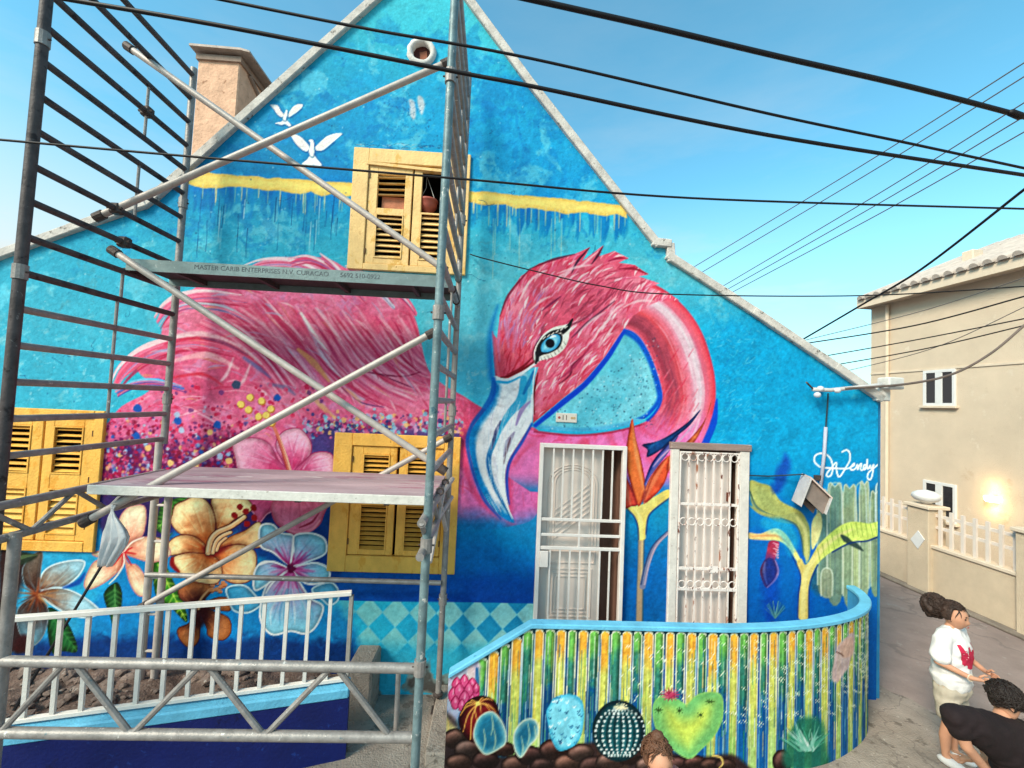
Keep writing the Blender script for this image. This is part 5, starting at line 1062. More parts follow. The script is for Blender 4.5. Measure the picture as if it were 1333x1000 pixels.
# dark red ball cactus
ppart('painted_red_cactus'); P = zk((200,520),(250,470),(320,445),(390,455),(440,490),(465,550),(470,640),(430,760),(330,800),(250,800),(180,720),(158,620))
m = pv.fill(P, lambda X, Y, d, sl: mixc((46,8,14), (118,28,34), sstep(0, 12, d)), .9, want=True)
for e in ((170,600),(195,720),(250,780),(300,640),(330,580),(400,560),(445,570),(350,470),(420,480),(250,500),(200,540)): pv.stroke([zk((305,505))[0], zk(((305+e[0])/2+ (8 if e[0] > 305 else -18), (505+e[1])/2-22))[0], zk(e)[0]], [1.6,2.0,1], (226,160,84), .85, .7, m)
pv.dot(*zk((303,505))[0], 3.2, (246,206,110), .95)
# glassy blue-green egg cacti
for P, rib in ((((275,760),(285,680),(320,610),(380,572),(430,575),(480,630),(515,710),(520,800),(470,850),(370,895),(310,840)), ((350,700),(410,590),(430,700))), (((580,800),(590,720),(640,650),(700,622),(750,640),(770,700),(755,770),(700,830),(640,915),(600,880)), ((640,760),(690,660),(740,680)))):
    ppart('painted_blue_cactus'); q = zk(*P); m = pv.fill(q, lambda X, Y, d, sl: mixc((120,170,176), (36,112,140), sstep(0, 9, d+3*(pv.n2[sl]-.5))), .8, want=True)
    pv.stroke(q[:1]+cat_rom(q, True, 4)+q[:1], 2.0, (206,214,190), .75, .9, smooth=False)
    for x in rib: pv.stroke([zk((x[0],x[1]))[0], zk((x[0]+12, x[1]+90))[0], zk((x[0]-4, x[1]+160))[0]], [1,2.4,.8], (196,206,170), .6, 1.1, m)
# pale blue prickly pear
ppart('painted_prickly_pear'); P = zj((600,680),(625,645),(690,630),(745,645),(770,700),(765,800),(740,870),(690,905),(640,910),(605,850),(590,780),(582,720))
m = pv.fill(P, lambda X, Y, d, sl: mixc((70,166,196), (128,208,232), sstep(0, 7, d+4*(pv.n2[sl]-.5))), .9, want=True)
for i in range(46): x, y = random.uniform(715,760), random.uniform(908,972); pv.stroke([(x-2,y-2),(x,y),(x+2,y-3)], [.8,1.6,.8], random.choice([(230,246,250),(20,70,110),(40,110,150)]), .8, .6, m)
# dark round cactus with white dotted ribs
ppart('painted_ball_cactus'); P = [(805.5+34.5*math.cos(a), 951.5+40*math.sin(a)) for a in np.linspace(0, 6.283, 17)[:-1]]
m = pv.fill(P, lambda X, Y, d, sl: mixc((10,44,50), (24,96,104), sstep(0, 13, d)), .9, want=True); q = zj((955,700))[0]
for e in (-.95,-.68,-.40,-.12,.14,.40,.68,.95):
    for t in np.linspace(.10, .98, 13):
        th = t*2.75; x = q[0] - 2*t + e*33.5*math.sin(th); y = q[1] + 33*(1-math.cos(th))*.98; pv.dot(x, y, 1.5, (222,234,230), .9, .6, mask=m)
    pv.stroke([(q[0]+(e+.13)*33*math.sin(t*2.75), q[1]+33*(1-math.cos(t*2.75))) for t in np.linspace(.05,.95,7)], [1,3.4,3.4,1], (6,34,40), .6, 1.6, m)
for i in range(30): a = random.uniform(0, 6.28); pv.stroke([q, (q[0]+9*math.cos(a), q[1]+5*math.sin(a)-2)], [1.4,.5], random.choice([(240,230,190),(220,210,170)]), .8, .6)
# green heart cactus with a pink flower
ppart('painted_heart_cactus'); P = zq((235,948),(130,880),(65,800),(40,690),(60,630),(110,605),(170,625),(225,660),(225,660),(280,605),(350,588),(405,600),(422,650),(415,740),(370,830),(300,900))
m = pv.fill(P, lambda X, Y, d, sl: mixc((120,182,110), (196,214,96), sstep(3, 26, d + 12*(pv.n1[sl]-.5))), .9, want=True)
for x, y in ((72,685),(185,688),(300,712),(350,640)):
    c = zq((x,y))[0]
    for a in np.linspace(0, 6.28, 9)[:-1]: pv.stroke([c, (c[0]+6*math.cos(a), c[1]+4.5*math.sin(a))], [1.4,.5], (60,90,40), .85, .5)
pv.stroke(cat_rom(P, True, 4), 1.6, (150,196,110), .7, .9, smooth=False); pv.part = 0
ppart('painted_flower'); c = zq((135,605))[0]
for a in np.linspace(0, 6.28, 15)[:-1]: pv.stroke([c, (c[0]+12*math.cos(a), c[1]+9*math.sin(a)-1)], [4,3,1], random.choice([(176,70,96),(206,110,130),(150,50,80)]), .9, .8)
# agave painted near the curve and peeled patch
ppart('painted_agave'); pv.fill(zq((760,1000),(770,860),(830,740),(900,720),(960,760),(985,900),(980,1000)), (36,110,90), 5, .9, wob=8)
for i in range(60): a = random.uniform(-2.7,-.5); c = zq((870+random.uniform(-40,40),900))[0]; l = random.uniform(14,40); pv.stroke([c, (c[0]+l*math.cos(a), c[1]+l*math.sin(a))], [4,.7], random.choice([(50,140,110),(90,170,140),(206,226,216),(30,96,80),(130,190,170)]), .7, .9)
pv.part = 0
pv.fill(zq((1040,340),(1120,270),(1130,330),(1110,430),(1060,520),(1015,530),(1020,440)), (206,178,174), 2, .95, wob=6); pv.fill(zq((1060,330),(1122,290),(1124,380),(1070,400)), (214,170,150), 2, .8); pv.stroke(zq((1035,370),(1060,380),(1075,395)), [1.2,2,.8], (90,60,50), .8, .7)
par = root('parapet', (xcurve-1, YP+.3, 0), 'curved porch parapet wall painted with yellow and green cacti', 'wall')
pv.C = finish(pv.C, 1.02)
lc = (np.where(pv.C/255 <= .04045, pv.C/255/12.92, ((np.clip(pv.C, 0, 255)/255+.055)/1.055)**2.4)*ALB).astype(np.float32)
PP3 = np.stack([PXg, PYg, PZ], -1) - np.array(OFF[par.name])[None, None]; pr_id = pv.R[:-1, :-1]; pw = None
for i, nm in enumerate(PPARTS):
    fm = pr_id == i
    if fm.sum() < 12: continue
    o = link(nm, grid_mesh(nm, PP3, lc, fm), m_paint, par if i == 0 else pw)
    if i == 0: pw = o
for o in pw.children: o.parent = pw
# cap, back face and end of the parapet
TH = .06
def inner(i):
    i0, i1 = max(i-1, 0), min(i+1, len(path)-1); d = Vector((path[i1][0]-path[i0][0], path[i1][1]-path[i0][1], 0)).normalized(); return Vector((-d.y, d.x, 0))
ids = list(range(0, len(path)-1, 6)) + [len(path)-1]; cap = MB(); vs = []
kx = min(range(len(path)), key=lambda i: abs(path[i][0]-xk)); ids = sorted(set(ids + [kx]))
for i in ids:
    p = Vector((path[i][0], path[i][1], float(ptop(path[i][0])))); n = inner(i); o_, q_ = p-n*.022, p+n*(TH+.015)
    vs += [o_-Vector((0,0,.042)), o_, q_, q_-Vector((0,0,.042))]
k = len(ids); cap.add(vs, [(i*4+j, i*4+(j+1)%4, (i+1)*4+(j+1)%4, (i+1)*4+j) for i in range(k-1) for j in range(4)] + [(0,1,2,3), tuple((k-1)*4+j for j in (3,2,1,0))])
cap.build('cap', m_lblue, par, bevel=.008)
bkf = MB(); vs = []
for i in ids:
    p = Vector((path[i][0], path[i][1], 0)); n = inner(i); q_ = p+n*TH; vs += [q_, q_+Vector((0,0,float(ptop(path[i][0]))-.041))]
bkf.add(vs, [(2*i, 2*i+1, 2*i+3, 2*i+2) for i in range(k-1)]); bkf.build('inner_face', mat('parapet_inner_paint', (60,150,200), .8, .12, 6, .3), par)
p = path[0]; MB().add([(p[0],p[1],-.03),(p[0],p[1]+TH,-.03),(p[0],p[1]+TH,zlow-.041),(p[0],p[1],zlow-.041)], [(0,1,2,3)]).build('end_face', m_lblue, par)
# porch floor and steps behind the parapet
zfl = R_D1[2]-.02
pf = MB().prism([(xk+.05, YP+TH+.005, 0), (xcurve, YP+TH+.005, 0), (xcurve+ex_*.6, YP+.36, 0), (pe.x-.20, D-.25, 0), (pe.x-.20, D-.018, 0), (xk+.05, D-.018, 0)], (0,0,zfl)).build('porch_floor', m_conc, None); tag(pf, kind='structure')
for k in range(3):
    z = zfl*(3-k)/4; s_ = MB().box((xk+.05-.3*(k+1), YP+TH+.006, 0), (xk+.048-.3*k, D-.018, z)).build('step', m_conc, None, bevel=.012); tag(s_, kind='structure')

# ================================================================ scaffold
YF, YR = 3.04, 4.46; RS = .25
XL, XRt = at(30, 285, YF).x, at(572, 400, YF).x; XLr, XRr = at(228, 420, YR).x, at(591, 480, YR).x
XL = (XL+XLr)/2; XRt = (XRt+XRr)/2
sc = root('scaffold', ((XL+XRt)/2, (YF+YR)/2, 0), 'paint spattered aluminium scaffold tower in front of the mural', 'scaffold')
m_alu = mat('spattered_aluminium', (156,150,146), .48, .22, 12, .15, 60, metal=.25, spots=[((226,222,216), .63, 18), ((96,116,122), .64, 30), ((200,150,150), .71, 22)])
m_dkp = mat('backlit_dark_tube', (84,76,76), .6, .3, 9, .18, 50, metal=.1, spots=[((150,146,144), .66, 16), ((44,36,38), .56, 7)])  # left frame's silhouette against the sky is put into this dark colour
m_post = mat('blue_grey_post', (120,142,146), .5, .25, 9, .18, 50, metal=.2, spots=[((214,212,206), .61, 16), ((70,104,116), .60, 7)])
m_brc = mat('dull_brace_tube', (196,184,176), .5, .14, 10, .1, 60, metal=.15, spots=[((140,110,104), .68, 20)])
m_clamp = mat('clamp_iron', (86,74,70), .6, .3, 20, .3, 60, metal=.3)
zpost0 = .0
def T(name, a, b, r, m, n=12): o = MB().tube([a, b], r, n).build(name, m, sc); auto_smooth(o); return o
zr_top = 7.2
T('post', Vector((XL,YF,1.15)), Vector((XL,YF,zr_top)), .034, m_dkp); T('post', Vector((XRt,YF,0)), Vector((XRt,YF,zr_top)), .0305, m_post)
T('post', Vector((XL,YR,H-.55)), Vector((XL,YR,at(262,90,YR).z)), .032, m_alu); T('post', Vector((XRt,YR,.17)), Vector((XRt,YR,at(603,95,YR).z)), .030, m_alu)
ztr = at(262,90,YR).z; zr2 = at(603,95,YR).z
# rungs of the two end frames
for X, zmax in ((XL, ztr), (XRt, zr2)):
    for k in range(-2, 17):
        z = H + k*RS
        if z > zr_top-.05: continue
        if z <= zmax-.02: T('rung', Vector((X,YF+.02,z)), Vector((X,YR-.02,z)), .0255, m_dkp if (X == XL and k > 2) else m_alu, 10)
    for k0, k1, yv in ((9.0,11.0,3.93),(6.0,8.0,3.90),(-.0,2.0,3.80),(2.0,3.0,3.80),(3.0,4.0,3.83),(-1.0,0.0,3.80)):
        T('thin_strut', Vector((X+.002,yv,H+k0*RS)), Vector((X+.002,yv,H+k1*RS)), .012, m_alu, 8)
# sloping top members of the left frame
zt_ = H+11*RS
# base jack of the rear right leg
bj = Vector((XRt, YR, 0))
T('jack_screw', bj+Vector((0,0,.02)), bj+Vector((0,0,.36)), .014, m_clamp)
MB().box(bj+Vector((-.06,-.06,.005)), bj+Vector((.06,.06,.022))).build('base_plate', m_clamp, sc); MB().lathe(bj+Vector((0,0,.15)), [(.03,0),(.05,.012),(.05,.03),(.03,.042)], 12).build('jack_nut', m_clamp, sc)
MB().box(bj+Vector((-.035,-.035,.05)), bj+Vector((.035,.035,.12))).build('jack_collar', m_clamp, sc)
# braces (ends on rungs of the end frames)
def br(p, yl, q, yr_, r=.0295, ext=0):
    a, b = at(*p, yl), at(*q, yr_); o = T('brace', a, b, r, m_brc)
    for e, s_ in ((a, 1), (b, -1)): d = (b-a).normalized()*s_; MB().tube([e-d*.03, e+d*.05], r*1.35, 10).build('clamp', m_clamp, sc)
def ydep(px, X): d0 = at(px, 500, 1.0); return X/d0.x
br((168,62), 3.94, (577,350), 3.75); br((128,282), 3.72, (582,82), 3.70); br((148,327), 3.82, (577,612), 3.75); br((112,679), 3.50, (562,434), 3.70)
br((185,790), 4.40, (584,570), 4.40, .028); T('horizontal_tube', at(190,748,4.42), at(574,759,4.42), .024, m_alu)
# lattice beams: front, left end, right end
def lattice(a0, b0, a1, b1, n, start=0):
    T('chord', a0, b0, .030, m_alu); T('chord', a1, b1, .028, m_alu)
    for i in range(n):
        t0, t1 = (i+start)/n, (i+1+start)/n; t1 = min(t1, 1)
        p, q = (a0.lerp(b0, t0), a1.lerp(b1, t1)) if i % 2 == 0 else (a1.lerp(b1, t0), a0.lerp(b0, t1)); T('lacing', p, q, .018, m_alu, 8)
yb_ = YF+.02
fa, fb = at(-140, 858, yb_), at(527, 870, yb_); ga, gb = at(-140, 952, yb_), at(522, 960, yb_)
fb = Vector((XRt, yb_, fb.z)); gb = Vector((XRt, yb_, gb.z)); fa.x = ga.x = XL-.25; zc1 = (fa.z+fb.z)/2; zc2 = (ga.z+gb.z)/2
T('chord', fa, fb, .034, m_alu); T('chord', ga, gb, .034, m_alu)
for u0, u1, up in ((0,85,0),(97,170,1),(172,262,0),(270,343,1),(345,432,0),(438,508,1)):
    pa, pb = (at(u0, 957, yb_), at(u1, 867, yb_)) if not up else (at(u0, 867, yb_), at(u1, 957, yb_)); pa.z = zc1 if up else zc2; pb.z = zc2 if up else zc1; T('lacing', pa, pb, .020, m_alu, 8)
T('upright', at(519, 868, yb_+.25), at(515, 958, yb_+.25), .018, m_alu)
zd0 = H-.785
for X in (XL+.07, XRt-.02):
    a0, b0 = Vector((X, 2.9, zd0-.03)), Vector((X, 4.40, zd0-.03)); a1, b1 = Vector((X, 2.9, zd0-.25)), Vector((X, 4.40, zd0-.25)); lattice(a0, b0, a1, b1, 5)
# lower legs
T('post', Vector((XL+.10, YF+.03, 0)), Vector((XL+.10, YF+.03, zd0-.22)), .034, m_alu)
for dx in (-.03,.10): T('post', Vector((XL+dx, YR-.02, .22)), Vector((XL+dx, YR-.02, zd0-.05 if dx > 0 else H-.5)), .033, m_brc)
for z in (.55,.9,1.25,1.6,1.95): T('rung', Vector((XL-.03, YR-.02, z)), Vector((XL+.10, YR-.02, z)), .014, m_brc, 8)
for z in (zd0-.1, zd0-.28): T('coupler', Vector((XRt-.05, 3.6, z)), Vector((XRt+.05, 4.3, z+.12)), .022, m_brc, 8)
T('coupler', Vector((XRt-.03, 3.5, zd0-.5)), Vector((XRt+.0, 4.0, zd0-.05)), .02, m_brc, 8); T('coupler', Vector((XRt+.02, 4.2, zd0-.45)), Vector((XRt-.02, 3.75, zd0-.02)), .02, m_brc, 8)
for y, z in ((3.7, zd0+.02), (4.1, zd0+.02), (4.3, H+1.0), (3.85, H+1.0), (4.40, H+1.26)): MB().torus((XRt, y, z), .028, .010, n=10, m=5).build('clamp', m_clamp, sc)
for X, Y_, zs2 in ((XL, YF, (H+.75, H+2.4)), (XRt, YF, (1.28, H-1.0, H+.62, H+2.35)), (XL, YR, (H-.1, H+1.9)), (XRt, YR, (1.1, H-.1, H+1.9))):
    for z in zs2:
        MB().tube([Vector((X,Y_,z-.05)), Vector((X,Y_,z+.05))], .041, 12).build('sleeve', m_alu, sc); MB().tube([Vector((X-.055,Y_,z)), Vector((X+.055,Y_,z))], .007, 6).build('pin', m_clamp, sc)
for k, yv in ((10,3.94),(6,3.72),(5,3.82)):
    MB().box((XL-.045, yv-.04, H+k*RS-.045), (XL+.045, yv+.04, H+k*RS+.045)).build('swivel_coupler', m_clamp, sc, bevel=.015); MB().tube([Vector((XL-.06,yv-.02,H+k*RS)), Vector((XL+.06,yv-.02,H+k*RS))], .012, 6).build('bolt', m_clamp, sc)
# decks
zu = H+4*RS; yu0, yu1 = 3.83, 4.34
du = root('scaffold_deck', ((XL+XRt)/2, (yu0+yu1)/2, zu), 'narrow steel scaffold deck with stencilled lettering, the upper one', 'deck')
m_deck = mat('grey_green_deck_steel', (128,146,146), .5, .15, 9, .1, 50, metal=.3, spots=[((190,196,192), .66, 20)]); m_und = mat('dark_deck_steel', (74,62,64), .7, .2, 9, .1, 40)
MB().box((XL+.02, yu0, zu+.012), (XRt-.02, yu0+.012, zu+.115)).build('side_rail', m_deck, du); MB().box((XL+.02, yu1-.012, zu+.012), (XRt-.02, yu1, zu+.115)).build('side_rail', m_deck, du)
MB().box((XL+.02, yu0+.0125, zu+.075), (XRt-.02, yu1-.0125, zu+.095)).build('deck_plate', m_und, du)
for x in np.linspace(XL+.35, XRt-.4, 4): MB().box((x, yu0+.0125, zu+.03), (x+.04, yu1-.0125, zu+.074)).build('cross_member', m_und, du)
for x in (XL-.0, XRt-.0): MB().bar((x, yu0+.03, zu+.025), (x, yu1-.03, zu+.025), .06, .03).build('hook', m_clamp, du)
text('MASTER CARIB ENTERPRISES N.V. CURACAO      5692 510-0922', .058, Vector((XL+1.40, yu0-.0008, zu+.072)), 'stencil_lettering', mat('stencil_grey', (98,106,110), .7), du)
yl0, yl1 = 3.41, 4.40; zl_ = zd0
dl = root('scaffold_deck', ((XL+XRt)/2, (yl0+yl1)/2, zl_), 'broad whitish plywood scaffold deck smeared with pink paint, the lower one', 'deck')
m_ply = mat('pink_smeared_board', (190,164,170), .75, .22, 4, .2, 40, spots=[((168,120,136), .56, 5), ((236,230,226), .62, 7)], streak=(.25, 1.5, 1)); m_edge = mat('whitewashed_edge', (222,218,210), .7, .12, 14, .25, 50, spots=[((176,170,160), .6, 18)])
MB().box((XL+.25, yl0+.02, zl_), (XRt-.03, (yl0+yl1)/2-.003, zl_+.028)).build('board', m_ply, dl); MB().box((XL+.255, (yl0+yl1)/2+.003, zl_), (XRt-.03, yl1, zl_+.030)).build('board', m_ply, dl)
MB().box((XL+.23, yl0, zl_-.036), (XRt-.03, yl0+.018, zl_+.034)).build('edge_rail', m_edge, dl, bevel=.004); MB().box((XL+.23, yl1-.018, zl_-.055), (XRt-.03, yl1-.0005, zl_-.002)).build('edge_rail', m_und, dl)
for x in np.linspace(XL+.4, XRt-.4, 4): MB().box((x, yl0+.019, zl_-.05), (x+.04, yl1-.019, zl_-.002)).build('cross_member', m_und, dl)
# rag / plastic bag hung on the lattice, and a black stick
yb = 3.48; rg = MB(); ring = []
prof = [(-.05,.022,.01),(-.02,.012,.0),(.0,.012,.0),(.04,.030,.005),(.09,.055,.02),(.15,.085,.035),(.20,.098,.045),(.25,.096,.035),(.31,.082,.012),(.36,.070,-.005),(.40,.058,-.02),(.41,.030,-.02)]; c0 = at(146, 666, yb); n = 30; vs = []
for i, (h, r, cx_) in enumerate(prof): vs += [c0 + Vector((cx_ + r*math.cos(2*math.pi*j/n)*(1+.12*mnoise.noise(Vector((j*.7, h*14, 0)))), r*.35*math.sin(2*math.pi*j/n)*(1+.5*math.cos(j*1.9+h*5)), -h + .05*r/.1*mnoise.noise(Vector((j*.6, 1, 5))))) for j in range(n)]
rg.add(vs, [(i*n+j, i*n+(j+1)%n, (i+1)*n+(j+1)%n, (i+1)*n+j) for i in range(len(prof)-1) for j in range(n)] + [tuple(range(n)), tuple(range((len(prof)-1)*n, len(prof)*n))[::-1]])
bag = rg.build('plastic_bag', mat('white_bag', (232,228,226), .4, .08, 14, .3, 30), None, smooth=True); tag(bag, 'white plastic bag hanging from the scaffold beside the lower deck', 'bag')
a, b = at(141, 722, 3.9), at(18, 925, 3.42); stick = auto_smooth(MB().tube([a, b], .011, 8).build('broom_stick', mat('black_stick', (30,22,24), .6))); tag(stick, 'black broom stick leaning behind the white railing', 'stick')

# ================================================================ things on the facade
# tilted floodlight box
O_ = at(1044, 616, D-.06); U_ = Vector((.235,0,-.205)); V_ = Vector((-.10,-.27,.0)); W_2 = Vector((-.115,.0,-.30)); wb = root('light_box', at(1040, 655, D), 'pale tilted box on a bracket over the painted banana plant', 'box')
bx = O_ + U_*.5 + V_*.5 + W_2*.5
def par6(o, u, v, w): return MB().add([o, o+u, o+u+v, o+v, o+w, o+u+w, o+u+v+w, o+v+w], [(0,1,2,3),(7,6,5,4),(0,4,5,1),(1,5,6,2),(2,6,7,3),(3,7,4,0)])
m_bt = mat('box_top', (236,208,194), .7, .1, 9, .2); m_bs = mat('box_side', (214,208,206), .7, .1, 9, .2)
par6(O_, U_, V_, W_2*.05).build('lid', m_bt, wb); par6(O_+W_2*.052, U_*.06, V_, W_2*.95).build('side_panel', m_bs, wb); par6(O_+W_2*.052+U_*.94, U_*.06, V_, W_2*.55).build('side_panel', m_bs, wb)
par6(O_+W_2*.052+U_*.062, U_*.876, V_*.06, W_2*.75).build('back_panel', mat('box_inner', (150,132,122), .8), wb); par6(O_+W_2*.052+U_*.062+V_*.80, U_*.876, V_*.06, W_2*.60).build('inner_panel', mat('box_inner', (150,132,122), .8), wb)
MB().tube([bx+Vector((.0,.10,-.02)), at(1058, 656, D-.08), at(1064, 650, D+.02)], .02, 8).build('bracket', m_clamp, wb); pb = at(1068, 650, D-.08); MB().box(pb-Vector((.06,.04,.05)), pb+Vector((.06,.03,.05))).build('ballast', mat('iron_dark', (52,44,42)), wb)
cab = MB().tube([at(976, 619, D-.04), at(1000, 620, D-.02), at(1018, 619, D-.05), O_+V_*.3], .008, 6).build('box_cable', mat('cable_grey', (40,60,70), .6)); tag(cab, 'thin dark cable from the rusty gate to the tilted box', 'cable')
# service mast arm and conduit
ma = root('cable_bracket', at(1075, 510, D), 'white pipe bracket with insulators under the right eave', 'bracket')
MB().tube([at(1058, 507, D-.12), at(1080, 508, D-.10), at(1130, 503, D-.1), at(1172, 498, D-.08)], .022, 10).build('arm', mat('galv_white', (214,208,204), .5, .15, 12), ma, smooth=True)
for x, y in ((1064,513),(1068,505),(1090,507)): MB().lathe(at(x, y, D-.12)-Vector((0,0,.04)), [(.012,0),(.03,.01),(.036,.03),(.03,.05),(.012,.06)], 12).build('insulator', mat('porcelain', (226,226,230), .25, .03), ma, smooth=True)
MB().bar(at(1068, 506, D-.12), at(1068, 506, D+.02), .03, .03).build('stay', m_clamp, ma); MB().tube([at(1058,506,D-.12), at(1052,500,D-.14), at(1050,498,D-.18)], .01, 6).build('hook', m_clamp, ma)
cw = at(1156, 500, D-.06); MB().box(cw-Vector((.08,.10,.06)), cw+Vector((.10,.06,.07))).build('junction', mat('white_plaster', (226,222,216)), ma, bevel=.012)
cd = root('conduit', at(1070, 590, D), 'pale conduit pipe running down the wall beside the signature', 'conduit')
MB().tube([at(1078, 512, D-.03), at(1077, 530, D-.018), at(1075, 556, D-.016)], .008, 8).build('wire', mat('cable_grey', (40,60,70)), cd); MB().tube([at(1075, 556, D-.018), at(1073, 590, D-.018), at(1068, 636, D-.02)], .018, 10).build('pipe', mat('conduit_pale', (196,196,210), .5, .1, 12), cd, smooth=True)
MB().box(at(1065,622,D-.03)-Vector((.03,0,.03)), at(1065,622,D)+Vector((.03,0,.03))).build('clip', m_clamp, cd)
# ================================================================ overhead cables
m_blk = mat('black_cable', (22,16,18), .55, .2, 6, 0); m_cgr = mat('grey_cable', (96,92,92), .6, .1, 5, 0)
def cable(label, pts, w, m=None, group=None, ext=True, name='overhead_cable'):
    """pts: (px, py, depth) ; smooth curve, carried on past the frame"""
    P = [at(x, y, d) for x, y, d in pts]
    Q = [Vector(v) for v in cat_rom([tuple(p) for p in P], False, 10)]
    if ext is True or ext == 'a': Q = [Q[0] + (Q[0]-Q[1]).normalized()*4] + Q
    if ext is True or ext == 'b': Q = Q + [Q[-1] + (Q[-1]-Q[-2]).normalized()*4]
    dm = sum(p[2] for p in pts)/len(pts); o = MB().tube(Q, w/2/F*dm, 8).build(name, m or m_blk, None, smooth=True); return tag(o, label, 'cable', group)
cable('thick black cable bundle crossing the sky above the gable', [(685,-2,2.5),(850,35,2.6),(1010,73,2.7),(1180,112,2.8),(1333,152,2.9)], 7)
cable('upper of two black cables passing the round vent', [(290,0,2.7),(480,38,2.75),(690,76,2.8),(1000,148,2.9),(1180,186,2.95),(1333,219,3.0)], 3.6)
cable('lower and thicker black cable crossing the gable below the round vent', [(92,0,2.6),(300,36,2.6),(590,93,2.7),(700,114,2.7),(1000,176,2.8),(1333,228,2.9)], 5.2)
cable('thin black cable crossing the attic window', [(0,182,2.7),(250,204,2.75),(600,233,2.8),(900,258,2.85),(1333,272,2.9)], 3.0)
cable('thin wire from the attic window across the painted head', [(612,331,4.66),(628,336,4.6),(700,354,4.5),(780,372,4.4),(870,383,4.3),(1120,385,4.2),(1333,373,4.1)], 1.7, ext='b')
cable('black cable slanting over the beige eave', [(1045,442,9.5),(1120,398,8.0),(1200,350,6.6),(1333,247,5.2)], 2.8)
G5 = 'thin far wires in the sky'
for i, (a, b) in enumerate((((906,346),(1333,82)),((918,352),(1333,100)),((942,372),(1333,134)),((950,375),(1333,152)),((958,378),(1333,172)))):
    cable('thin grey wire running up into the sky right of the gable', [(a[0],a[1],16),((a[0]+b[0])/2,(a[1]+b[1])/2+3,11),(b[0],b[1],8)], 1.3, m_cgr, G5)
G6 = 'wires crossing the beige wall'
for a, m_, b, d in (((1050,447),(1190,424),(1333,386),2.0),((1060,466),(1190,443),(1333,415),1.6),((1070,478),(1200,455),(1333,424),1.6),((1060,440),(1200,405),(1333,362),1.2),((1080,488),(1210,455),(1333,400),1.0)):
    cable('thin dark wire strung across the beige wall', [(a[0],a[1],7.5),(m_[0],m_[1],6.4),(b[0],b[1],5.4)], d, m_blk if d > 1.4 else m_cgr, G6)
cable('sagging grey service cable from the eave bracket', [(1100,506,4.58),(1180,500,4.5),(1240,487,4.4),(1290,460,4.3),(1333,424,4.2)], 3.2, mat('service_cable', (112,96,88), .6), ext='b')
cn = MB().lathe(at(1322,149,2.88), [(.012,-.06),(.024,-.04),(.026,.04),(.012,.07)], 10, (1,.05,-.25)).build('cable_joint', m_blk, None, smooth=True); tag(cn, 'black splice on the thick cable bundle', 'joint')

# ================================================================ beige house across the side street
XB = 9.55
m_bei = mat('beige_stucco', (230,208,182), .9, .07, 1.2, .6, 90, spots=[((214,188,160), .60, .9), ((236,218,196), .62, 2.2)])
m_bei2 = mat('beige_trim', (232,212,188), .85, .06, 4, .2, 60); m_wh = mat('white_window_frame', (232,230,228), .45, .03, 8, .05)
yc = atx(1134, 440, XB).y; zev = (atx(1138, 408, XB).z + atx(1333, 333, XB).z)/2
bh = root('beige_house', (XB+2.5, yc-4, 0), 'beige stucco two storey house with a tiled roof', 'house')
MB().box((XB, -3, 0), (XB+6, yc, zev)).build('wall', m_bei, bh)
zl1 = atx(1134, 487, XB).z; MB().box((XB-.02, -3, zl1-.02), (XB+.001, yc+.01, zl1+.02)).build('string_course', m_bei2, bh)
XE = XB-.30
ze_ = zev-.05
MB().box((XE, -3.2, ze_), (XB+.02, yc+.03, ze_+.04)).build('soffit', mat('soffit_paint', (226,206,186), .85, .06, 5), bh)
MB().box((XE-.03, -3.2, ze_-.03), (XE-.001, yc+.06, ze_+.19)).build('fascia', m_bei2, bh); MB().box((XE-.02, yc+.03, ze_-.03), (XB+6, yc+.06, ze_+.19)).build('fascia', m_bei2, bh)
pitch_r = math.radians(24); rn = 3.6
m_tile = mat('roof_tile', (206,190,178), .85, .15, 4, .3, 40, spots=[((170,150,138), .6, 6)])
rf = MB().prism([(XE-.05, 0, ze_+.19), (XE+rn, 0, ze_+.19+rn*math.tan(pitch_r)), (XE+2*rn, 0, ze_+.19), (XE+2*rn, 0, ze_+.17), (XE+rn, 0, ze_+.16+rn*math.tan(pitch_r)), (XE-.05, 0, ze_+.17)], (0,1,0))
for v in rf.v: v.y = -3.2 if v.y < .5 else yc+.03
rfo = rf.build('roof', m_tile, bh)
tm = MB(); L_ = (rn+.1)/math.cos(pitch_r); n = 8; vs = []
for (x, r) in ((0,.085),(L_,.075)):
    for j in range(n+1): a = math.pi*j/n; vs.append(Vector((x*math.cos(pitch_r) - r*math.sin(a)*math.sin(pitch_r), r*math.cos(a), x*math.sin(pitch_r) + r*math.sin(a)*math.cos(pitch_r))))
tm.add(vs, [(j, j+1, n+1+j+1, n+1+j) for j in range(n)] + [tuple(range(n+1))]); tme = tm.mesh('roof_tile')
y = -3.0
while y < yc+.0: link('roof_tile', tme, m_tile, rfo, (XE-.10, y, ze_+.17)); y += .235
ch = atx(1270, 330, XE+1.2); MB().box((XE+1.0, ch.y-.12, ze_+.5), (XE+1.25, ch.y+.12, ch.z+.05)).build('roof_vent', m_bei2, bh, bevel=.02)
m_gl = glass_mat('dark_glass', (34,34,40), .12)
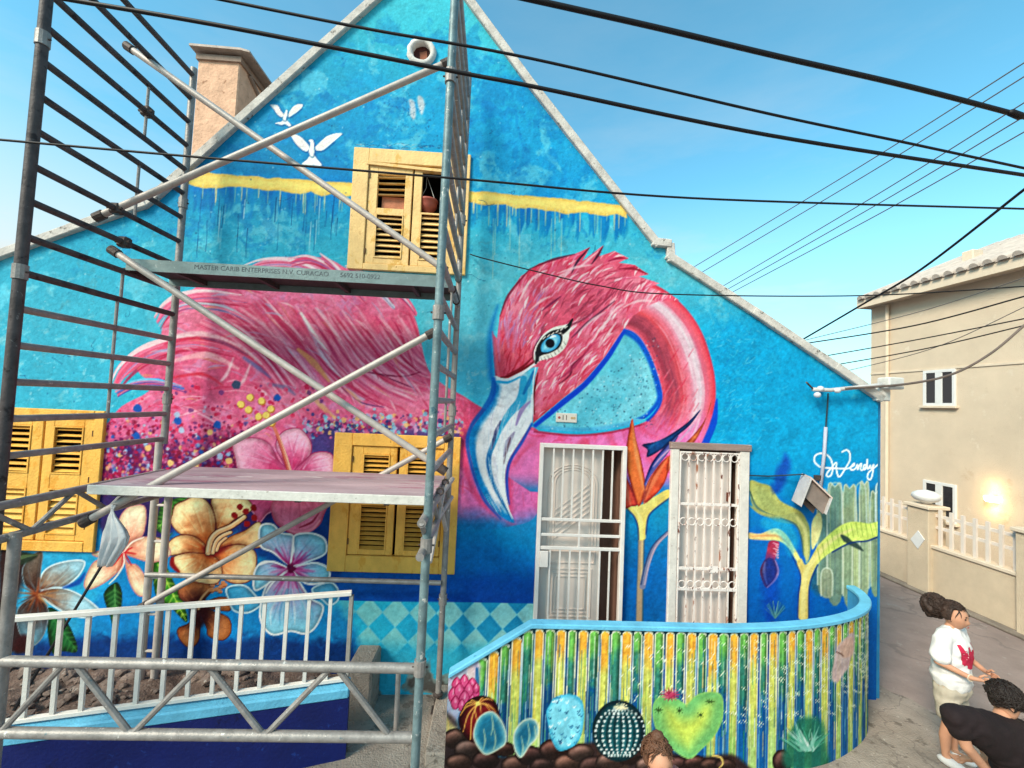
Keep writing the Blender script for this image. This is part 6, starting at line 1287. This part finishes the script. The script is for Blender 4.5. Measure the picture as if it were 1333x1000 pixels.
def bwin(c4):
    p = [atx(x, y, XB) for x, y in c4]; y0, y1 = (p[1].y+p[2].y)/2, (p[0].y+p[3].y)/2; z0, z1 = (p[2].z+p[3].z)/2, (p[0].z+p[1].z)/2
    w = bpy.data.objects.new('window', None); COL.objects.link(w); w.parent = bh; w.location = Vector((XB, (y0+y1)/2, z0)) - OFF[bh.name]; OFF[w.name] = Vector((XB, (y0+y1)/2, z0))
    f = MB(); t = .06; ym = (y0+y1)/2
    for a, b in (((y0,z0),(y0+t,z1)),((y1-t,z0),(y1,z1)),((y0+t,z0),(y1-t,z0+t)),((y0+t,z1-t),(y1-t,z1)),((ym-.07,z0+t),(ym+.07,z1-t))): f.box((XB-.035, a[0], a[1]), (XB+.01, b[0], b[1]))
    f.build('frame', m_wh, w, bevel=.004); MB().box((XB-.08, y0-.05, z0-.05), (XB+.01, y1+.05, z0-.001)).build('sill', m_bei2, w, bevel=.006)
    for a, b in ((y0+t, ym-.07), (ym+.07, y1-t)): MB().box((XB-.012, a, z0+t), (XB+.005, b, z1-t)).build('pane', m_gl, w)
bwin([(1203,483),(1245,480),(1245,528),(1203,529)]); bwin([(1203,625),(1246,631),(1246,682),(1203,672)])
# lit wall lamp
lp = atx(1292, 650, XB-.06); lamp = root('wall_lamp', lp, 'lit half round sconce glowing on the beige wall', 'lamp')
MB().lathe(lp-Vector((0,0,.05)), [(.09,0),(.11,.03),(.12,.09),(.115,.1)], 16).build('shade', emis_mat('lamp_glow', (255,236,196), 3.0), lamp, smooth=True); MB().box(lp+Vector((.02,-.05,-.06)), lp+Vector((.07,.05,.06))).build('back_plate', m_wh, lamp)
for dz, e in ((.22, 1.6), (-.2, 2.2)):
    ld = bpy.data.lights.new('lamp_bulb', 'POINT'); ld.energy = e; ld.color = (1,.66,.28); ld.shadow_soft_size = .05; lo = bpy.data.objects.new('lamp_bulb', ld); COL.objects.link(lo); lo.parent = lamp; lo.location = (-.08, 0, dz)
# ---------------------------------------------------------------- garden wall with picket fence
pb1, pb2 = atz(1146, 747, 0), atz(1333, 828, 0); XW = (pb1.x+pb2.x)/2
zwt = (atx(1205, 705, XW).z + atx(1320, 746, XW).z)/2; zft = (atx(1220, 667, XW).z+atx(1300, 697, XW).z)/2
gw = root('garden_wall', (XW, 8, 0), 'beige garden wall with white picket railing along the side street', 'wall'); m_gw = mat('garden_wall_stucco', (222,200,172), .9, .08, 3, .5, 80)
MB().box((XW, -2, 0), (XW+.18, 16, zwt-.06)).build('wall', m_gw, gw); MB().box((XW-.03, -2, zwt-.06), (XW+.21, 16, zwt)).build('coping', m_bei2, gw, bevel=.01)
MB().box((XW-.16, -2, 0), (XW-.001, 16, .05)).build('footing', mat('footing_concrete', (150,136,122), .95, .25, 3, .6, 40), gw, bevel=.015)
MB().tube([Vector((XB-.05, yc-.5, zev-.1)), Vector((XB-.05, yc-.5, .1))], .04, 10).build('downpipe', m_bei2, bh)
m_pk = mat('picket_white', (236,222,210), .6, .04, 8, .05)
yp = atx(1199, 730, XW).y; yp2 = atx(1333, 760, XW).y
pil = [yp, yp2-.15, yp+ (yp-yp2)+.1]
zpt = atx(1197, 660, XW).z
for i, y in enumerate(pil):
    pl_ = MB().box((XW-.07, y-.2, 0), (XW+.27, y+.2, zpt)).build('pillar', m_gw, gw, bevel=.01)
    MB().box((XW-.11, y-.24, zpt), (XW+.31, y+.24, zpt+.06)).build('capstone', m_bei2, pl_, bevel=.01)
    if i == 0:
        MB().lathe((XW+.1, y, zpt+.06), [(.05,0),(.07,.03),(.16,.07),(.21,.13),(.2,.19),(.12,.24),(.03,.26)], 18).build('finial', m_wh, pl_, smooth=True)
        MB().prism([(XW-.085, y-.02, zpt-.75), (XW-.085, y+.12, zpt-.62), (XW-.085, y-.02, zpt-.42), (XW-.085, y-.14, zpt-.55)], (.015,0,0)).build('plaque', m_wh, pl_)
pk = MB().bar((0,0,zwt), (0,0,zft+.1), .035, .05, (0,1,0)).mesh('picket')
segs = [(-1.8, pil[1]-.2), (pil[1]+.2, pil[0]-.2), (pil[0]+.2, pil[2]-.2), (pil[2]+.2, 15.5)]
for a, b in segs:
    for z in (zwt+.16+ (zft-zwt)*.28, zft-.02): MB().bar((XW+.09, a, z), (XW+.09, b, z), .045, .05).build('rail', m_pk, gw)
    k = int((b-a)/.17)
    for j in range(k): link('picket', pk, m_pk, gw, (XW+.06, a+(j+.5)*(b-a)/k, 0))

# ================================================================ people
m_skin = mat('skin', (206,150,120), .55, .06, 14, .03, 90); m_hair = mat('brown_hair', (64,46,38), .55, .35, 30, .5, 60, streak=(1,1,.2)); m_hair2 = mat('dark_hair', (44,34,30), .55, .35, 30, .5, 60)
m_tee = mat('white_cotton', (236,232,230), .85, .06, 7, .3, 24); m_short = mat('stone_shorts', (190,178,160), .85, .08, 7, .3, 24); m_blk_tee = mat('black_cotton', (34,22,24), .85, .2, 7, .3, 24); m_shoe = mat('white_shoe', (226,222,220), .6, .08); m_navyc = mat('dark_trousers', (44,40,48), .85, .2, 8, .3)
def skin(name, V, E, m, parent, rootv=0, sub=2, vox=.011, it=5):
    """V: list of (pos, r_side, r_depth or None); one continuous surface swept along the joints, merged and smoothed"""
    off = OFF[parent.name]; bm = bmesh.new(); sph = bmesh.new(); bmesh.ops.create_icosphere(sph, subdivisions=2, radius=1); sv_ = [v.co.copy() for v in sph.verts]; sf_ = [[v.index for v in q.verts] for q in sph.faces]; sph.free()
    vs, fs = [], []
    for i, j in E:
        a, b = Vector(V[i][0])-off, Vector(V[j][0])-off; L_ = (b-a).length; ra = V[i][1:]; rb = V[j][1:]; n = max(2, int(L_/(.35*min(min(ra), min(rb))))+1)
        for k in range(n+1):
            t = k/n; c = a.lerp(b, t); r0 = ra[0]*(1-t)+rb[0]*t; r1 = (ra[1] if len(ra) > 1 else ra[0])*(1-t) + (rb[1] if len(rb) > 1 else rb[0])*t
            q = len(vs); vs += [c + FR @ Vector((p.x*r0, p.y*r1, p.z*min(r0, r1))) for p in sv_]; fs += [[x+q for x in f_] for f_ in sf_]
    me = bpy.data.meshes.new(name); me.from_pydata(vs, [], fs); o = bpy.data.objects.new(name+'_tmp', me); COL.objects.link(o)
    rm = o.modifiers.new('r', 'REMESH'); rm.mode = 'VOXEL'; rm.voxel_size = vox; sm = o.modifiers.new('s', 'SMOOTH'); sm.factor = .5; sm.iterations = it
    dg = bpy.context.evaluated_depsgraph_get(); dg.update(); mm = bpy.data.meshes.new_from_object(o.evaluated_get(dg)); bpy.data.objects.remove(o); mm.materials.clear(); mm.shade_smooth()
    if name in ('t_shirt', 'shorts'):
        mm.update(); co = [v.co.copy() for v in mm.vertices]; nn = [v.normal.copy() for v in mm.vertices]
        for v, c_, n_ in zip(mm.vertices, co, nn):
            q = Vector((c_.x*9+c_.y*6, c_.y*9-c_.x*4, c_.z*4)); f_ = mnoise.noise(q)*.010 + mnoise.noise(q*2.3+Vector((3,1,7)))*.006 + .004*math.sin(c_.z*38 + 9*mnoise.noise(c_*5)); v.co = c_ + n_*(f_+.009)
        mm.update()
    return link(name, mm, m, parent)
FR = Matrix.Identity(3)
def blob(name, c, r, m, parent, f=None, sub=3, squash=(1,1,1), rot=None, noise_a=0):
    bm = bmesh.new(); bmesh.ops.create_icosphere(bm, subdivisions=sub, radius=1); R_ = rot or Matrix.Identity(3)
    for v in bm.verts:
        q = v.co.copy()
        if f: q = f(q)
        if noise_a: q = q*(1+noise_a*mnoise.noise(q*3.1+Vector((c[0],c[1],0))) + noise_a*.5*mnoise.noise(q*8))
        v.co = Vector(c) - OFF[parent.name] + R_ @ Vector((q.x*r*squash[0], q.y*r*squash[1], q.z*r*squash[2]))
    me = bpy.data.meshes.new(name); bm.to_mesh(me); bm.free(); me.shade_smooth(); return link(name, me, m, parent)
def strands(parent, c, rad, m, n, R_, lo=-.35, front=.35, wave=.02, ln=.12, seed=3):
    """loose locks over a hair volume"""
    r = random.Random(seed); mb = MB(); off = OFF[parent.name]
    for i in range(n):
        a = r.uniform(0, 6.283); z = r.uniform(lo, 1); q = math.sqrt(max(0, 1-z*z)); p = Vector((q*math.cos(a), q*math.sin(a), z))
        if p.x > front and p.z < .6: continue
        t = Vector((-.8, 0, .1 if p.z < .4 else -.3)) + Vector((r.gauss(0,.5), r.gauss(0,.5), r.gauss(0,.5))); t = (t - p*t.dot(p)).normalized(); pts = []
        for k in range(5): s_ = k/4; pp = (p + t*s_*ln/rad[0]).normalized(); pts.append(Vector(c) + R_ @ Vector((pp.x*rad[0], pp.y*rad[1], pp.z*rad[2]))*(1.0 + .05*math.sin(k*1.6+i) + r.uniform(0,.06)*s_) )
        mb.tube(pts, [.0035,.0045,.004,.003,.001], 4, False)
    o = mb.build('hair_locks', m, parent, smooth=True); o['kind'] = 'stuff'; return o
def head_shape(q):                                    # face looks along +x
    x, y, z = q; 
    if z < 0: x *= 1 + .10*z; y *= 1 + .30*z
    if x > .2: x = .2 + (x-.2)*.86
    nose = math.exp(-((y/.13)**2 + ((z+.12)/.20)**2)); 
    if x > .3: x += .22*nose*(1 if z < .05 else .6)
    if x > .3: x -= .07*math.exp(-(((abs(y)-.34)/.16)**2 + ((z-.08)/.12)**2)); x += .05*math.exp(-((y/.22)**2+((z+.48)/.09)**2)); x += .06*math.exp(-((y/.25)**2+((z+.8)/.16)**2))
    return Vector((x, y, z))
def hand(V, E, i, p, d, side, n, s=1.0):
    """palm and five fingers rooted at vertex i; d pointing direction, side thumb side, n palm normal"""
    d, side, n = Vector(d).normalized(), Vector(side).normalized(), Vector(n).normalized(); b = len(V); V.append((Vector(p)+d*.05*s, .024*s, .014*s)); E.append((i, b))
    return b
def fingers(parent, p, d, side, n, m, s=1.0, curl=.5):
    d, side, n = Vector(d).normalized(), Vector(side).normalized(), Vector(n).normalized(); p = Vector(p)
    for k, (o_, l) in enumerate(((.026,.070),(.009,.078),(-.009,.073),(-.026,.058))):
        a = p + d*.075*s + side*o_*s; q = a + (d*math.cos(curl*.6)+n*math.sin(curl*.6))*l*.45*s; r = q + (d*math.cos(curl*1.6)+n*math.sin(curl*1.6))*l*.33*s; t = r + (d*math.cos(curl*2.4)+n*math.sin(curl*2.4))*l*.25*s
        V = [(p+d*.045*s+side*o_*s*.8, .0095*s), (a, .0095*s), (q, .0088*s), (r, .008*s), (t, .0065*s)]; yield V
    a = p + d*.02*s + side*.03*s; yield [(p+d*.01*s+side*.012*s, .012*s), (a, .0115*s), (a+(d*.7+side*.7)*.035*s, .010*s), (a+(d*.7+side*.7)*.035*s+(d+n*.5).normalized()*.028*s, .0078*s)]
def finger(F_, parent):
    o = MB().tube([q[0] for q in F_], [q[1] for q in F_], 8).build('finger', m_skin, parent, smooth=True)
def person(name, base, face, J, label, cloth, seed=0):
    """J: joints relative to base in a frame with +x = facing direction"""
    global FR
    P = root(name, base, label, 'person'); Rz = Matrix.Rotation(face, 3, 'Z'); w = lambda v: Vector(base) + Rz @ Vector(v); FR = Rz
    return P, Rz, w
# --- woman in a white printed t-shirt
wf = atz(1238, 992, 0); face = math.radians(-66)
S_ = 1.0
P, Rz, w = person('person', (wf.x, wf.y, 0), face, None, 'woman in white t-shirt with red print and pale shorts, hair tied up', None)
hip, ch_, nk = (0,0,.90), (.015,0,1.26), (.0,0,1.42); hd = (.045,0,1.545)
V = [((0,0,.92),.13,.16),((.01,0,1.08),.115,.145),((.015,0,1.25),.12,.165),((.0,0,1.37),.075,.12),((.0,0,1.43),.048,.05),((.02,0,1.50),.05,.05)]; E = [(0,1),(1,2),(2,3),(3,4),(4,5)]
def arm(V, E, s, sh, el, wr, hn):
    b = len(V); V += [(sh,.05,.05),(el,.038,.038),(wr,.026,.026),(hn,.03,.018)]; E += [(3,b),(b,b+1),(b+1,b+2),(b+2,b+3)]
arm(V, E, 1, (.0,.17,1.36), (.02,.24,1.10), (.22,.13,1.05), (.28,.07,1.06)); arm(V, E, -1, (.0,-.17,1.36), (-.02,-.25,1.10), (.20,-.15,1.03), (.265,-.09,1.03))
for s in (1,-1):
    b = len(V); V += [((0,s*.09,.82),.09,.095),((.02,s*.095,.48),.058,.058),((-.015,s*.10,.30),.052,.052),((-.01,s*.10,.09),.034,.034),((.06,s*.105,.035),.034,.03)]; E += [(0,b),(b,b+1),(b+1,b+2),(b+2,b+3),(b+3,b+4)]
body = skin('body', [(w(v[0]), *v[1:]) for v in V], E, m_skin, P)
for hp, sd2 in (((.28,.07,1.06),-1),((.265,-.09,1.03),1)):
    for F_ in fingers(P, w(hp)-Rz @ Vector((.03,0,0)), Rz @ Vector((1,-.35*(1 if hp[1] > 0 else -1),.05)), Rz @ Vector((.1,0,1)), Rz @ Vector((0,-1 if hp[1] > 0 else 1,-.2)), m_skin, .95): finger(F_, body)
hR = Rz @ Matrix.Rotation(math.radians(8), 3, 'Y')
hdo = blob('head', w(hd), .108, m_skin, P, head_shape, 4, (.98,.80,1.12), hR)
for s in (1,-1):
    blob('ear', w((.02,s*.084,1.535)), .028, m_skin, hdo, None, 2, (.8,.35,1.1), hR); blob('eye', w((.128,s*.033,1.562)), .0125, mat('eye_dark', (44,34,32), .3), hdo, None, 2, (.6,1.2,.7), hR); blob('eyebrow', w((.136,s*.034,1.588)), .016, m_hair, hdo, None, 2, (.35,1.2,.25), hR)
blob('mouth', w((.139,0,1.478)), .018, mat('lips', (170,90,84), .5), hdo, None, 2, (.35,1.2,.35), hR)
def cap_(q): 
    x, y, z = q
    if x > .25 and z < .62: x = .25 - .25*(x-.25)
    if z < -.45: z = -.45 + (z+.45)*.3
    return Vector((x, y, z))
blob('hair', w((.012,0,1.575)), .124, m_hair, hdo, cap_, 4, (1.0,.86,1.02), hR, .10)
blob('hair_bun', w((-.135,0,1.60)), .105, m_hair, hdo, None, 4, (.95,1.0,1.1), hR, .22)
for k in range(26):
    a = random.uniform(0, 6.28); b = random.uniform(-1.2,1.2); c = w((-.135+.1*math.cos(b)*math.cos(a)*.9, .1*math.cos(b)*math.sin(a), 1.60+.11*math.sin(b))); blob('hair_curl', c, random.uniform(.022,.04), m_hair, hdo, None, 2, (1,1,1.2), None, .3)
strands(hdo, w((.012,0,1.575)), (.128,.110,.130), m_hair, 300, hR, -.25, -.25); strands(hdo, w((-.135,0,1.60)), (.112,.116,.126), m_hair, 380, hR, -1, 2, ln=.10, seed=9)
VS = [((.0,0,.90),.165,.20),((.012,0,1.04),.150,.185),((.018,0,1.24),.142,.185),((.0,0,1.355),.085,.15),((.0,0,1.385),.066,.085)]; ES = [(0,1),(1,2),(2,3),(3,4)]
for s, el in ((1,(.012,.222,1.155)),(-1,(-.012,-.228,1.155))): b = len(VS); VS += [((.0,s*.165,1.335),.078,.078),(el,.082,.074)]; ES += [(3,b),(b,b+1)]
tee = skin('t_shirt', [(w(v[0]), *v[1:]) for v in VS], ES, m_tee, P)
VT = [((0,0,.94),.145,.18),((0,0,.80),.146,.184)]; ET = [(0,1)]
for s in (1,-1): b = len(VT); VT += [((.0,s*.095,.76),.10,.10),((.01,s*.105,.56),.098,.102)]; ET += [(1,b),(b,b+1)]
skin('shorts', [(w(v[0]), *v[1:]) for v in VT], ET, m_short, P)
# red brush print on the chest, follows the shirt front
m_red = mat('red_print', (206,40,76), .8, .15, 12, .1)
from mathutils.bvhtree import BVHTree
bm = bmesh.new(); bm.from_mesh(tee.data); bvh = BVHTree.FromBMesh(bm); off = OFF[P.name]
def shirt_pt(y, z):
    o_ = Rz @ Vector((.6, y, z)); h_ = bvh.ray_cast(o_ + Vector(base_) - off, Rz @ Vector((-1,0,0))); return (h_[0] + (Rz @ Vector((.004,0,0))) + off) if h_[0] else None
base_ = (wf.x, wf.y, 0)
for i, (ya, za, yb_2, zb2_) in enumerate(((-.13,1.31,-.09,1.10),(-.10,1.26,-.03,1.07),(-.04,1.29,.0,1.09),(.02,1.26,.03,1.07),(.06,1.31,.05,1.08),(.12,1.30,.09,1.10),(-.12,1.13,.11,1.11),(-.10,1.20,.06,1.15),(-.05,1.23,.11,1.20),(-.06,1.09,.08,1.07))):
    pr = MB(); n = 7; vs = []
    ok = True
    for k in range(n):
        t = k/(n-1); wv = .020*math.sin(math.pi*(.15+.8*t)) + .004
        dy, dz = yb_2-ya, zb2_-za; ln = math.hypot(dy, dz); ny, nz = -dz/ln*wv, dy/ln*wv
        for sg in (-1, 1):
            q = shirt_pt(ya+dy*t+ny*sg, za+dz*t+nz*sg)
            if q is None: ok = False
            else: vs.append(q)
    if ok: pr.add(vs, [(2*k, 2*k+1, 2*k+3, 2*k+2) for k in range(n-1)]).build('shirt_print', m_red, tee)
bm.free()
for s in (1,-1): blob('shoe', w((.045,s*.105,.045)), .06, m_shoe, P, lambda q: Vector((q.x, q.y, max(q.z, -.6))), 3, (2.1,.85,.8), Rz)
wr_ = w((.20,-.15,1.03)); MB().torus(wr_, .032, .006, n=12, m=5).build('bracelet', mat('bracelet', (226,206,180), .5), P)
P.scale = (.85,.85,.85)
# --- person in black crouching and leaning over
yk = 2.98; hipP = at(1372, 1052, yk); nkP = at(1302, 944, yk); hdP = at(1308, 914, yk+.05); base_ = (hipP.x+.05, yk+.05, 0)
P, Rz, w = person('person', base_, 0, None, 'crouching person in a black t-shirt leaning over, seen from behind', None)
ax = (nkP-hipP).normalized(); sd = Vector((-ax.z, 0, ax.x)); sd = sd if sd.x < 0 else -sd               # towards the left shoulder
lsh, rsh = at(1243, 932, yk-.03), at(1336, 962, yk+.12); mid = hipP.lerp(nkP, .55)
yaw = math.atan2(ax.x, ax.z); FR = Matrix.Rotation(yaw, 3, 'Y')
kn = [Vector((hipP.x+.02, yk+.42, .52)), Vector((hipP.x+.22, yk+.40, .50))]; an = [Vector((hipP.x-.02, yk+.16, .09)), Vector((hipP.x+.20, yk+.14, .09))]
V = [(hipP,.15,.12),(mid,.14,.11),(hipP.lerp(nkP,.82),.16,.10),(nkP,.055,.055),(hdP-Vector((0,0,.04)),.05,.05)]; E = [(0,1),(1,2),(2,3),(3,4)]
lel = at(1258, 972, yk-.05); lwr = at(1296, 1016, yk-.02); lhn = at(1310, 1034, yk)
rel = rsh + Vector((.05,.14,-.24)); rwr = rel + Vector((-.10,.16,-.14)); rhn = rwr + Vector((-.05,.05,-.04))
b = len(V); V += [(lsh,.048,.048),(lel,.037,.037),(lwr,.026,.026),(lhn,.03,.02)]; E += [(2,b),(b,b+1),(b+1,b+2),(b+2,b+3)]
b = len(V); V += [(rsh,.048,.048),(rel,.037,.037),(rwr,.026,.026),(rhn,.03,.02)]; E += [(2,b),(b,b+1),(b+1,b+2),(b+2,b+3)]
for k_2, a_2 in zip(kn, an): b = len(V); V += [(k_2,.065,.065),(a_2,.038,.038),(a_2+Vector((0,.10,-.05)),.036,.03)]; E += [(0,b),(b,b+1),(b+1,b+2)]
body = skin('body', V, E, m_skin, P)
for hp, dd in ((lhn, (.5,.1,-.8)), (rhn, (-.6,.5,-.5))):
    for F_ in fingers(P, hp-Vector(dd)*.05, dd, (0,1,.3), (.6,.3,.6), m_skin, .95): finger(F_, body)
hR = Matrix.Rotation(math.radians(70), 3, 'Z') @ Matrix.Rotation(math.radians(30), 3, 'Y')
hdo = blob('head', hdP, .094, m_skin, P, head_shape, 4, (.98,.8,1.12), hR)
for s in (1,-1): blob('ear', hdP + hR @ Vector((-.02,s*.084,-.01)), .028, m_skin, hdo, None, 2, (.8,.35,1.1), hR); blob('eye', hdP + hR @ Vector((.085,s*.033,.015)), .0125, mat('eye_dark', (44,34,32), .3), hdo, None, 2, (.6,1.2,.7), hR)
blob('hair', hdP + hR @ Vector((-.015,0,.02)), .110, m_hair2, hdo, cap_, 4, (1.03,.9,1.03), hR, .16)
strands(hdo, hdP + hR @ Vector((-.015,0,.02)), (.117,.102,.117), m_hair2, 420, hR, -.5, -.2, ln=.09, seed=5)
VS = [(hipP-ax*.06,.18,.14),(mid,.185,.135),(hipP.lerp(nkP,.80),.185,.115),(nkP-ax*.06,.10,.075),(lsh,.072,.072),(lsh.lerp(lel,.42),.068,.064),(rsh,.072,.072),(rsh.lerp(rel,.45),.066,.064)]
skin('t_shirt', VS, [(0,1),(1,2),(2,3),(2,4),(4,5),(2,6),(6,7)], m_blk_tee, P)
skin('shorts', [(hipP-ax*.03,.165,.135),(kn[0].lerp(hipP,.3),.095,.095),(kn[1].lerp(hipP,.3),.095,.095)], [(0,1),(0,2)], m_navyc, P)
for a_2 in an: blob('shoe', a_2+Vector((0,.06,-.045)), .06, m_shoe, P, lambda q: Vector((q.x, q.y, max(q.z, -.6))), 3, (.85,2.0,.8), None)
# --- child with a topknot at the foot of the parapet
hk = at(855, 990, 2.55); base_ = (hk.x, hk.y+.0, 0); face = math.radians(-80)
zt_k = at(857, 958, 2.55).z; k_ = (zt_k-.04)/1.66
P, Rz, w = person('person', base_, face, None, 'child with brown hair in a topknot in front of the heart cactus', None)
w0 = w; w = lambda v: Vector(base_) + Rz @ (Vector(v)*k_)
V = [((0,0,.92),.12,.14),((.01,0,1.08),.11,.13),((.01,0,1.25),.11,.15),((.0,0,1.37),.07,.11),((.0,0,1.43),.046,.046),((.02,0,1.50),.05,.05)]; E = [(0,1),(1,2),(2,3),(3,4),(4,5)]
arm(V, E, 1, (.0,.16,1.36), (-.01,.21,1.10), (.04,.21,.86), (.05,.20,.80)); arm(V, E, -1, (.0,-.16,1.36), (-.01,-.21,1.10), (.04,-.21,.86), (.05,-.20,.80))
for s in (1,-1): b = len(V); V += [((0,s*.09,.82),.09,.09),((.02,s*.095,.48),.058,.058),((-.01,s*.10,.30),.052,.052),((-.01,s*.10,.09),.036,.036),((.07,s*.105,.035),.036,.03)]; E += [(0,b),(b,b+1),(b+1,b+2),(b+2,b+3),(b+3,b+4)]
body = skin('body', [(w(v[0]), v[1]*k_, v[2]*k_) for v in V], E, m_skin, P)
for s in (1,-1):
    for F_ in fingers(P, w((.05,s*.20,.83)), (0,0,-1), Rz @ Vector((1,0,0)), Rz @ Vector((0,-s,0)), m_skin, .8): finger(F_, body)
hR = Rz
hdo = blob('head', w((.04,0,1.54)), .104*k_*1.12, m_skin, P, head_shape, 4, (.98,.82,1.08), hR)
for s in (1,-1): blob('ear', w((.02,s*.092,1.53)), .026*k_, m_skin, hdo, None, 2, (.8,.35,1.1), hR); blob('eye', w((.136,s*.036,1.555)), .0135*k_, mat('eye_dark', (44,34,32)), hdo, None, 2, (.6,1.2,.7), hR)
blob('mouth', w((.146,0,1.475)), .018*k_, mat('lips', (170,90,84)), hdo, None, 2, (.35,1.2,.35), hR)
blob('hair', w((.01,0,1.57)), .122*k_*1.1, m_hair3 if 'm_hair3' in globals() else mat('light_brown_hair', (112,76,56), .55, .35, 30, .5, 60, streak=(1,1,.2)), hdo, cap_, 4, (1.0,.88,1.02), hR, .10)
blob('topknot', w((.0,0,1.71)), .052*k_, mat('light_brown_hair', (112,76,56)), hdo, None, 3, (1,1,.9), None, .25)
strands(hdo, w((.01,0,1.57)), (.137*k_,.121*k_,.140*k_), mat('light_brown_hair', (112,76,56)), 420, hR, -.2, -.2, ln=.08, seed=6)
VS = [((0,0,.88),.145,.17),((.01,0,1.05),.13,.155),((.01,0,1.25),.125,.165),((.0,0,1.35),.078,.13),((.0,0,1.385),.058,.07)]; ES = [(0,1),(1,2),(2,3),(3,4)]
for s in (1,-1): b = len(VS); VS += [((.0,s*.155,1.355),.068,.068),((-.005,s*.19,1.19),.062,.062)]; ES += [(3,b),(b,b+1)]
skin('t_shirt', [(w(v[0]), v[1]*k_, v[2]*k_) for v in VS], ES, mat('rose_cotton', (196,130,124), .85, .08, 8, .3), P)
VT = [((0,0,.90),.135,.16),((0,0,.82),.125,.155)]; ET = [(0,1)]
for s in (1,-1): b = len(VT); VT += [((.0,s*.092,.76),.096,.096),((.01,s*.10,.54),.082,.082)]; ET += [(1,b),(b,b+1)]
skin('shorts', [(w(v[0]), v[1]*k_, v[2]*k_) for v in VT], ET, m_navyc, P)
for s in (1,-1): blob('shoe', w((.05,s*.105,.05)), .055*k_, m_shoe, P, lambda q: Vector((q.x, q.y, max(q.z, -.6))), 3, (2.1,.85,.8), Rz)
